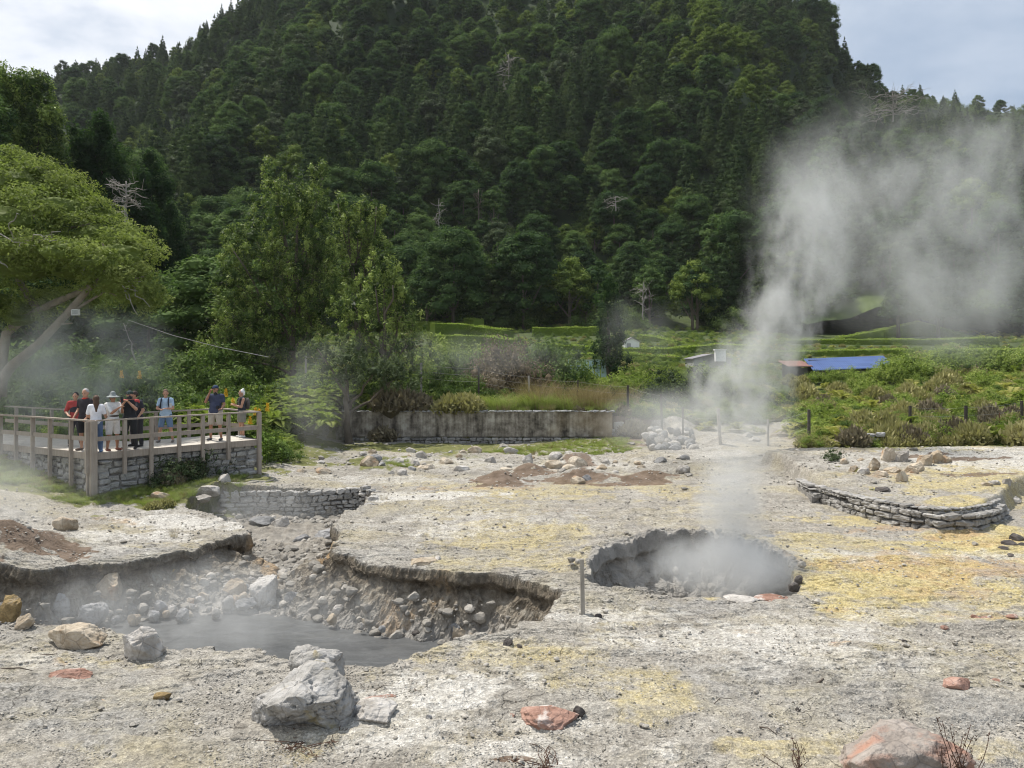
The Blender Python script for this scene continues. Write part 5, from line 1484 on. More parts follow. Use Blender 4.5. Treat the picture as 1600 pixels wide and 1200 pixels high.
# ================================================================ PLATFORM
WD = mat_wood('weathered_timber', (.25, .205, .165), (.40, .345, .29), 26)
DECK = mat_wood('deck_boards', (.42, .38, .32), (.60, .56, .49), 12)
C_ = np.array([-12.2, 22.5]); R_ = np.array([-8.7, 26.3]); L_ = np.array([-20.6, 27.2])
dR = (R_ - C_) / np.linalg.norm(R_ - C_); nR = np.array([-dR[1], dR[0]]); dL = (L_ - C_) / np.linalg.norm(L_ - C_); nL = np.array([dL[1], -dL[0]])
if nR[1] < 0: nR = -nR
if nL[1] < 0: nL = -nL
WDT = 2.5; DZ = 1.42
R2 = R_ + nR * WDT; L2 = L_ + nL * WDT
A_ = np.array([dR, -dL]).T; tt = np.linalg.solve(A_, (L2 - R2)); I_ = R2 + dR * tt[0]
PF = empty('viewing_platform', (C_[0], C_[1], 0), 0, 'wooden-railed viewing platform on a stone base with visitors at left', 'platform')
o3 = np.array([C_[0], C_[1], 0])
def W3(p, z): return np.array([p[0] - C_[0], p[1] - C_[1], z])
d = MB()
top = [W3(p, DZ) for p in (C_, R_, R2, I_)]; bot = [W3(p, DZ - .12) for p in (C_, R_, R2, I_)]
d.add(np.array(top + bot), np.array([[0,1,2,3],[7,6,5,4],[0,4,5,1],[1,5,6,2],[2,6,7,3],[3,7,4,0]]))
top = [W3(p, DZ) for p in (L_, C_, I_, L2)]; bot = [W3(p, DZ - .12) for p in (L_, C_, I_, L2)]
d.add(np.array(top + bot), np.array([[0,1,2,3],[7,6,5,4],[0,4,5,1],[2,6,7,3],[3,7,4,0]]))
d.build('deck', DECK, PF)
fb = MB()
for a, b_, n in ((C_, R_, nR), (L_, C_, nL), (R_, R2, -dR)):
    fb.beam(W3(a - n * .03, DZ - .09), W3(b_ - n * .03, DZ - .09), .04, .2)
fb.build('edge_board', WD, PF)
sb = MB()
rp = [C_ + dR * .0 + nR * .12, R_ + nR * .12]; gR = np.array([hz(*C_) - .3, hz(*R_) - .2])
outp = C_ + np.array([3, -8])
course_stones(sb, rp, gR, DZ - .2, rngw, hc=.21, lc=.4, dep=.36, out=outp, rough=.14)
lp = [L_ + nL * .12, C_ + (L_ - C_) * .4 + nL * .12, C_ + nL * .12]; gL = np.array([hz(*lp[0]) - .2, hz(*lp[1]) - .2, hz(*C_) - .3])
course_stones(sb, lp, gL, DZ - .2, rngw, hc=.2, lc=.34, dep=.36, out=outp, rough=.18)
course_stones(sb, [R_ - dR * .12, R2 - dR * .12], hz(*R_) - .3, DZ - .2, rngw, hc=.2, lc=.34, dep=.36, out=R_ + dR * 4, rough=.16)
for a, b_, n, g in ((C_, R_, nR, gR.min()), (L_, C_, nL, -.2)):
    c = (a + b_) / 2 + n * .6; dd = (b_ - a) / np.linalg.norm(b_ - a)
    sb.box((c[0], c[1], (DZ - .2 + g) / 2), (np.linalg.norm(b_ - a) - .1, .9, DZ - .2 - g), rz=math.atan2(dd[1], dd[0]), t=.15)
sb.V = [v - o3 for v in sb.V]
sb.build('stone_base', G_WALL, PF)
def post(p, z0, z1, w=.1, t=None):
    m = MB(); m.box((p[0] - C_[0], p[1] - C_[1], (z0 + z1) / 2), (w, w, z1 - z0), rz=math.atan2(dR[1], dR[0]), t=.5); m.build('post', WD, PF)
TOP = DZ + .94
def u_on(a, dirv, px):
    u = (px - 800) / F; return (u * a[1] - a[0]) / (dirv[0] - u * dirv[1])
for px, zb in ((195, .75), (236.5, .1), (280, .95), (317, .9), (357, .85)):
    s = u_on(C_ - nR * .08, dR, px); p = C_ - nR * .08 + dR * s; post(p, min(zb, DZ - .3) if px != 236.5 else hz(*p) - .1, TOP, .1)
post(R_ - nR * .08, hz(*R_) - .2, TOP, .12)
for px in (111, 78, 51, 25, 1, -24):
    s = u_on(C_ - nL * .08, dL, px); p = C_ - nL * .08 + dL * s; post(p, hz(*p) - .1 if px in (78, 111) else .7, TOP, .1)
post(C_ - np.array([0, .12]), -.25, TOP + .02, .17); post(C_ - np.array([.16, .13]), .85, TOP - .01, .13); post(C_ - np.array([.18, .04]), -.2, TOP - .2, .12)
for a, dv, L in ((R2 - dR * .1, -dR, np.linalg.norm(R2 - I_)), (I_, dL, 7.5)):
    k = 0
    while k * 1.15 < L:
        post(a + dv * k * 1.15, DZ - .1, TOP, .1); k += 1
post(R_ + nR * WDT * .5, DZ - .1, TOP, .1)
for nm, z, w_, h_ in (('top_rail', TOP, .13, .045), ('middle_rail', DZ + .42, .035, .13)):
    m = MB(); e = .0 if nm == 'top_rail' else .0
    z_ = z + (.02 if nm == 'top_rail' else 0)
    m.beam(W3(C_ - nR * .08, z_), W3(R_ - nR * .08, z_), w_, h_); m.beam(W3(C_ - nL * .08, z_ - .004), W3(L_ - nL * .08, z_ - .004), w_, h_)
    m.beam(W3(R2, z_ - .006), W3(I_, z_ - .006), w_, h_); m.beam(W3(I_, z_ - .01), W3(L2, z_ - .01), w_, h_); m.beam(W3(R_ - nR * .08, z_ - .014), W3(R2, z_ - .014), w_, h_)
    m.build(nm, WD, PF)

# ================================================================ FENCES, STAKE, LAMP, HUTS
WOODG = mat_wood('grey_post', (.22, .2, .17), (.42, .39, .34), 20); WOODD = mat_wood('dark_post', (.035, .03, .025), (.10, .085, .07), 20)
WIRE = mat_plain('wire', (.35, .34, .32), .5, 5, .1, 0)
def fence(name, label, posts, cat='fence'):
    D0 = posts[0][3]; x0 = AT(posts[0][0], D0)
    e = empty(name, (x0, D0, hz(x0, D0)), 0, label, cat); z0 = hz(x0, D0); tops = []
    for px, pt, pb, D, dark, lean, wd in posts:
        x = AT(px, D); zt = ZP(pt, D); zb = min(ZP(pb, D), hz(x, D)) - .15
        m = MB(); m.beam((x - x0 + lean, D - D0, zb - z0), (x - x0, D - D0, zt - z0), wd, wd); m.build('post', WOODD if dark else WOODG, e)
        tops.append((x - x0, D - D0, zt - z0 - .08))
    for dz in (0, -.35, -.7):
        m = MB()
        for a, b_ in zip(tops[:-1], tops[1:]):
            a = np.array(a); b_ = np.array(b_); t = np.linspace(0, 1, 7)[:, None]; P = a + (b_ - a) * t; P[:, 2] += dz - .06 * np.sin(np.pi * t[:, 0]); m.tube(P, .0035, 4)
        m.build('wire', WIRE, e)
fence('wire_fence', 'wire fence with grey and dark posts running behind the retaining wall into the steam',
  [(478,556,578,42,0,0,.1),(658,567,608,41.5,0,0,.11),(748,574,612,41.5,1,0,.09),(826,587,615,41,0,.08,.1),(903,594,618,40.5,1,0,.07),(981,602,647,39.8,1,0,.11),(1033,616,660,37.5,1,.04,.09),(1067,636,665,36,1,0,.07),(1122,638,684,33.5,0,.1,.12),(1200,655,690,33,0,0,.08),(1264,640,672,32.4,1,0,.1)])
fence('garden_fence', 'half-buried dark fence posts standing among the right bank bushes', [(1422,634,650,34.5,1,0,.10),(1509,634,650,34.5,1,0,.11),(1596,626,650,34.5,1,.05,.09)])
m = MB(); x_, y_ = G(1560, 655, 1.2); m.tube([(0, 0, 0), (.02, 0, 1.2)], .02, 6, t=.5); o = m.build('metal_stake', mat_plain('rust', (.16, .08, .05), .8), None, loc=(AT(1561, 34), 34, .6)); tag(o, 'thin rusty stake in the right bank bushes', 'stake')
# wooden stake between the two pits
x_, y_ = G(911, 961, 0); m = MB()
m.beam((0, 0, -.15), (-.02, 0, .9), .065, .065); m.box((.035, 0, .62), (.05, .03, .02))
o = m.build('wooden_stake', WOODG, None, loc=(x_, y_, hz(x_, y_))); tag(o, 'weathered square wooden stake standing between the two pits', 'stake')
# flood lamp on the leaning trunk
LD = 28.0
e = empty('floodlight', (AT(113, LD), LD, ZP(488, LD)), 0, 'small white floodlight fixed to the leaning trunk above the platform', 'lamp')
WH = mat_plain('white_metal', (.7, .7, .7), .4, 5, .05, 0)
m = MB(); m.box((.12, 0, 0), (.30, .10, .22), rz=-.2); m.build('housing', WH, e)
m = MB(); m.box((.115, -.055, 0), (.24, .02, .16), rz=-.2); m.build('glass', mat_plain('lamp_glass', (.32, .34, .33), .15, 5, .1, 0), e)
m = MB(); m.tube([(-.2, .3, .12), (-.1, .1, .05), (0, 0, .06)], .014, 6); m.build('bracket', WH, e)
m = MB(); P = [np.array([AT(px, 33), 33, ZP(py, 33)]) for px, py in ((200, 500), (270, 524), (340, 542), (420, 558))]; base = P[0]
m.tube(np.array(P) - base, .014, 5); o = m.build('cable', WIRE, None); o.location = base; tag(o, 'pale overhead cable sagging behind the platform visitors', 'cable')
# white hut
def hut(px0, px1, pyb, pyt, D, depth, roofh, label, wallc, roofc, name='hut', over=.12, door=True):
    x0, x1 = AT(px0, D), AT(px1, D); zb, zt = ZP(pyb, D), ZP(pyt, D); w = x1 - x0; h = zt - zb
    e = empty(name, ((x0 + x1) / 2, D, zb), 0, label, 'building')
    m = MB(); m.box((0, depth / 2, h / 2), (w, depth, h))
    hp = roofh; V = [(-w/2, 0, h), (w/2, 0, h), (0, 0, h + hp), (-w/2, depth, h), (w/2, depth, h), (0, depth, h + hp)]
    m.add(np.array(V), [np.array([[0,1,2],[5,4,3]])]); m.build('wall', wallc, e)
    r = MB()
    for s in (-1, 1):
        a = np.array([s * (w / 2 + over), h - hp * over / (w / 2)]); b_ = np.array([0, h + hp])
        V = [(a[0], -over, a[1]), (b_[0], -over, b_[1]), (b_[0], depth + over, b_[1]), (a[0], depth + over, a[1])]
        V = np.array(V + [(v[0], v[1], v[2] + .07) for v in V]); V[:, 2] += .005
        r.add(V, np.array([[0,1,2,3],[7,6,5,4],[0,4,5,1],[1,5,6,2],[2,6,7,3],[3,7,4,0]]))
    r.build('roof', roofc, e)
    if door:
        m = MB(); m.box((-w * .22, -.02, h * .42), (w * .28, .04, h * .84)); m.build('door', mat_plain('grey_door', (.3, .3, .3), .6, 4, .1, 0), e)
WHITEW = mat_plain('whitewash', (.75, .75, .74), .8, 3, .08, .2); GREYR = mat_plain('grey_roof', (.22, .21, .22), .8, 6, .2, .3)
hut(976, 999, 549, 534, 79, 1.6, .4, 'tiny white hut with grey gable roof beside the cypress', WHITEW, GREYR)
hut(1084, 1142, 576, 561, 62, 3.0, .35, 'low grey-roofed shed fading into the steam', mat_plain('grey_wall', (.3, .3, .29), .9, 4, .2, .1), GREYR, name='shed', door=False)
o = MB(); o.box((0, 0, 0), (.8, .5, .9)); o.box((0, 0, .48), (.95, .62, .08)); o = o.build('chimney', WHITEW, None, loc=(AT(1125, 61.6), 61.6, ZP(556, 61.6))); tag(o, 'white square chimney block beside the shed roof in the steam', 'chimney')
def mat_corr(name, col):
    m, nt = new_mat(name); T = NT(nt); P = T.coord('Object')
    wv = T.n('ShaderNodeTexWave', bands_direction='X'); T.set(wv, 'Vector', P); wv.inputs['Scale'].default_value = 1.6
    mp = T.n('ShaderNodeMapping'); T.set(mp, 'Vector', P); mp.inputs['Scale'].default_value = (.6, 5, 5)
    n = T.noise(mp.outputs[0], 1, 5, .6)
    c = T.ramp(n, [(.3, [v * .8 for v in col]), (.7, [min(1, v * 1.25) for v in col])])
    T.out(T.principled(c, .7, T.bump(wv.outputs['Fac'], .4, .03), .1)); return m
def lean_roof(px0, px1, pt, pb, D, dep, label, col, name, nm_mat, slope_px=0):
    x0, x1 = AT(px0, D), AT(px1, D); zf = ZP(pb, D); zr_ = ZP(pt, D + dep)
    zg = hz((x0 + x1) / 2, D)
    e = empty(name, ((x0 + x1) / 2, D, zg), 0, label, 'building'); w = x1 - x0
    n = 40; xs = np.linspace(-w / 2, w / 2, n * 4); zc = .03 * np.sin(np.arange(n * 4) * np.pi / 2)
    sl = slope_px / F * D * (xs / w)
    V = np.concatenate([np.stack([xs, 0 * xs, zf - zg + zc + sl], 1), np.stack([xs, 0 * xs + dep, zr_ - zg + zc + sl], 1), np.stack([xs, 0 * xs, zf - zg + zc + sl - .04], 1), np.stack([xs, 0 * xs + dep, zr_ - zg + zc + sl - .04], 1)])
    m = MB(); k = np.arange(n * 4 - 1)[:, None]; N4 = n * 4
    m.add(V, np.concatenate([k + np.array([[0, 1, N4 + 1, N4]]), k + np.array([[2 * N4, 3 * N4, 3 * N4 + 1, 2 * N4 + 1]]), k + np.array([[0, 2 * N4, 2 * N4 + 1, 1]])])); m.build('roof', mat_corr(nm_mat, col), e)
    m = MB(); m.box((0, .35 + .1, (zf - zg) / 2 - .1), (w - .4, .12, zf - zg - .1)); m.box((0, dep - .3, (zr_ - zg) / 2 - .12), (w - .4, .12, zr_ - zg - .15)); m.build('wall', mat_plain('shed_wall', (.16, .15, .14), .9), e)
lean_roof(1271, 1400, 558, 576, 57, 1.9, 'long blue corrugated roof among the bushes at right', (.075, .12, .26), 'blue_roofed_shed', 'blue_metal', 5)
for px_, s_ in ((1275,1.3),(1298,1.35),(1322,1.6),(1345,1.5),(1364,1.3),(1385,1.7),(1402,2.5),(1418,2.7),(1255,1.0),(1236,1.1)):
    plant_px('bright' if s_ > 1.1 else 'heath', px_, 54.5, s_ * 1.15, where='just in front of the blue and red roofs')
lean_roof(1232, 1270, 564, 572, 57.5, 2.2, 'short faded red corrugated roof left of the blue roof', (.30, .18, .155), 'red_roofed_shed', 'red_metal', 0)
m = MB(); 
for k in range(6): m.box((k * .42 - 1.0, 0, .75), (.34, .03, 1.1), t=.5)
m.box((0, 0, 1.36), (2.6, .05, .05)); 
for s in (-1.3, 1.3): m.box((s, 0, .7), (.05, .06, 1.4))
o = m.build('washing_line', mat_plain('pale_teal_sheet', (.45, .60, .58), .8, 2, .3, .2), None, loc=(AT(918, 52), 52, ZP(594, 52))); tag(o, 'small pale teal and white screen between the bushes left of the cypress', 'screen')

# ================================================================ SMALL THINGS ON THE GROUND
STK = mat_plain('dry_twig', (.10, .08, .065), .9, 20, .3, .2)
def twig(pts, r, label, lift=.015):
    P = []
    for px, py in pts:
        x, y = G(px, py, 0.03); P.append([x, y, hz(x, y) + lift])
    P = np.array(P); P[len(P) // 2, 2] += .03; base = P[0].copy(); m = MB(); m.tube(P - base, np.linspace(r, r * .4, len(P)), 5)
    o = m.build('twig', STK, None, smooth=True); o.location = base; tag(o, label, 'twig')
twig([(1114,1112),(1116,1100),(1126,1094),(1144,1091)], .008, 'thin curved twig in the gravel right of centre')
twig([(1276,1068),(1286,1064),(1289,1058)], .018, 'short dark curled stick in the right gravel')
twig([(1187,1137),(1200,1143),(1213,1149)], .01, 'dark twig lying beside the dead sprig')
twig([(648,1078),(655,1090),(664,1097),(662,1082)], .009, 'forked black twig beyond the pale rock')
twig([(585,1080),(600,1075),(612,1072)], .006, 'straight thin twig right of the large boulder'); twig([(795,1098),(806,1103),(812,1104)], .014, 'bent dark twig above the salmon rock')
twig([(0,1050),(30,1051),(56,1052)], .012, 'long dark root lying across the gravel at far left'); twig([(62,1027),(80,1029),(104,1022)], .009, 'dark twig below the rust boulder')
twig([(828,1164),(838,1170),(848,1173)], .009, 'short twig at the bottom centre')
DS = mat_leaf('dead_stem', (.05, .03, .02), (.10, .06, .045), (.18, .12, .08), .1, .8, .2)
def sprig(px, py, D, H, n, label, spread=.25, seed=0, tone=.5):
    rng = np.random.default_rng(seed); x = AT(px, D); z = hz(x, D); e = empty('dry_plant', (x, D, z), 0, label, 'plant'); st = MB(); lf = MB()
    for k in range(n):
        a = rng.random() * 6.28; L = H * (.45 + .6 * rng.random()); s0 = np.array([rng.normal() * .05, rng.normal() * .05, 0]); tip = s0 + np.array([math.cos(a) * spread * rng.random(), math.sin(a) * spread * .6, L])
        t = np.linspace(0, 1, 6)[:, None]; P = s0 + (tip - s0) * t; P[:, 0] += .03 * np.sin(t[:, 0] * 5 + k); st.tube(P, np.linspace(.006, .003, 6), 4)
        m_ = int(60 * L); q = rng.random(m_) ** .8; C = s0 + (tip - s0) * q[:, None] + rng.normal(size=(m_, 3)) * .012; N = rnd_unit(m_, rng)
        dv = rnd_unit(m_, rng); dv[:, 2] = np.abs(dv[:, 2]) + .4; dv /= np.linalg.norm(dv, axis=1)[:, None]
        V, Fq = quads(C, N, .018, .3, rng, dirv=dv); lf.add(V, Fq, np.repeat(np.clip(tone + rng.normal(size=m_) * .2, 0, 1), 4))
    st.build('stems', DS, e); lf.build('dry_leaves', DS, e)
sprig(1500, 1230, 7.25, .72, 16, 'tall dark dried heather stems in front of the red-topped boulder', .42, 1, .35)
sprig(1250, 1215, 7.55, .34, 9, 'reddish dead sprig at the bottom edge left of the red-topped boulder', .3, 2, .6)
sprig(850, 1205, 7.85, .10, 14, 'flat brown dead cushion at the bottom centre', .4, 3, .5)
sprig(470, 1168, 8.3, .07, 18, 'brown litter at the foot of the large boulder', .5, 5, .4); sprig(520, 1160, 8.45, .06, 12, 'grey litter under the right side of the large boulder', .4, 6, .5)

# ---- gravel: loose chips lying all over the ground
def rsrc(k, mat):
    V, Fq = RTL[k]; V = V / np.abs(V).max() * .5
    me = mk_mesh('stone', V, Fq); me.materials.append(mat)
    px, py = [(700,1060),(980,1130),(330,1130),(1150,1060),(540,1180),(1400,1060),(260,1160),(1090,1160)][k]
    x, y = G(px, py); o = obj('stone', me); o.location = (x, y, hz(x, y) + .01); o.scale = (.06,) * 3
    s_ = 0
    names = ['grey', 'grey', 'white', 'grey', 'tan', 'dark', 'white', 'tan']
    tag(o, 'single %s chip lying %s' % (names[k], ['beyond the pale rock', 'right of the salmon rock', 'left of the large boulder', 'near the curved twig', 'in front of the large boulder', 'left of the brick-red rock', 'at the bottom left', 'at the bottom right of centre'][k]), 'stone')
    return o
GV = [mat_rock('chip', [tuple(c * v for c in (.30,.275,.235)), tuple(c * v for c in (.42,.39,.34)), tuple(c * v for c in (.55,.52,.47))], None, 3, .2, rnd=.1) for v in (.62, .85, 1.1)]
SRCP = [rsrc(k, m) for k, m in enumerate([GV[0], GV[2], GV[2], GV[1], GV[1], G_DARK, GV[2], GV[1]])]
rng = np.random.default_rng(99)
n = 90000
py = 560 + 50 + (760) * rng.random(n) ** .75; px = -150 + 1900 * rng.random(n)
y = CAMZ * F / (py - HZ); x = (px - 800) / F * y
ok = (y < 42)
x, y, px, py = x[ok], y[ok], px[ok], py[ok]
dens = .5 + .5 * fbm2(x * .9, y * .9, 4, 777) * 1.6
rub = (py > 700) & (py < 745) & (px > 520) & (px < 1120) | ((px > 1210) & (px < 1420) & (py > 690) & (py < 800))
dl, _, _ = sdf_poly(x, y, PAr); db_, _, _ = sdf_poly(x, y, PBr)
dens = np.where(rub, 1.2, dens) * np.where((px < 420) & (py < 800), .25, 1) * np.where(px < 620, 1.35, 1)
yz = (px > 1050) & (py < 960) & (py > 790); dens = np.where(yz, dens * .55, dens)
keep = (rng.random(len(x)) < dens) & (dl < -.02) & (db_ < -.02)
x, y = x[keep], y[keep]
z = ground_h(x, y) + .035 * fbm2(x * 1.3, y * 1.3, 5, 31)
s = (.012 + .022 * rng.random(len(x)) ** 3) * np.clip(y / 8, 1, 4.0) * (1 + 1.5 * (rng.random(len(x)) < .03))
kk = rng.choice(8, len(x), p=[.10, .20, .17, .17, .14, .004, .12, .096])
scatter_obj('gravel', np.stack([x, y, z + .1 * s + .022], 1), s, rng.random(len(x)) * 6.28, kk, SRCP, 'loose gravel chips strewn over the pale crust', 'gravel', s * (.5 + .5 * rng.random(len(x))))
# stones of the pit walls
xx = []; 
for P, m_ in ((PAr, 2300), (PBr, 500)):
    q = P.min(0) + (P.max(0) - P.min(0)) * rng.random((m_ * 4, 2)); d_, _, _ = sdf_poly(q[:, 0], q[:, 1], P); q = q[(d_ > .22) & (d_ < 1.3)][:m_]; d_, _, _ = sdf_poly(q[:, 0], q[:, 1], P); xx.append(np.concatenate([q, d_[:, None], np.full((len(q), 1), 0 if m_ > 2000 else 1)], 1))
q = np.concatenate(xx); 
wl = np.where(q[:, 3] > 0, 1.15, 1.0 * np.where(q[:, 1] > 18, .35, 1) * (1 - .5 * (1 - sstep(10.5, 13, q[:, 1]))) * (1 + .3 * sstep(-8, -5, q[:, 0]))); D_ = np.where(q[:, 3] > 0, 1.6, .82 + .75 * (1 - sstep(14.6, 16.8, q[:, 1])))
t = np.clip(q[:, 2] / wl, 0, 1); zz = ground_h(q[:, 0], q[:, 1]) - .07 - (D_ - .07) * (1 - (1 - t) ** 1.7)
s = .035 + .26 * rng.random(len(q)) ** 4
qb = PB.min(0) - .6 + (PB.max(0) - PB.min(0) + 1.2) * rng.random((5000, 2)); db2, _, _ = sdf_poly(qb[:, 0], qb[:, 1], PB); mb2 = (db2 > -.42) & (db2 < .12) & (qb[:, 1] > 14.6); qb = qb[mb2][:30]; db2 = db2[mb2][:30]
q = np.concatenate([q, np.stack([qb[:, 0], qb[:, 1], db2, np.ones(len(qb))], 1)]); zz = np.concatenate([zz, ground_h(qb[:, 0], qb[:, 1]) + .16]); s = np.concatenate([s, .05 + .14 * rng.random(len(qb)) ** 2])
kp = (zz > -1.2)
scatter_obj('rubble', np.stack([q[:, 0], q[:, 1], zz + .02], 1)[kp], s[kp], (rng.random(len(q)) * 6.28)[kp], rng.choice(8, len(q), p=[.5, .08, .06, .15, .12, .03, .02, .04])[kp], SRCP, 'rubble of small stones on the sloping walls of the pits', 'rubble', s[kp] * 1.1)
# ---- grass cover
def gsrc(kind, px, py, lab):
    x, y = G(px, py); o = bpy.data.objects.new('grass_tuft', B_[kind][0]); COL.objects.link(o); o.location = (x, y, hz(x, y)); o.scale = (.3, .3, .3); tag(o, lab, 'grass'); return o
GS = [gsrc('tallgrass', 500, 704, 'short green tuft on the grass strip, left end'), gsrc('straw', 640, 706, 'dry tuft on the grass strip'), gsrc('tallgrass', 300, 780, 'green tuft below the platform')]
n = 26000
px = -120 + 1150 * rng.random(n); py = 686 + 125 * rng.random(n)
x, y = (px - 800) / F * CAMZ * F / (py - HZ), CAMZ * F / (py - HZ)
q = fbm2(x * .5, y * .5, 4, 888) * 60
m1 = (px < 395) & (py < 792 + q * .3 - np.maximum(0, px - 250) * .25); m2 = (px > 415) & (py < 709 + q * .1) & (px < 985); m3 = (px > 400) & (px < 640) & (py < 733) & (q > 4); m4 = (px >= 390) & (px < 470) & (py < 735)
inside = (np.cross(dR, np.stack([x, y], 1) - C_) > 0) & (np.cross(dL, np.stack([x, y], 1) - C_) < 0)
k = (m1 | m2 | m3 | m4) & ~inside & (rng.random(n) < .8)
x, y = x[k], y[k]; s = (.14 + .16 * rng.random(len(x)))
scatter_obj('grass', np.stack([x, y, ground_h(x, y) - .01], 1), s, rng.random(len(x)) * 6.28, rng.choice(3, len(x), p=[.45, .15, .4]), GS, 'short green grass below the platform and along the retaining wall', 'grass', s * (.55 + .5 * rng.random(len(x))))
# ---- undergrowth filling the gardens and banks between the counted bushes
def usrc(k, px, D, lab):
    o = plant_px(k, px, D, .9, label=lab); return o
US = [usrc('ferny', 1500, 40, 'yellowing fern standing alone in the middle of the right bank'), usrc('heath', 1460, 43, 'olive heather high in the right bank'), usrc('bright', 1200, 41, 'bright shrub in the steam left of the right bank'), usrc('mid', 700, 44, 'leafy shrub behind the fence near the grey post')]
n = 7600
y = 39.6 + 72 * rng.random(n) ** 1.3; u = -.72 + 1.45 * rng.random(n)
na = 700; y[:na] = 29.5 + 12 * rng.random(na); u[:na] = -.75 + .46 * rng.random(na); y[na:na + 900] = 31.5 + 9 * rng.random(900); u[na:na + 900] = .38 + .36 * rng.random(900); x = u * y
k = ~((u > .34) & (u < .52) & (y > 49) & (y < 64)) & ~((y < 40.6) & (u > -.25) & (u < .14)) & ~((y > 86) & (u > .36) & (u < .56))
x, y, u = x[k], y[k], u[k]
s = (.7 + .4 * rng.random(len(x))) * np.where(y > 60, .75, 1)
kk = np.where((u < -.28) & (y < 60), rng.choice(4, len(x), p=[.08, .04, .1, .78]), np.where(u > .33, rng.choice(4, len(x), p=[.4, .25, .25, .1]), rng.choice(4, len(x), p=[.12, .12, .38, .38])))  # far left favours darker shrubs, their colour standing in for shade
scatter_obj('undergrowth', np.stack([x, y, ground_h(x, y) - .05], 1), s, rng.random(len(x)) * 6.28, kk, US, 'low ferns and shrubs covering the gardens and slopes', 'undergrowth', s * .9)

# low wood-floor plants on the hillside under the trees
n = 3600; y = 104 + 330 * rng.random(n) ** .9; u = -.72 + 1.44 * rng.random(n); x = u * y
k = ~((y < 108) & (u > .43) & (u < .49)); x, y = x[k], y[k]
s = 2.6 + 2.2 * rng.random(len(x))
scatter_obj('hill_undergrowth', np.stack([x, y, np.maximum(hill_h(x, y), np.where(y < 125, ground_h(x, y), -99)) - .3], 1), s, rng.random(len(x)) * 6.28, np.full(len(x), 3), US, 'dark bushes filling the forest floor of the hillside', 'undergrowth', s)
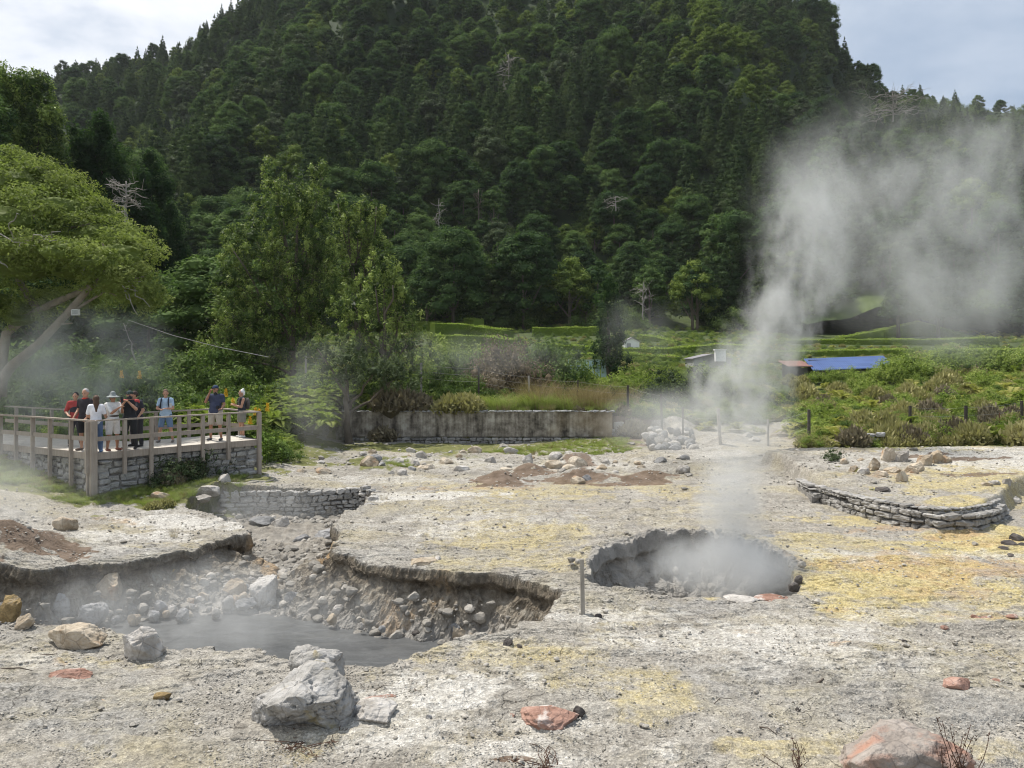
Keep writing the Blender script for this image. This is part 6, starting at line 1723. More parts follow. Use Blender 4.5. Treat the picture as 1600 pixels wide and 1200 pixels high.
# ================================================================ PEOPLE (one smooth surface per body)
class Field:
    def __init__(s, lo, hi, h=.014):
        s.lo = np.array(lo, float); s.h = h
        s.n = np.ceil((np.array(hi) - s.lo) / h).astype(int) + 1
        s.ax = [s.lo[i] + np.arange(s.n[i]) * h for i in range(3)]
        s.f = np.full(s.n, 9.0, np.float32)
    def _win(s, lo, hi):
        a = np.clip(np.floor((lo - s.lo) / s.h).astype(int), 0, s.n - 1); b = np.clip(np.ceil((hi - s.lo) / s.h).astype(int) + 1, 1, s.n)
        sl = tuple(slice(a[i], b[i]) for i in range(3))
        X, Y, Z = np.meshgrid(*[s.ax[i][sl[i]] for i in range(3)], indexing='ij'); return sl, X, Y, Z
    def _mix(s, sl, d, k):
        f = s.f[sl]
        if k > 0:
            h = np.clip(.5 + .5 * (f - d) / k, 0, 1); s.f[sl] = f * (1 - h) + d * h - k * h * (1 - h)
        else: s.f[sl] = np.minimum(f, d)
    def cap(s, a, b, ra, rb, k=.03):
        a = np.array(a, float); b = np.array(b, float); m = max(ra, rb) + .09
        sl, X, Y, Z = s._win(np.minimum(a, b) - m, np.maximum(a, b) + m)
        ab = b - a; t = np.clip(((X - a[0]) * ab[0] + (Y - a[1]) * ab[1] + (Z - a[2]) * ab[2]) / (ab @ ab + 1e-9), 0, 1)
        d = np.sqrt((X - a[0] - t * ab[0]) ** 2 + (Y - a[1] - t * ab[1]) ** 2 + (Z - a[2] - t * ab[2]) ** 2) - (ra + (rb - ra) * t)
        s._mix(sl, d, k)
    def ell(s, c, r, k=.03):
        c = np.array(c, float); r = np.array(r, float); m = r + .09
        sl, X, Y, Z = s._win(c - m, c + m)
        q = np.sqrt(((X - c[0]) / r[0]) ** 2 + ((Y - c[1]) / r[1]) ** 2 + ((Z - c[2]) / r[2]) ** 2)
        s._mix(sl, (q - 1) * r.min(), k)
    def clip(s, zmin=None, zmax=None):
        Z = s.ax[2][None, None, :]
        if zmin is not None: s.f = np.maximum(s.f, (zmin - Z)).astype(np.float32)
        if zmax is not None: s.f = np.maximum(s.f, (Z - zmax)).astype(np.float32)
    def mesh(s):
        f = s.f; f[0] = f[-1] = 1; f[:, 0] = f[:, -1] = 1; f[:, :, 0] = f[:, :, -1] = 1
        neg = f < 0
        c = [neg[a:f.shape[0] - 1 + a, b:f.shape[1] - 1 + b, d:f.shape[2] - 1 + d] for a in (0, 1) for b in (0, 1) for d in (0, 1)]
        cnt = sum(x.astype(np.int8) for x in c); act = (cnt > 0) & (cnt < 8)
        idx = np.full(act.shape, -1, np.int64); I = np.argwhere(act); idx[act] = np.arange(len(I))
        P = np.zeros((len(I), 3)); W = np.zeros(len(I))
        corners = [np.array((a, b, d)) for a in (0, 1) for b in (0, 1) for d in (0, 1)]
        for i in range(8):
            for j in range(i + 1, 8):
                if np.abs(corners[i] - corners[j]).sum() != 1: continue
                A = I + corners[i]; B = I + corners[j]
                fa = f[A[:, 0], A[:, 1], A[:, 2]]; fb = f[B[:, 0], B[:, 1], B[:, 2]]
                m = (fa < 0) != (fb < 0); t = np.where(m, fa / (fa - fb + 1e-12), 0)
                P += np.where(m[:, None], A + (B - A) * t[:, None], 0); W += m
        P = P / W[:, None] * s.h + s.lo
        Q = []
        for ax in range(3):
            o1, o2 = [k for k in range(3) if k != ax]
            sh = [slice(1, -1)] * 3; sh[ax] = slice(0, -1); a = neg[tuple(sh)]
            sh2 = list(sh); sh2[ax] = slice(1, None); b = neg[tuple(sh2)]
            E = np.argwhere(a != b); off = np.array([1, 1, 1]); off[ax] = 0; E = E + off
            sgn = neg[E[:, 0], E[:, 1], E[:, 2]]
            e1 = np.zeros(3, int); e1[o1] = 1; e2 = np.zeros(3, int); e2[o2] = 1
            g = lambda R: idx[R[:, 0], R[:, 1], R[:, 2]]
            q = np.stack([g(E - e1 - e2), g(E - e2), g(E), g(E - e1)], 1)
            fl = sgn if ax != 1 else ~sgn
            q[~fl] = q[~fl][:, ::-1]; Q.append(q)
        Q = np.concatenate(Q); Q = Q[(Q >= 0).all(1)]
        return P, Q
def cloth(name, col, rough=.85):
    return mat_plain(name, col, rough, 9, .18, .25, .01)
SKIN = mat_plain('skin', (.48, .27, .18), .5, 12, .1, .05); SKIN2 = mat_plain('tanned_skin', (.36, .19, .12), .5, 12, .1, .05)

def person(px, pyfeet, ht, rz, label, arms, top, bottom, shoes=(.05,.05,.05), hair=None, hat=None, head=(0, 0), build=1.0, skin=None, stance=.1, sleeve=.6, hem=.86, bleg='shorts', extra=None, neckz=1.475, lean=0.0, D=None, vest=False, knee=0.0):
    D = D or (CAMZ - DZ) * F / (pyfeet - HZ); x = AT(px, D)
    s = ht / 1.74; B = build; skin = skin or SKIN
    ly = lambda z: -lean * max(0, z - .9) / .8
    hip = [np.array([sg * .085 * B, 0, .90]) for sg in (1, -1)]
    kn = [np.array([sg * (.09 * B + stance * .35), -.02 - knee * (sg > 0), .49]) for sg in (1, -1)]
    an = [np.array([sg * (.08 + stance * .8), .02, .085]) for sg in (1, -1)]
    sh = [np.array([sg * .178 * B, ly(1.4), 1.40]) for sg in (1, -1)]
    el = [np.array(arms[0]), np.array(arms[2])]; wr = [np.array(arms[1]), np.array(arms[3])]
    hy, hp = head
    hc = np.array([0, ly(1.6) - .015, 1.615]); fd = np.array([math.sin(hy) * math.cos(hp), -math.cos(hy) * math.cos(hp), math.sin(hp)]); sdv = np.array([math.cos(hy), math.sin(hy), 0])
    lo = np.array([-.62, -.72, -.03]); hi = np.array([.62, .45, 1.86])
    def legs(f, g=0.0, lowest=0.0, g2=None):
        g2 = g if g2 is None else g2
        for i in (0, 1):
            f.cap(hip[i], kn[i], .088 * B + g, .056 + g2, .03)
            f.cap(kn[i], an[i] * .45 + kn[i] * .55, .054 + g2, .054 + g2, .02); f.cap(an[i] * .45 + kn[i] * .55, an[i], .052 + g2, .034 + g2, .02)
    def torso(f, g=0.0):
        f.ell((0, 0, .94), (.155 * B + g, .108 * B + g, .13 + g), .05)
        f.ell((0, ly(1.1) - .01 * (B > 1.05), 1.10), (.135 * B + g, .10 * B + g + .03 * max(0, B - 1), .15), .06)
        f.ell((0, ly(1.28), 1.29), (.165 * B + g, .108 + g, .16 + g), .06)
        f.cap(sh[0] + np.array([-.05, 0, .005]), sh[1] + np.array([.05, 0, .005]), .058 + g, .058 + g, .05)
    bf = Field(lo, hi); torso(bf); legs(bf)
    bf.cap((0, ly(1.42), 1.42), (0, ly(1.52) - .01, 1.53), .056, .052, .03)
    bf.ell(hc + np.array([0, .01, .02]), (.077, .095, .108), .02); bf.cap(hc + fd * .035 - np.array([0, 0, .05]), hc + fd * .052 - np.array([0, 0, .085]), .05, .034, .03)
    bf.cap(hc + fd * .088 + np.array([0, 0, .012]), hc + fd * .106 - np.array([0, 0, .022]), .010, .016, .012)
    bf.cap(hc + fd * .078 - sdv * .025 - np.array([0, 0, .055]), hc + fd * .078 + sdv * .025 - np.array([0, 0, .055]), .012, .012, .008)
    for sg in (1, -1):
        bf.ell(hc + sdv * sg * .08 + np.array([0, 0, -.003]), (.014, .02, .032), .008); bf.cap(hc + fd * .083 + sdv * sg * .02 + np.array([0, 0, .032]), hc + fd * .074 + sdv * sg * .045 + np.array([0, 0, .032]), .010, .009, .01)
    for i, sg in ((0, 1), (1, -1)):
        bf.cap(sh[i], el[i], .050 * (.5 + B / 2), .040, .03); bf.cap(el[i], wr[i] * .4 + el[i] * .6, .041, .040, .02); bf.cap(wr[i] * .4 + el[i] * .6, wr[i], .038, .026, .02)
        d = wr[i] - el[i]; d /= np.linalg.norm(d); fw = d * .6 + np.array([-sg * .3, -.35, .1]) * (1 if wr[i][2] > 1.0 else 0) + (np.array([0, 0, -.4]) if wr[i][2] <= 1.0 else 0); fw /= np.linalg.norm(fw)
        lat = np.cross(fw, np.array([0, 0, 1.0]) if abs(fw[2]) < .8 else np.array([0, 1.0, 0])); lat /= np.linalg.norm(lat); cu = np.cross(lat, fw)
        pm = wr[i] + fw * .045
        for o_ in (-.022, 0, .022): bf.cap(wr[i] + lat * o_ * .6, pm + lat * o_ + fw * .03, .017, .017, .012)
        for q, (o_, L) in enumerate(((-.031, .055), (-.011, .072), (.011, .068), (.030, .052))):
            a = pm + fw * .035 + lat * o_; m_ = a + fw * L * .5 - cu * .006; e_ = m_ + fw * L * .42 - cu * .02 * (1 + q * .2); bf.cap(a, m_, .0105, .0098, .004); bf.cap(m_, e_, .0098, .0085, .003)
        t0 = wr[i] + fw * .02 - lat * sg * .025; t1 = t0 + fw * .035 - lat * sg * .028; bf.cap(t0, t1, .013, .011, .006); bf.cap(t1, t1 + fw * .028, .011, .009, .003)
        bf.cap(an[i] - np.array([0, 0, .04]), an[i] + np.array([.02 * sg, -.15, -.055]), .034, .028, .02)
    V, Q = bf.mesh()
    me = mk_mesh('person', V, Q, smooth=True); me.materials.append(skin)
    o = obj('person', me); o.location = (x, D, DZ + .004); o.rotation_euler = (0, 0, rz); o.scale = (s, s, s)
    tag(o, label, 'person')
    def sub(name, field, mat):
        V, Q = field.mesh(); m = mk_mesh(name, V, Q, smooth=True); m.materials.append(mat); return obj(name, m, None, o)
    f = Field(lo, hi); torso(f, .022); f.ell((0, 0, .92), (.165 * B + .02, .12 * B + .02, .16), .03)
    for i in (0, 1):
        if sleeve > 0: f.cap(sh[i], sh[i] + (el[i] - sh[i]) * min(1, sleeve), .066 * (.5 + B / 2), .062, .03)
        if sleeve > 1: f.cap(el[i], el[i] + (wr[i] - el[i]) * .85, .056, .042, .02)
    f.clip(hem, neckz); sub('shirt', f, cloth('shirt_cloth', top))
    f = Field(lo, hi); f.ell((0, 0, .93), (.162 * B + .018, .114 * B + .018, .14), .03)
    if bleg == 'trousers': legs(f, .022, g2=.026); f.clip(.07, 1.0)
    elif bleg == 'shorts':
        for i in (0, 1): f.cap(hip[i], kn[i], .10 * B + .01, .088, .02)
        f.clip(.50, 1.0)
    else:
        for i in (0, 1): f.cap(hip[i], kn[i], .12 * B, .12, .06)
        f.clip(.56, 1.0)
    sub('trousers' if bleg == 'trousers' else 'shorts' if bleg != 'skirt' else 'skirt', f, cloth('bottom_cloth', bottom))
    f = Field(lo, hi)
    for i, sg in ((0, 1), (1, -1)): f.cap(an[i] - np.array([0, -.02, .045]), an[i] + np.array([.02 * sg, -.16, -.052]), .044, .036, .02)
    f.clip(.002, .10); sub('shoes', f, cloth('shoe', shoes))
    if hair:
        f = Field(lo, hi); c_, long_ = hair
        f.ell(hc - fd * .022 + np.array([0, 0, .035]), (.086, .092, .10), .01)
        if long_ == 'long':
            f.cap(hc - fd * .06 + np.array([0, 0, .02]), hc - fd * .085 + np.array([0, 0, -.12]), .075, .075, .04); f.cap(hc - fd * .085 + np.array([0, 0, -.12]), hc - fd * .11 + np.array([0, 0, -.36]), .075, .045, .04)
        elif long_ == 'bun': f.ell(hc - fd * .06 + np.array([0, 0, .13]), (.045, .045, .04), .02); f.cap(hc - fd * .07, hc - fd * .07 - np.array([0, 0, .05]), .06, .05, .03)
        else: f.cap(hc - fd * .05 + np.array([0, 0, .0]), hc - fd * .05 + np.array([0, 0, -.03]), .068, .06, .03)
        # keep the face free
        X, Y, Z = np.meshgrid(*f.ax, indexing='ij'); pl = (X - hc[0]) * fd[0] + (Y - hc[1]) * fd[1] - .045 - .25 * (Z - hc[2] - .03)
        f.f = np.maximum(f.f, pl).astype(np.float32); sub('hair', f, cloth('hair_colour', c_, .7))
    if hat:
        kind_, c_ = hat; f = Field(lo, hi)
        if kind_ == 'cap':
            f.ell(hc + np.array([0, .005, .055]), (.092, .102, .085), 0); f.clip(hc[2] + .035); f.cap(hc + fd * .08 + np.array([0, 0, .05]) - sdv * .03, hc + fd * .155 + np.array([0, 0, .04]) - sdv * .02, .016, .012, .01); f.cap(hc + fd * .08 + np.array([0, 0, .05]) + sdv * .03, hc + fd * .155 + np.array([0, 0, .04]) + sdv * .02, .016, .012, .01)
        else:
            f.cap(hc + np.array([0, 0, .06]), hc + np.array([0, 0, .125]), .105, .075, 0); f.f = np.minimum(f.f, 9); 
            X, Y, Z = np.meshgrid(*f.ax, indexing='ij'); R2_ = np.sqrt((X - hc[0]) ** 2 + (Y - hc[1]) ** 2); br = np.maximum(R2_ - .19, np.abs(Z - (hc[2] + .055 - (R2_ - .09) * .42)) - .011); f.f = np.minimum(f.f, br).astype(np.float32); f.clip(hc[2] - .02)
        sub('hat', f, cloth('hat_cloth', c_))
    ey = MB()
    for sg in (1, -1):
        v, fc = ico(1); ey.add(v * .011 + hc + fd * .088 + sdv * sg * .032 + np.array([0, 0, .012]), fc)
    ey.build('eyes', cloth('eye_dark', (.03, .02, .02), .3), o)
    if extra: extra(o, sub, lo, hi, hc, fd, sh, wr)
    return o
def backpack(c):
    def fn(o, sub, lo, hi, hc, fd, sh, wr):
        f = Field(lo, hi); f.ell((0, .20, 1.22), (.15, .085, .22), 0)
        sub('backpack', f, cloth('backpack_cloth', c))
        m = MB()
        for sg in (1, -1):
            P = [(sg * .10, .12, 1.40), (sg * .105, .02, 1.487), (sg * .11, -.10, 1.43), (sg * .12, -.145, 1.30), (sg * .145, -.10, 1.14), (sg * .13, .12, 1.05)]; m.tube(P, .022, 6)
        m.build('straps', cloth('strap', c), o)
    return fn
def panel(c, name, zc, r, off=(0, -.07, 0), more=None):
    def fn(o, sub, lo, hi, hc, fd, sh, wr):
        f = Field(lo, hi); f.ell((off[0], off[1], zc), r, 0); sub(name, f, cloth(name, c))
        if more: more(o, sub, lo, hi, hc, fd, sh, wr)
    return fn
def red_shoulders(o, sub, lo, hi, hc, fd, sh, wr):
    f = Field(lo, hi)
    for i in (0, 1): f.cap(sh[i] + np.array([0, 0, .02]), sh[i] * .6 + np.array([(.25 if i == 0 else -.25) * 0, 0, .4 * 1.32]) , .075, .06, .02)
    f.cap(sh[0] + np.array([.01, 0, .01]), sh[1] + np.array([-.01, 0, .01]), .074, .074, .03); f.clip(1.33, 1.49); sub('red_yoke', f, cloth('red_cloth', (.42, .06, .06)))
def held(px, py, D, size, label, name, col, rz=0):
    m = MB(); w, d, h = size; m.box((0, 0, 0), size)
    if name == 'camera':
        m.tube([(0, -d / 2, 0), (0, -d / 2 - .05, 0)], .03, 10); m.box((0, 0, h / 2 + .012), (w * .35, d * .6, .025))
    else: m.box((0, -d / 2 - .001, 0), (w * .9, .002, h * .92))
    o = m.build(name, cloth(name + '_body', col, .4)); o.location = (AT(px, D), D, ZP(py, D)); o.rotation_euler = (0, 0, rz); tag(o, label, name)
ARM_DOWN = lambda sg: ((sg * .25, .02, 1.12), (sg * .24, -.08, .88))
# man with grey hair
person(134, 704, 1.86, -.25, 'grey-haired man in a black top with red collar, facing the camera, leftmost in the front', [(.27, -.02, 1.13), (.22, -.2, .95), (-.27, .02, 1.13), (-.24, -.18, .93)], (.035,.03,.035), (.03,.03,.035), hair=((.42,.40,.38), 'short'), head=(.3, -.15), build=1.12, extra=panel((.60,.07,.05), 'red_collar', 1.465, (.095,.09,.035), (0, -.01, 0)), shoes=(.12,.08,.06))
person(118, 697, 1.70, .5, 'person in red sleeves and dark vest mostly hidden behind the grey-haired man', [(.26, .0, 1.12), (.18, -.22, 1.0), (-.27, .0, 1.12), (-.2, -.25, 1.02)], (.40,.07,.065), (.05,.05,.06), hair=((.05,.04,.04), 'short'), head=(-.3, -.3), sleeve=.9, bleg='trousers', extra=panel((.05,.05,.06), 'vest', 1.2, (.17,.14,.22), (0, 0, 0)))
# woman with long brown hair, seen from behind
person(150, 706.5, 1.68, math.pi + .35, 'woman with long dark hair seen from behind in a white T-shirt and blue jeans', [(.24, -.04, 1.13), (.20, -.28, 1.02), (-.24, -.05, 1.13), (-.26, -.30, .98)], (.78,.77,.80), (.12,.18,.31), hair=((.10,.06,.04), 'long'), head=(.2, -.1), bleg='trousers', shoes=(.2,.3,.5), build=.95, sleeve=.75, stance=.06)
# woman with bucket hat
person(176, 704, 1.72, 1.05, 'woman in a grey bucket hat, white shirt and white shorts raising her phone', [(.17, -.22, 1.17), (.05, -.40, 1.33), (-.17, -.22, 1.16), (-.05, -.40, 1.32)], (.74,.72,.68), (.78,.74,.70), hair=((.12,.08,.06), 'short'), hat=('bucket', (.27,.29,.28)), head=(0, -.05), build=1.1, skin=SKIN2, hem=.93, sleeve=.85, shoes=(.2,.08,.06), extra=panel((.10,.08,.07), 'waist_bag', 1.06, (.17,.15,.07), (0, -.01, 0)))
held(190.5, 624.5, 23.1, (.08, .012, .15), 'phone held up by the woman in the bucket hat', 'phone', (.03,.03,.03), 1.0)
# photographer with red shoulders
person(203, 701.5, 1.78, .12, 'photographer in a black cap and black jacket with bright red shoulders', [(.24, -.18, 1.20), (.05, -.27, 1.43), (-.25, -.18, 1.20), (-.05, -.27, 1.42)], (.03,.03,.035), (.035,.037,.04), hair=((.03,.025,.02), 'short'), hat=('cap', (.04,.06,.055)), head=(0, -.1), bleg='trousers', build=1.1, sleeve=.7, extra=red_shoulders)
held(203, 621.5, 23.3, (.13, .06, .085), 'black camera held at chest height by the photographer with red shoulders', 'camera', (.025,.025,.03))
person(214, 697.5, 1.74, -.3, 'man in a black T-shirt half hidden behind the photographer, one bare arm on the rail', [(.30, -.06, 1.15), (.29, -.24, .97), (-.2, .05, 1.14), (-.2, -.1, .95)], (.04,.04,.05), (.04,.04,.045), hair=((.06,.045,.035), 'short'), head=(-.4, -.5), bleg='trousers', build=1.15, lean=.12)
# man in light blue
person(259, 691, 1.74, .15, 'man in a light blue T-shirt, blue shorts and backpack looking down at his phone', [(.25, -.08, 1.13), (.10, -.30, 1.13), (-.25, -.05, 1.12), (-.08, -.28, 1.10)], (.40,.53,.66), (.14,.21,.32), hair=((.17,.11,.08), 'short'), head=(.35, -.5), extra=backpack((.03,.035,.05)), build=1.02, stance=.17, shoes=(.2,.18,.16))
held(266.5, 633.5, 25.1, (.075, .012, .14), 'pale phone in the hands of the man in light blue', 'phone', (.55,.55,.53))
# man in navy
person(337, 688, 1.86, -.1, 'man in a navy cap and navy shirt holding a camera to his eye', [(.27, .02, 1.14), (.32, -.26, 1.02), (-.27, -.12, 1.22), (-.08, -.19, 1.56)], (.055,.065,.11), (.42,.38,.32), hair=((.12,.1,.08), 'short'), hat=('cap', (.03,.05,.10)), head=(-.15, -.02), build=1.2, stance=.12, skin=SKIN2, shoes=(.12,.12,.13))
held(336.5, 615, 25.85, (.10, .05, .07), 'small black camera at the eye of the man in navy', 'camera', (.03,.03,.03))
held(341, 637, 25.85, (.12, .07, .10), 'black camera hanging on the belly of the man in navy', 'camera', (.03,.03,.035))
# white haired woman
person(378, 683.5, 1.68, -.95, 'white-haired woman in a dark sleeveless top and khaki shorts facing left', [(.20, -.08, 1.12), (.10, -.30, 1.18), (-.24, -.03, 1.12), (-.06, -.28, 1.22)], (.045,.05,.06), (.24,.235,.20), hair=((.75,.74,.72), 'bun'), head=(0, 0), build=1.08, sleeve=0, bleg='skirt', skin=SKIN, shoes=(.6,.6,.58), extra=backpack((.10,.09,.08)), stance=.08)
# ================================================================ STEAM
def fcurve(T, v, pts, lo, hi):
    """piecewise curve: pts [(x,y)] -> value; x in [lo,hi] mapped to 0..1, y mapped from its own range"""
    ys = [p[1] for p in pts]; y0, y1 = min(ys) - 1e-3, max(ys) + 1e-3
    nd = T.n('ShaderNodeFloatCurve'); c = nd.mapping.curves[0]
    P = [((p[0] - lo) / (hi - lo), (p[1] - y0) / (y1 - y0)) for p in pts]
    while len(c.points) < len(P): c.points.new(.5, .5)
    for q, p in zip(c.points, P): q.location = p; q.handle_type = 'AUTO_CLAMPED'
    nd.mapping.update(); T.set(nd, 'Value', T.mr(v, lo, hi))
    return T.mr(nd.outputs[0], 0, 1, y0, y1)
def vol_mat(name, build, dens, col=(.93, .94, .93), aniso=.25):
    m, nt = new_mat(name); T = NT(nt)
    d = build(T); d = T.math('MULTIPLY', d, dens)
    pv = T.n('ShaderNodeVolumePrincipled'); pv.inputs['Color'].default_value = (*col, 1); pv.inputs['Anisotropy'].default_value = aniso; T.set(pv, 'Density', d)
    T.out(None, pv); m.cycles.volume_step_rate = 1.0
    return m
def wisps(T, P, scale, stretch=(1, 1, .55), dist=.5, seed=0.0, rough=.62, detail=7, rot=.5):
    mp = T.n('ShaderNodeMapping'); T.set(mp, 'Vector', P); mp.inputs['Scale'].default_value = stretch; mp.inputs['Location'].default_value = (seed, seed * 1.7, seed * .6); mp.inputs['Rotation'].default_value = (.3, rot, .2)
    return T.noise(mp.outputs[0], scale, detail, rough, dist)
def plume(name, D, px, r0, dens, label, seed, nscale=.5, edge=1.55, amp=3.0, thr=.5, depth=None):
    """px: list (cx_px, cy_px, halfwidth_px) bottom to top, at distance D"""
    W = [(AT(a, D), ZP(b, D), c / F * D) for a, b, c in px]
    x0, z0 = W[0][0], W[0][1]; W = [(a - x0, b - z0, c) for a, b, c in W]
    mb = MB(); k = 14; V = []; ang = np.linspace(0, 2 * np.pi, k, endpoint=False)
    dp = depth or .8
    for a, b_, c in W: V.append(np.stack([a + c * 1.15 * np.cos(ang), dp * c * 1.15 * np.sin(ang), np.full(k, b_)], 1))
    n = len(W); i = np.arange(n - 1)[:, None] * k; j = np.arange(k)[None, :]; j2 = (j + 1) % k
    mb.add(np.concatenate(V), [np.stack([i + j, i + j2, i + k + j2, i + k + j], -1).reshape(-1, 4), np.arange(k)[::-1].reshape(1, k), (np.arange(k) + (n - 1) * k).reshape(1, k)])
    H = W[-1][1]
    def build(T):
        P = T.coord('Object'); s = T.n('ShaderNodeSeparateXYZ'); T.set(s, 0, P)
        cx = fcurve(T, s.outputs[2], [(w[1], w[0]) for w in W], 0, H); r = fcurve(T, s.outputs[2], [(w[1], w[2]) for w in W], 0, H)
        dx = T.math('DIVIDE', T.math('SUBTRACT', s.outputs[0], cx), r); dy = T.math('DIVIDE', s.outputs[1], T.math('MULTIPLY', r, dp))
        rr = T.math('SQRT', T.math('ADD', T.math('MULTIPLY', dx, dx), T.math('MULTIPLY', dy, dy)))
        n1 = wisps(T, P, nscale, seed=seed); n1 = T.math('ADD', n1, T.math('MULTIPLY', T.math('SUBTRACT', wisps(T, P, nscale * 3.6, seed=seed + 3, detail=4, stretch=(1, 1, .7)), .5), .42))
        body = T.math('MULTIPLY', T.math('SUBTRACT', 1.0, rr), edge)
        v = T.math('ADD', body, T.math('MULTIPLY', T.math('SUBTRACT', n1, thr), amp * 2))
        v = T.math('MULTIPLY', T.mr(v, .25, 2.0, 0, 1), T.mr(rr, 1.05, .75))
        v = T.math('MULTIPLY', v, T.mr(T.math('ADD', s.outputs[2], T.math('MULTIPLY', T.math('SUBTRACT', n1, .5), H * .5)), H * .95, H * .4, smooth=True)); v = T.math('MULTIPLY', v, T.mr(s.outputs[2], 0, .5))
        fall = T.mr(s.outputs[2], 0, H, 1.0, .55)
        return T.math('MULTIPLY', v, fall)
    o = mb.build(name, vol_mat(name, build, dens), None); o.location = (x0, D, z0); tag(o, label, 'steam', kind='stuff'); return o
def puff(name, px, py, D, wpx, hpx, dep, dens, label, seed, nscale=.5, thr=.5, amp=3.0, edge=1.3, stretch=(1, 1, .6), rot=0):
    rx, rz = wpx / F * D, hpx / F * D; v, f = ico(3); mb = MB(); mb.add(v * np.array([rx, dep, rz]) * 1.03, f)
    def build(T):
        P = T.coord('Object'); mp = T.n('ShaderNodeMapping'); T.set(mp, 'Vector', P); mp.inputs['Scale'].default_value = (1 / rx, 1 / dep, 1 / rz)
        ln = T.n('ShaderNodeVectorMath', operation='LENGTH'); T.set(ln, 0, mp.outputs[0]); rr = ln.outputs['Value']
        n1 = wisps(T, P, nscale, seed=seed, stretch=stretch); n1 = T.math('ADD', n1, T.math('MULTIPLY', T.math('SUBTRACT', wisps(T, P, nscale * 3.6, seed=seed + 3, detail=4), .5), .35))
        x = T.math('ADD', T.math('MULTIPLY', T.math('SUBTRACT', 1.0, rr), edge), T.math('MULTIPLY', T.math('SUBTRACT', n1, thr), amp * 2))
        return T.math('MULTIPLY', T.mr(x, .1, 1.8, 0, 1), T.mr(rr, 1.0, .55, smooth=True))
    o = mb.build(name, vol_mat(name, build, dens), None); o.location = (AT(px, D), D, ZP(py, D)); tag(o, label, 'steam', kind='stuff'); return o
plume('steam_column', 31, [(1185,708,50),(1165,660,75),(1160,600,95),(1185,550,100),(1215,500,100),(1240,450,92),(1250,400,85),(1255,340,95),(1265,280,105),(1290,220,105),(1310,160,110),(1330,100,90)], 1, 1.2, 'tall grey-white steam column rising behind the round vent', 3.1, .42)
plume('steam_column', 16, [(1150,905,95),(1165,860,85),(1150,800,70),(1150,740,75),(1165,690,85),(1175,640,80),(1180,600,60)], 1, 1.7, 'thin steam rising out of the round vent in front', 8.2, .9, thr=.47)
puff('steam', 1440, 330, 36, 320, 230, 4.0, .17, 'wide veil of steam drifting right in front of the slope', 5.5, .42, stretch=(1.0, 1, .8), thr=.49, amp=3.6, edge=1.2)
puff('steam', 1500, 470, 38, 220, 120, 4.0, .14, 'low veil of steam over the meadow', 15.5, .3, thr=.47)
puff('steam', 90, 570, 27.0, 230, 130, 2.2, .42, 'dark grey steam drifting behind the platform', 11.5, .5)
puff('steam', 20, 750, 18.0, 190, 110, 1.4, .28, 'steam drifting across the left foreground', 21.5, .6, thr=.46)
puff('steam', 330, 950, 13.4, 360, 95, 1.7, .34, 'thin steam lying on the mud pool', 31.5, .9, thr=.45)
puff('steam', 1120, 890, 15.3, 170, 60, 1.25, 1.5, 'thick steam inside the round vent', 33.5, .9, thr=.44)
puff('steam', 495, 625, 33, 80, 120, 1.8, .10, 'small puff of steam in front of the ferns', 41.5, .5, thr=.46)
puff('steam', 380, 800, 23, 170, 60, 1.5, .20, 'thin steam in the sunken inlet', 51.5, .6, thr=.45)
puff('steam', 700, 555, 40, 330, 48, 2.5, .07, 'faint steam across the gardens', 61.5, .4, thr=.48)
puff('steam', 1000, 515, 44, 110, 70, 2.2, .05, 'faint puff beside the cypress', 71.5, .4, thr=.46)
puff('steam', 1100, 660, 29, 190, 75, 3.0, .26, 'steam spreading low over the rubble at the back', 81.5, .4, thr=.44)

# haze over the whole valley
mb = MB(); mb.box((0, 290, 178), (1560, 640, 372)); mh, nt = new_mat('haze'); T = NT(nt)
pv = T.n('ShaderNodeVolumePrincipled'); pv.inputs['Color'].default_value = (.92, .95, 1, 1); pv.inputs['Density'].default_value = .0001; T.out(None, pv)
USE_HAZE = True
if USE_HAZE:
    tag(mb.build('haze', mh), 'thin pale air between viewpoint and ridge', 'haze', kind='stuff')

# ================================================================ SKY, SUN, CAMERA
tosun = np.array([-.34, .30, .89]); tosun /= np.linalg.norm(tosun)
w = bpy.data.worlds.new('World'); scene.world = w; w.use_nodes = True
nt = w.node_tree; nt.nodes.clear(); T = NT(nt)
sky = T.n('ShaderNodeTexSky', sky_type='NISHITA'); sky.sun_disc = False
sky.sun_elevation = math.asin(tosun[2]); sky.sun_rotation = math.atan2(tosun[0], tosun[1]); sky.dust_density = 2.0
gen = T.coord('Generated'); s = T.n('ShaderNodeSeparateXYZ'); T.set(s, 0, gen)
zz = T.math('ADD', T.math('ABSOLUTE', s.outputs[2]), .22)
cv = T.n('ShaderNodeCombineXYZ'); T.set(cv, 0, T.math('DIVIDE', s.outputs[0], zz)); T.set(cv, 1, T.math('DIVIDE', s.outputs[1], zz)); T.set(cv, 2, zz)
n = T.noise(cv.outputs[0], 1.1, 7, .55, .4); n2 = T.noise(cv.outputs[0], 3.2, 6, .55, .2)
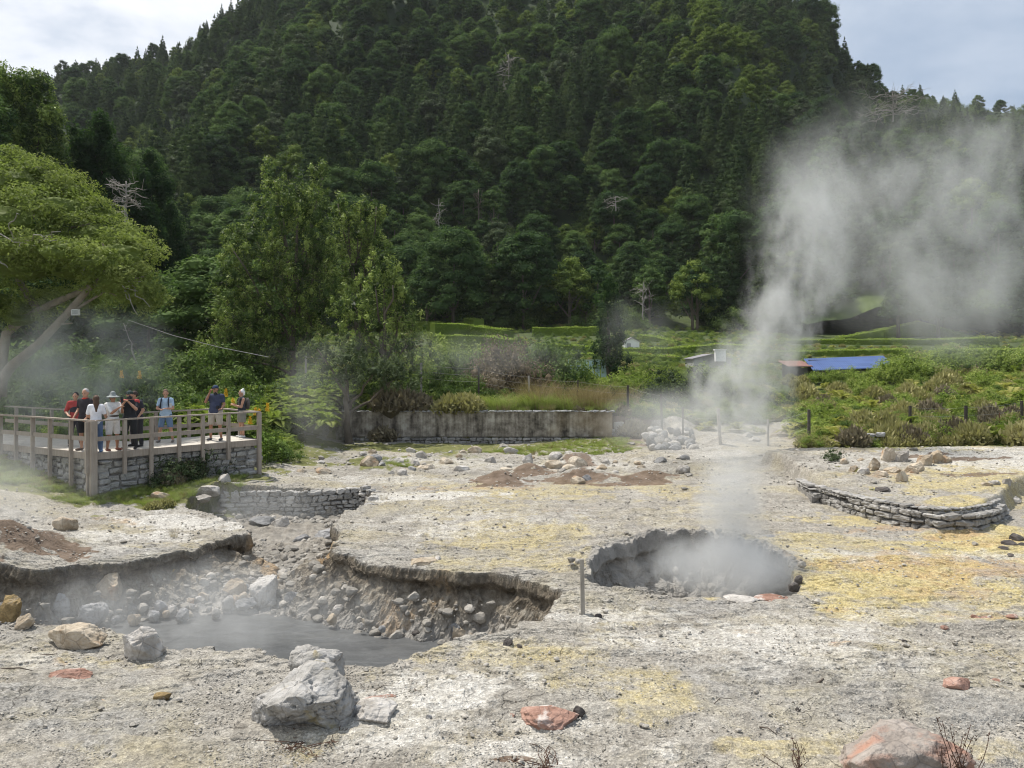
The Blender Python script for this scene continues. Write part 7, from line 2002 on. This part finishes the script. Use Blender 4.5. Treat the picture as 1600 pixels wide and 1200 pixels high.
az = T.math('DIVIDE', s.outputs[0], T.math('ADD', T.math('ABSOLUTE', s.outputs[1]), .3))
m_ = T.math('ADD', T.math('ADD', T.math('MULTIPLY', n, .6), T.math('MULTIPLY', n2, .4)), T.math('MULTIPLY', az, -.2))
cl = T.ramp(m_, [(.34, (3.0, 3.75, 4.9)), (.5, (4.6, 5.2, 6.1)), (.58, (7.0, 7.25, 7.7)), (.68, (8.8, 8.9, 9.1))])
c = T.mix(.88, sky.outputs[0], cl)
bg = T.n('ShaderNodeBackground'); T.set(bg, 'Color', c); bg.inputs['Strength'].default_value = .108
wo = T.n('ShaderNodeOutputWorld'); nt.links.new(bg.outputs[0], wo.inputs[0])
sun = bpy.data.lights.new('sun', 'SUN'); sun.energy = 4.3; sun.angle = math.radians(.8); sun.color = (1, .955, .89)
so = bpy.data.objects.new('sun', sun); COL.objects.link(so); so.rotation_euler = Vector(tosun).to_track_quat('Z', 'Y').to_euler()
cam = bpy.data.cameras.new('camera'); cam.sensor_width = 36; cam.lens = 27.0; cam.shift_y = -.025; cam.clip_start = .1; cam.clip_end = 4000
co = bpy.data.objects.new('camera', cam); COL.objects.link(co); co.location = (0, 0, CAMZ); co.rotation_euler = (math.pi / 2, 0, 0); scene.camera = co
scene.view_settings.view_transform = 'Standard'; scene.view_settings.look = 'None'; scene.view_settings.exposure = 0.34; scene.view_settings.gamma = 1
scene.render.engine = 'CYCLES'; scene.cycles.pixel_filter_type = 'BLACKMAN_HARRIS'; scene.cycles.filter_width = 1.1
cy = scene.cycles; cy.max_bounces = 6; cy.diffuse_bounces = 2; cy.glossy_bounces = 1; cy.transmission_bounces = 3; cy.volume_bounces = 1; cy.transparent_max_bounces = 8
cy.volume_step_rate = 1.0; cy.volume_max_steps = 96; cy.use_denoising = True; cy.denoiser = 'OPENIMAGEDENOISE'; cy.denoising_prefilter = 'ACCURATE'; cy.sample_clamp_indirect = 6; cy.use_adaptive_sampling = True; cy.adaptive_threshold = .012
try: cy.denoising_input_passes = 'RGB_ALBEDO_NORMAL'
except Exception: pass
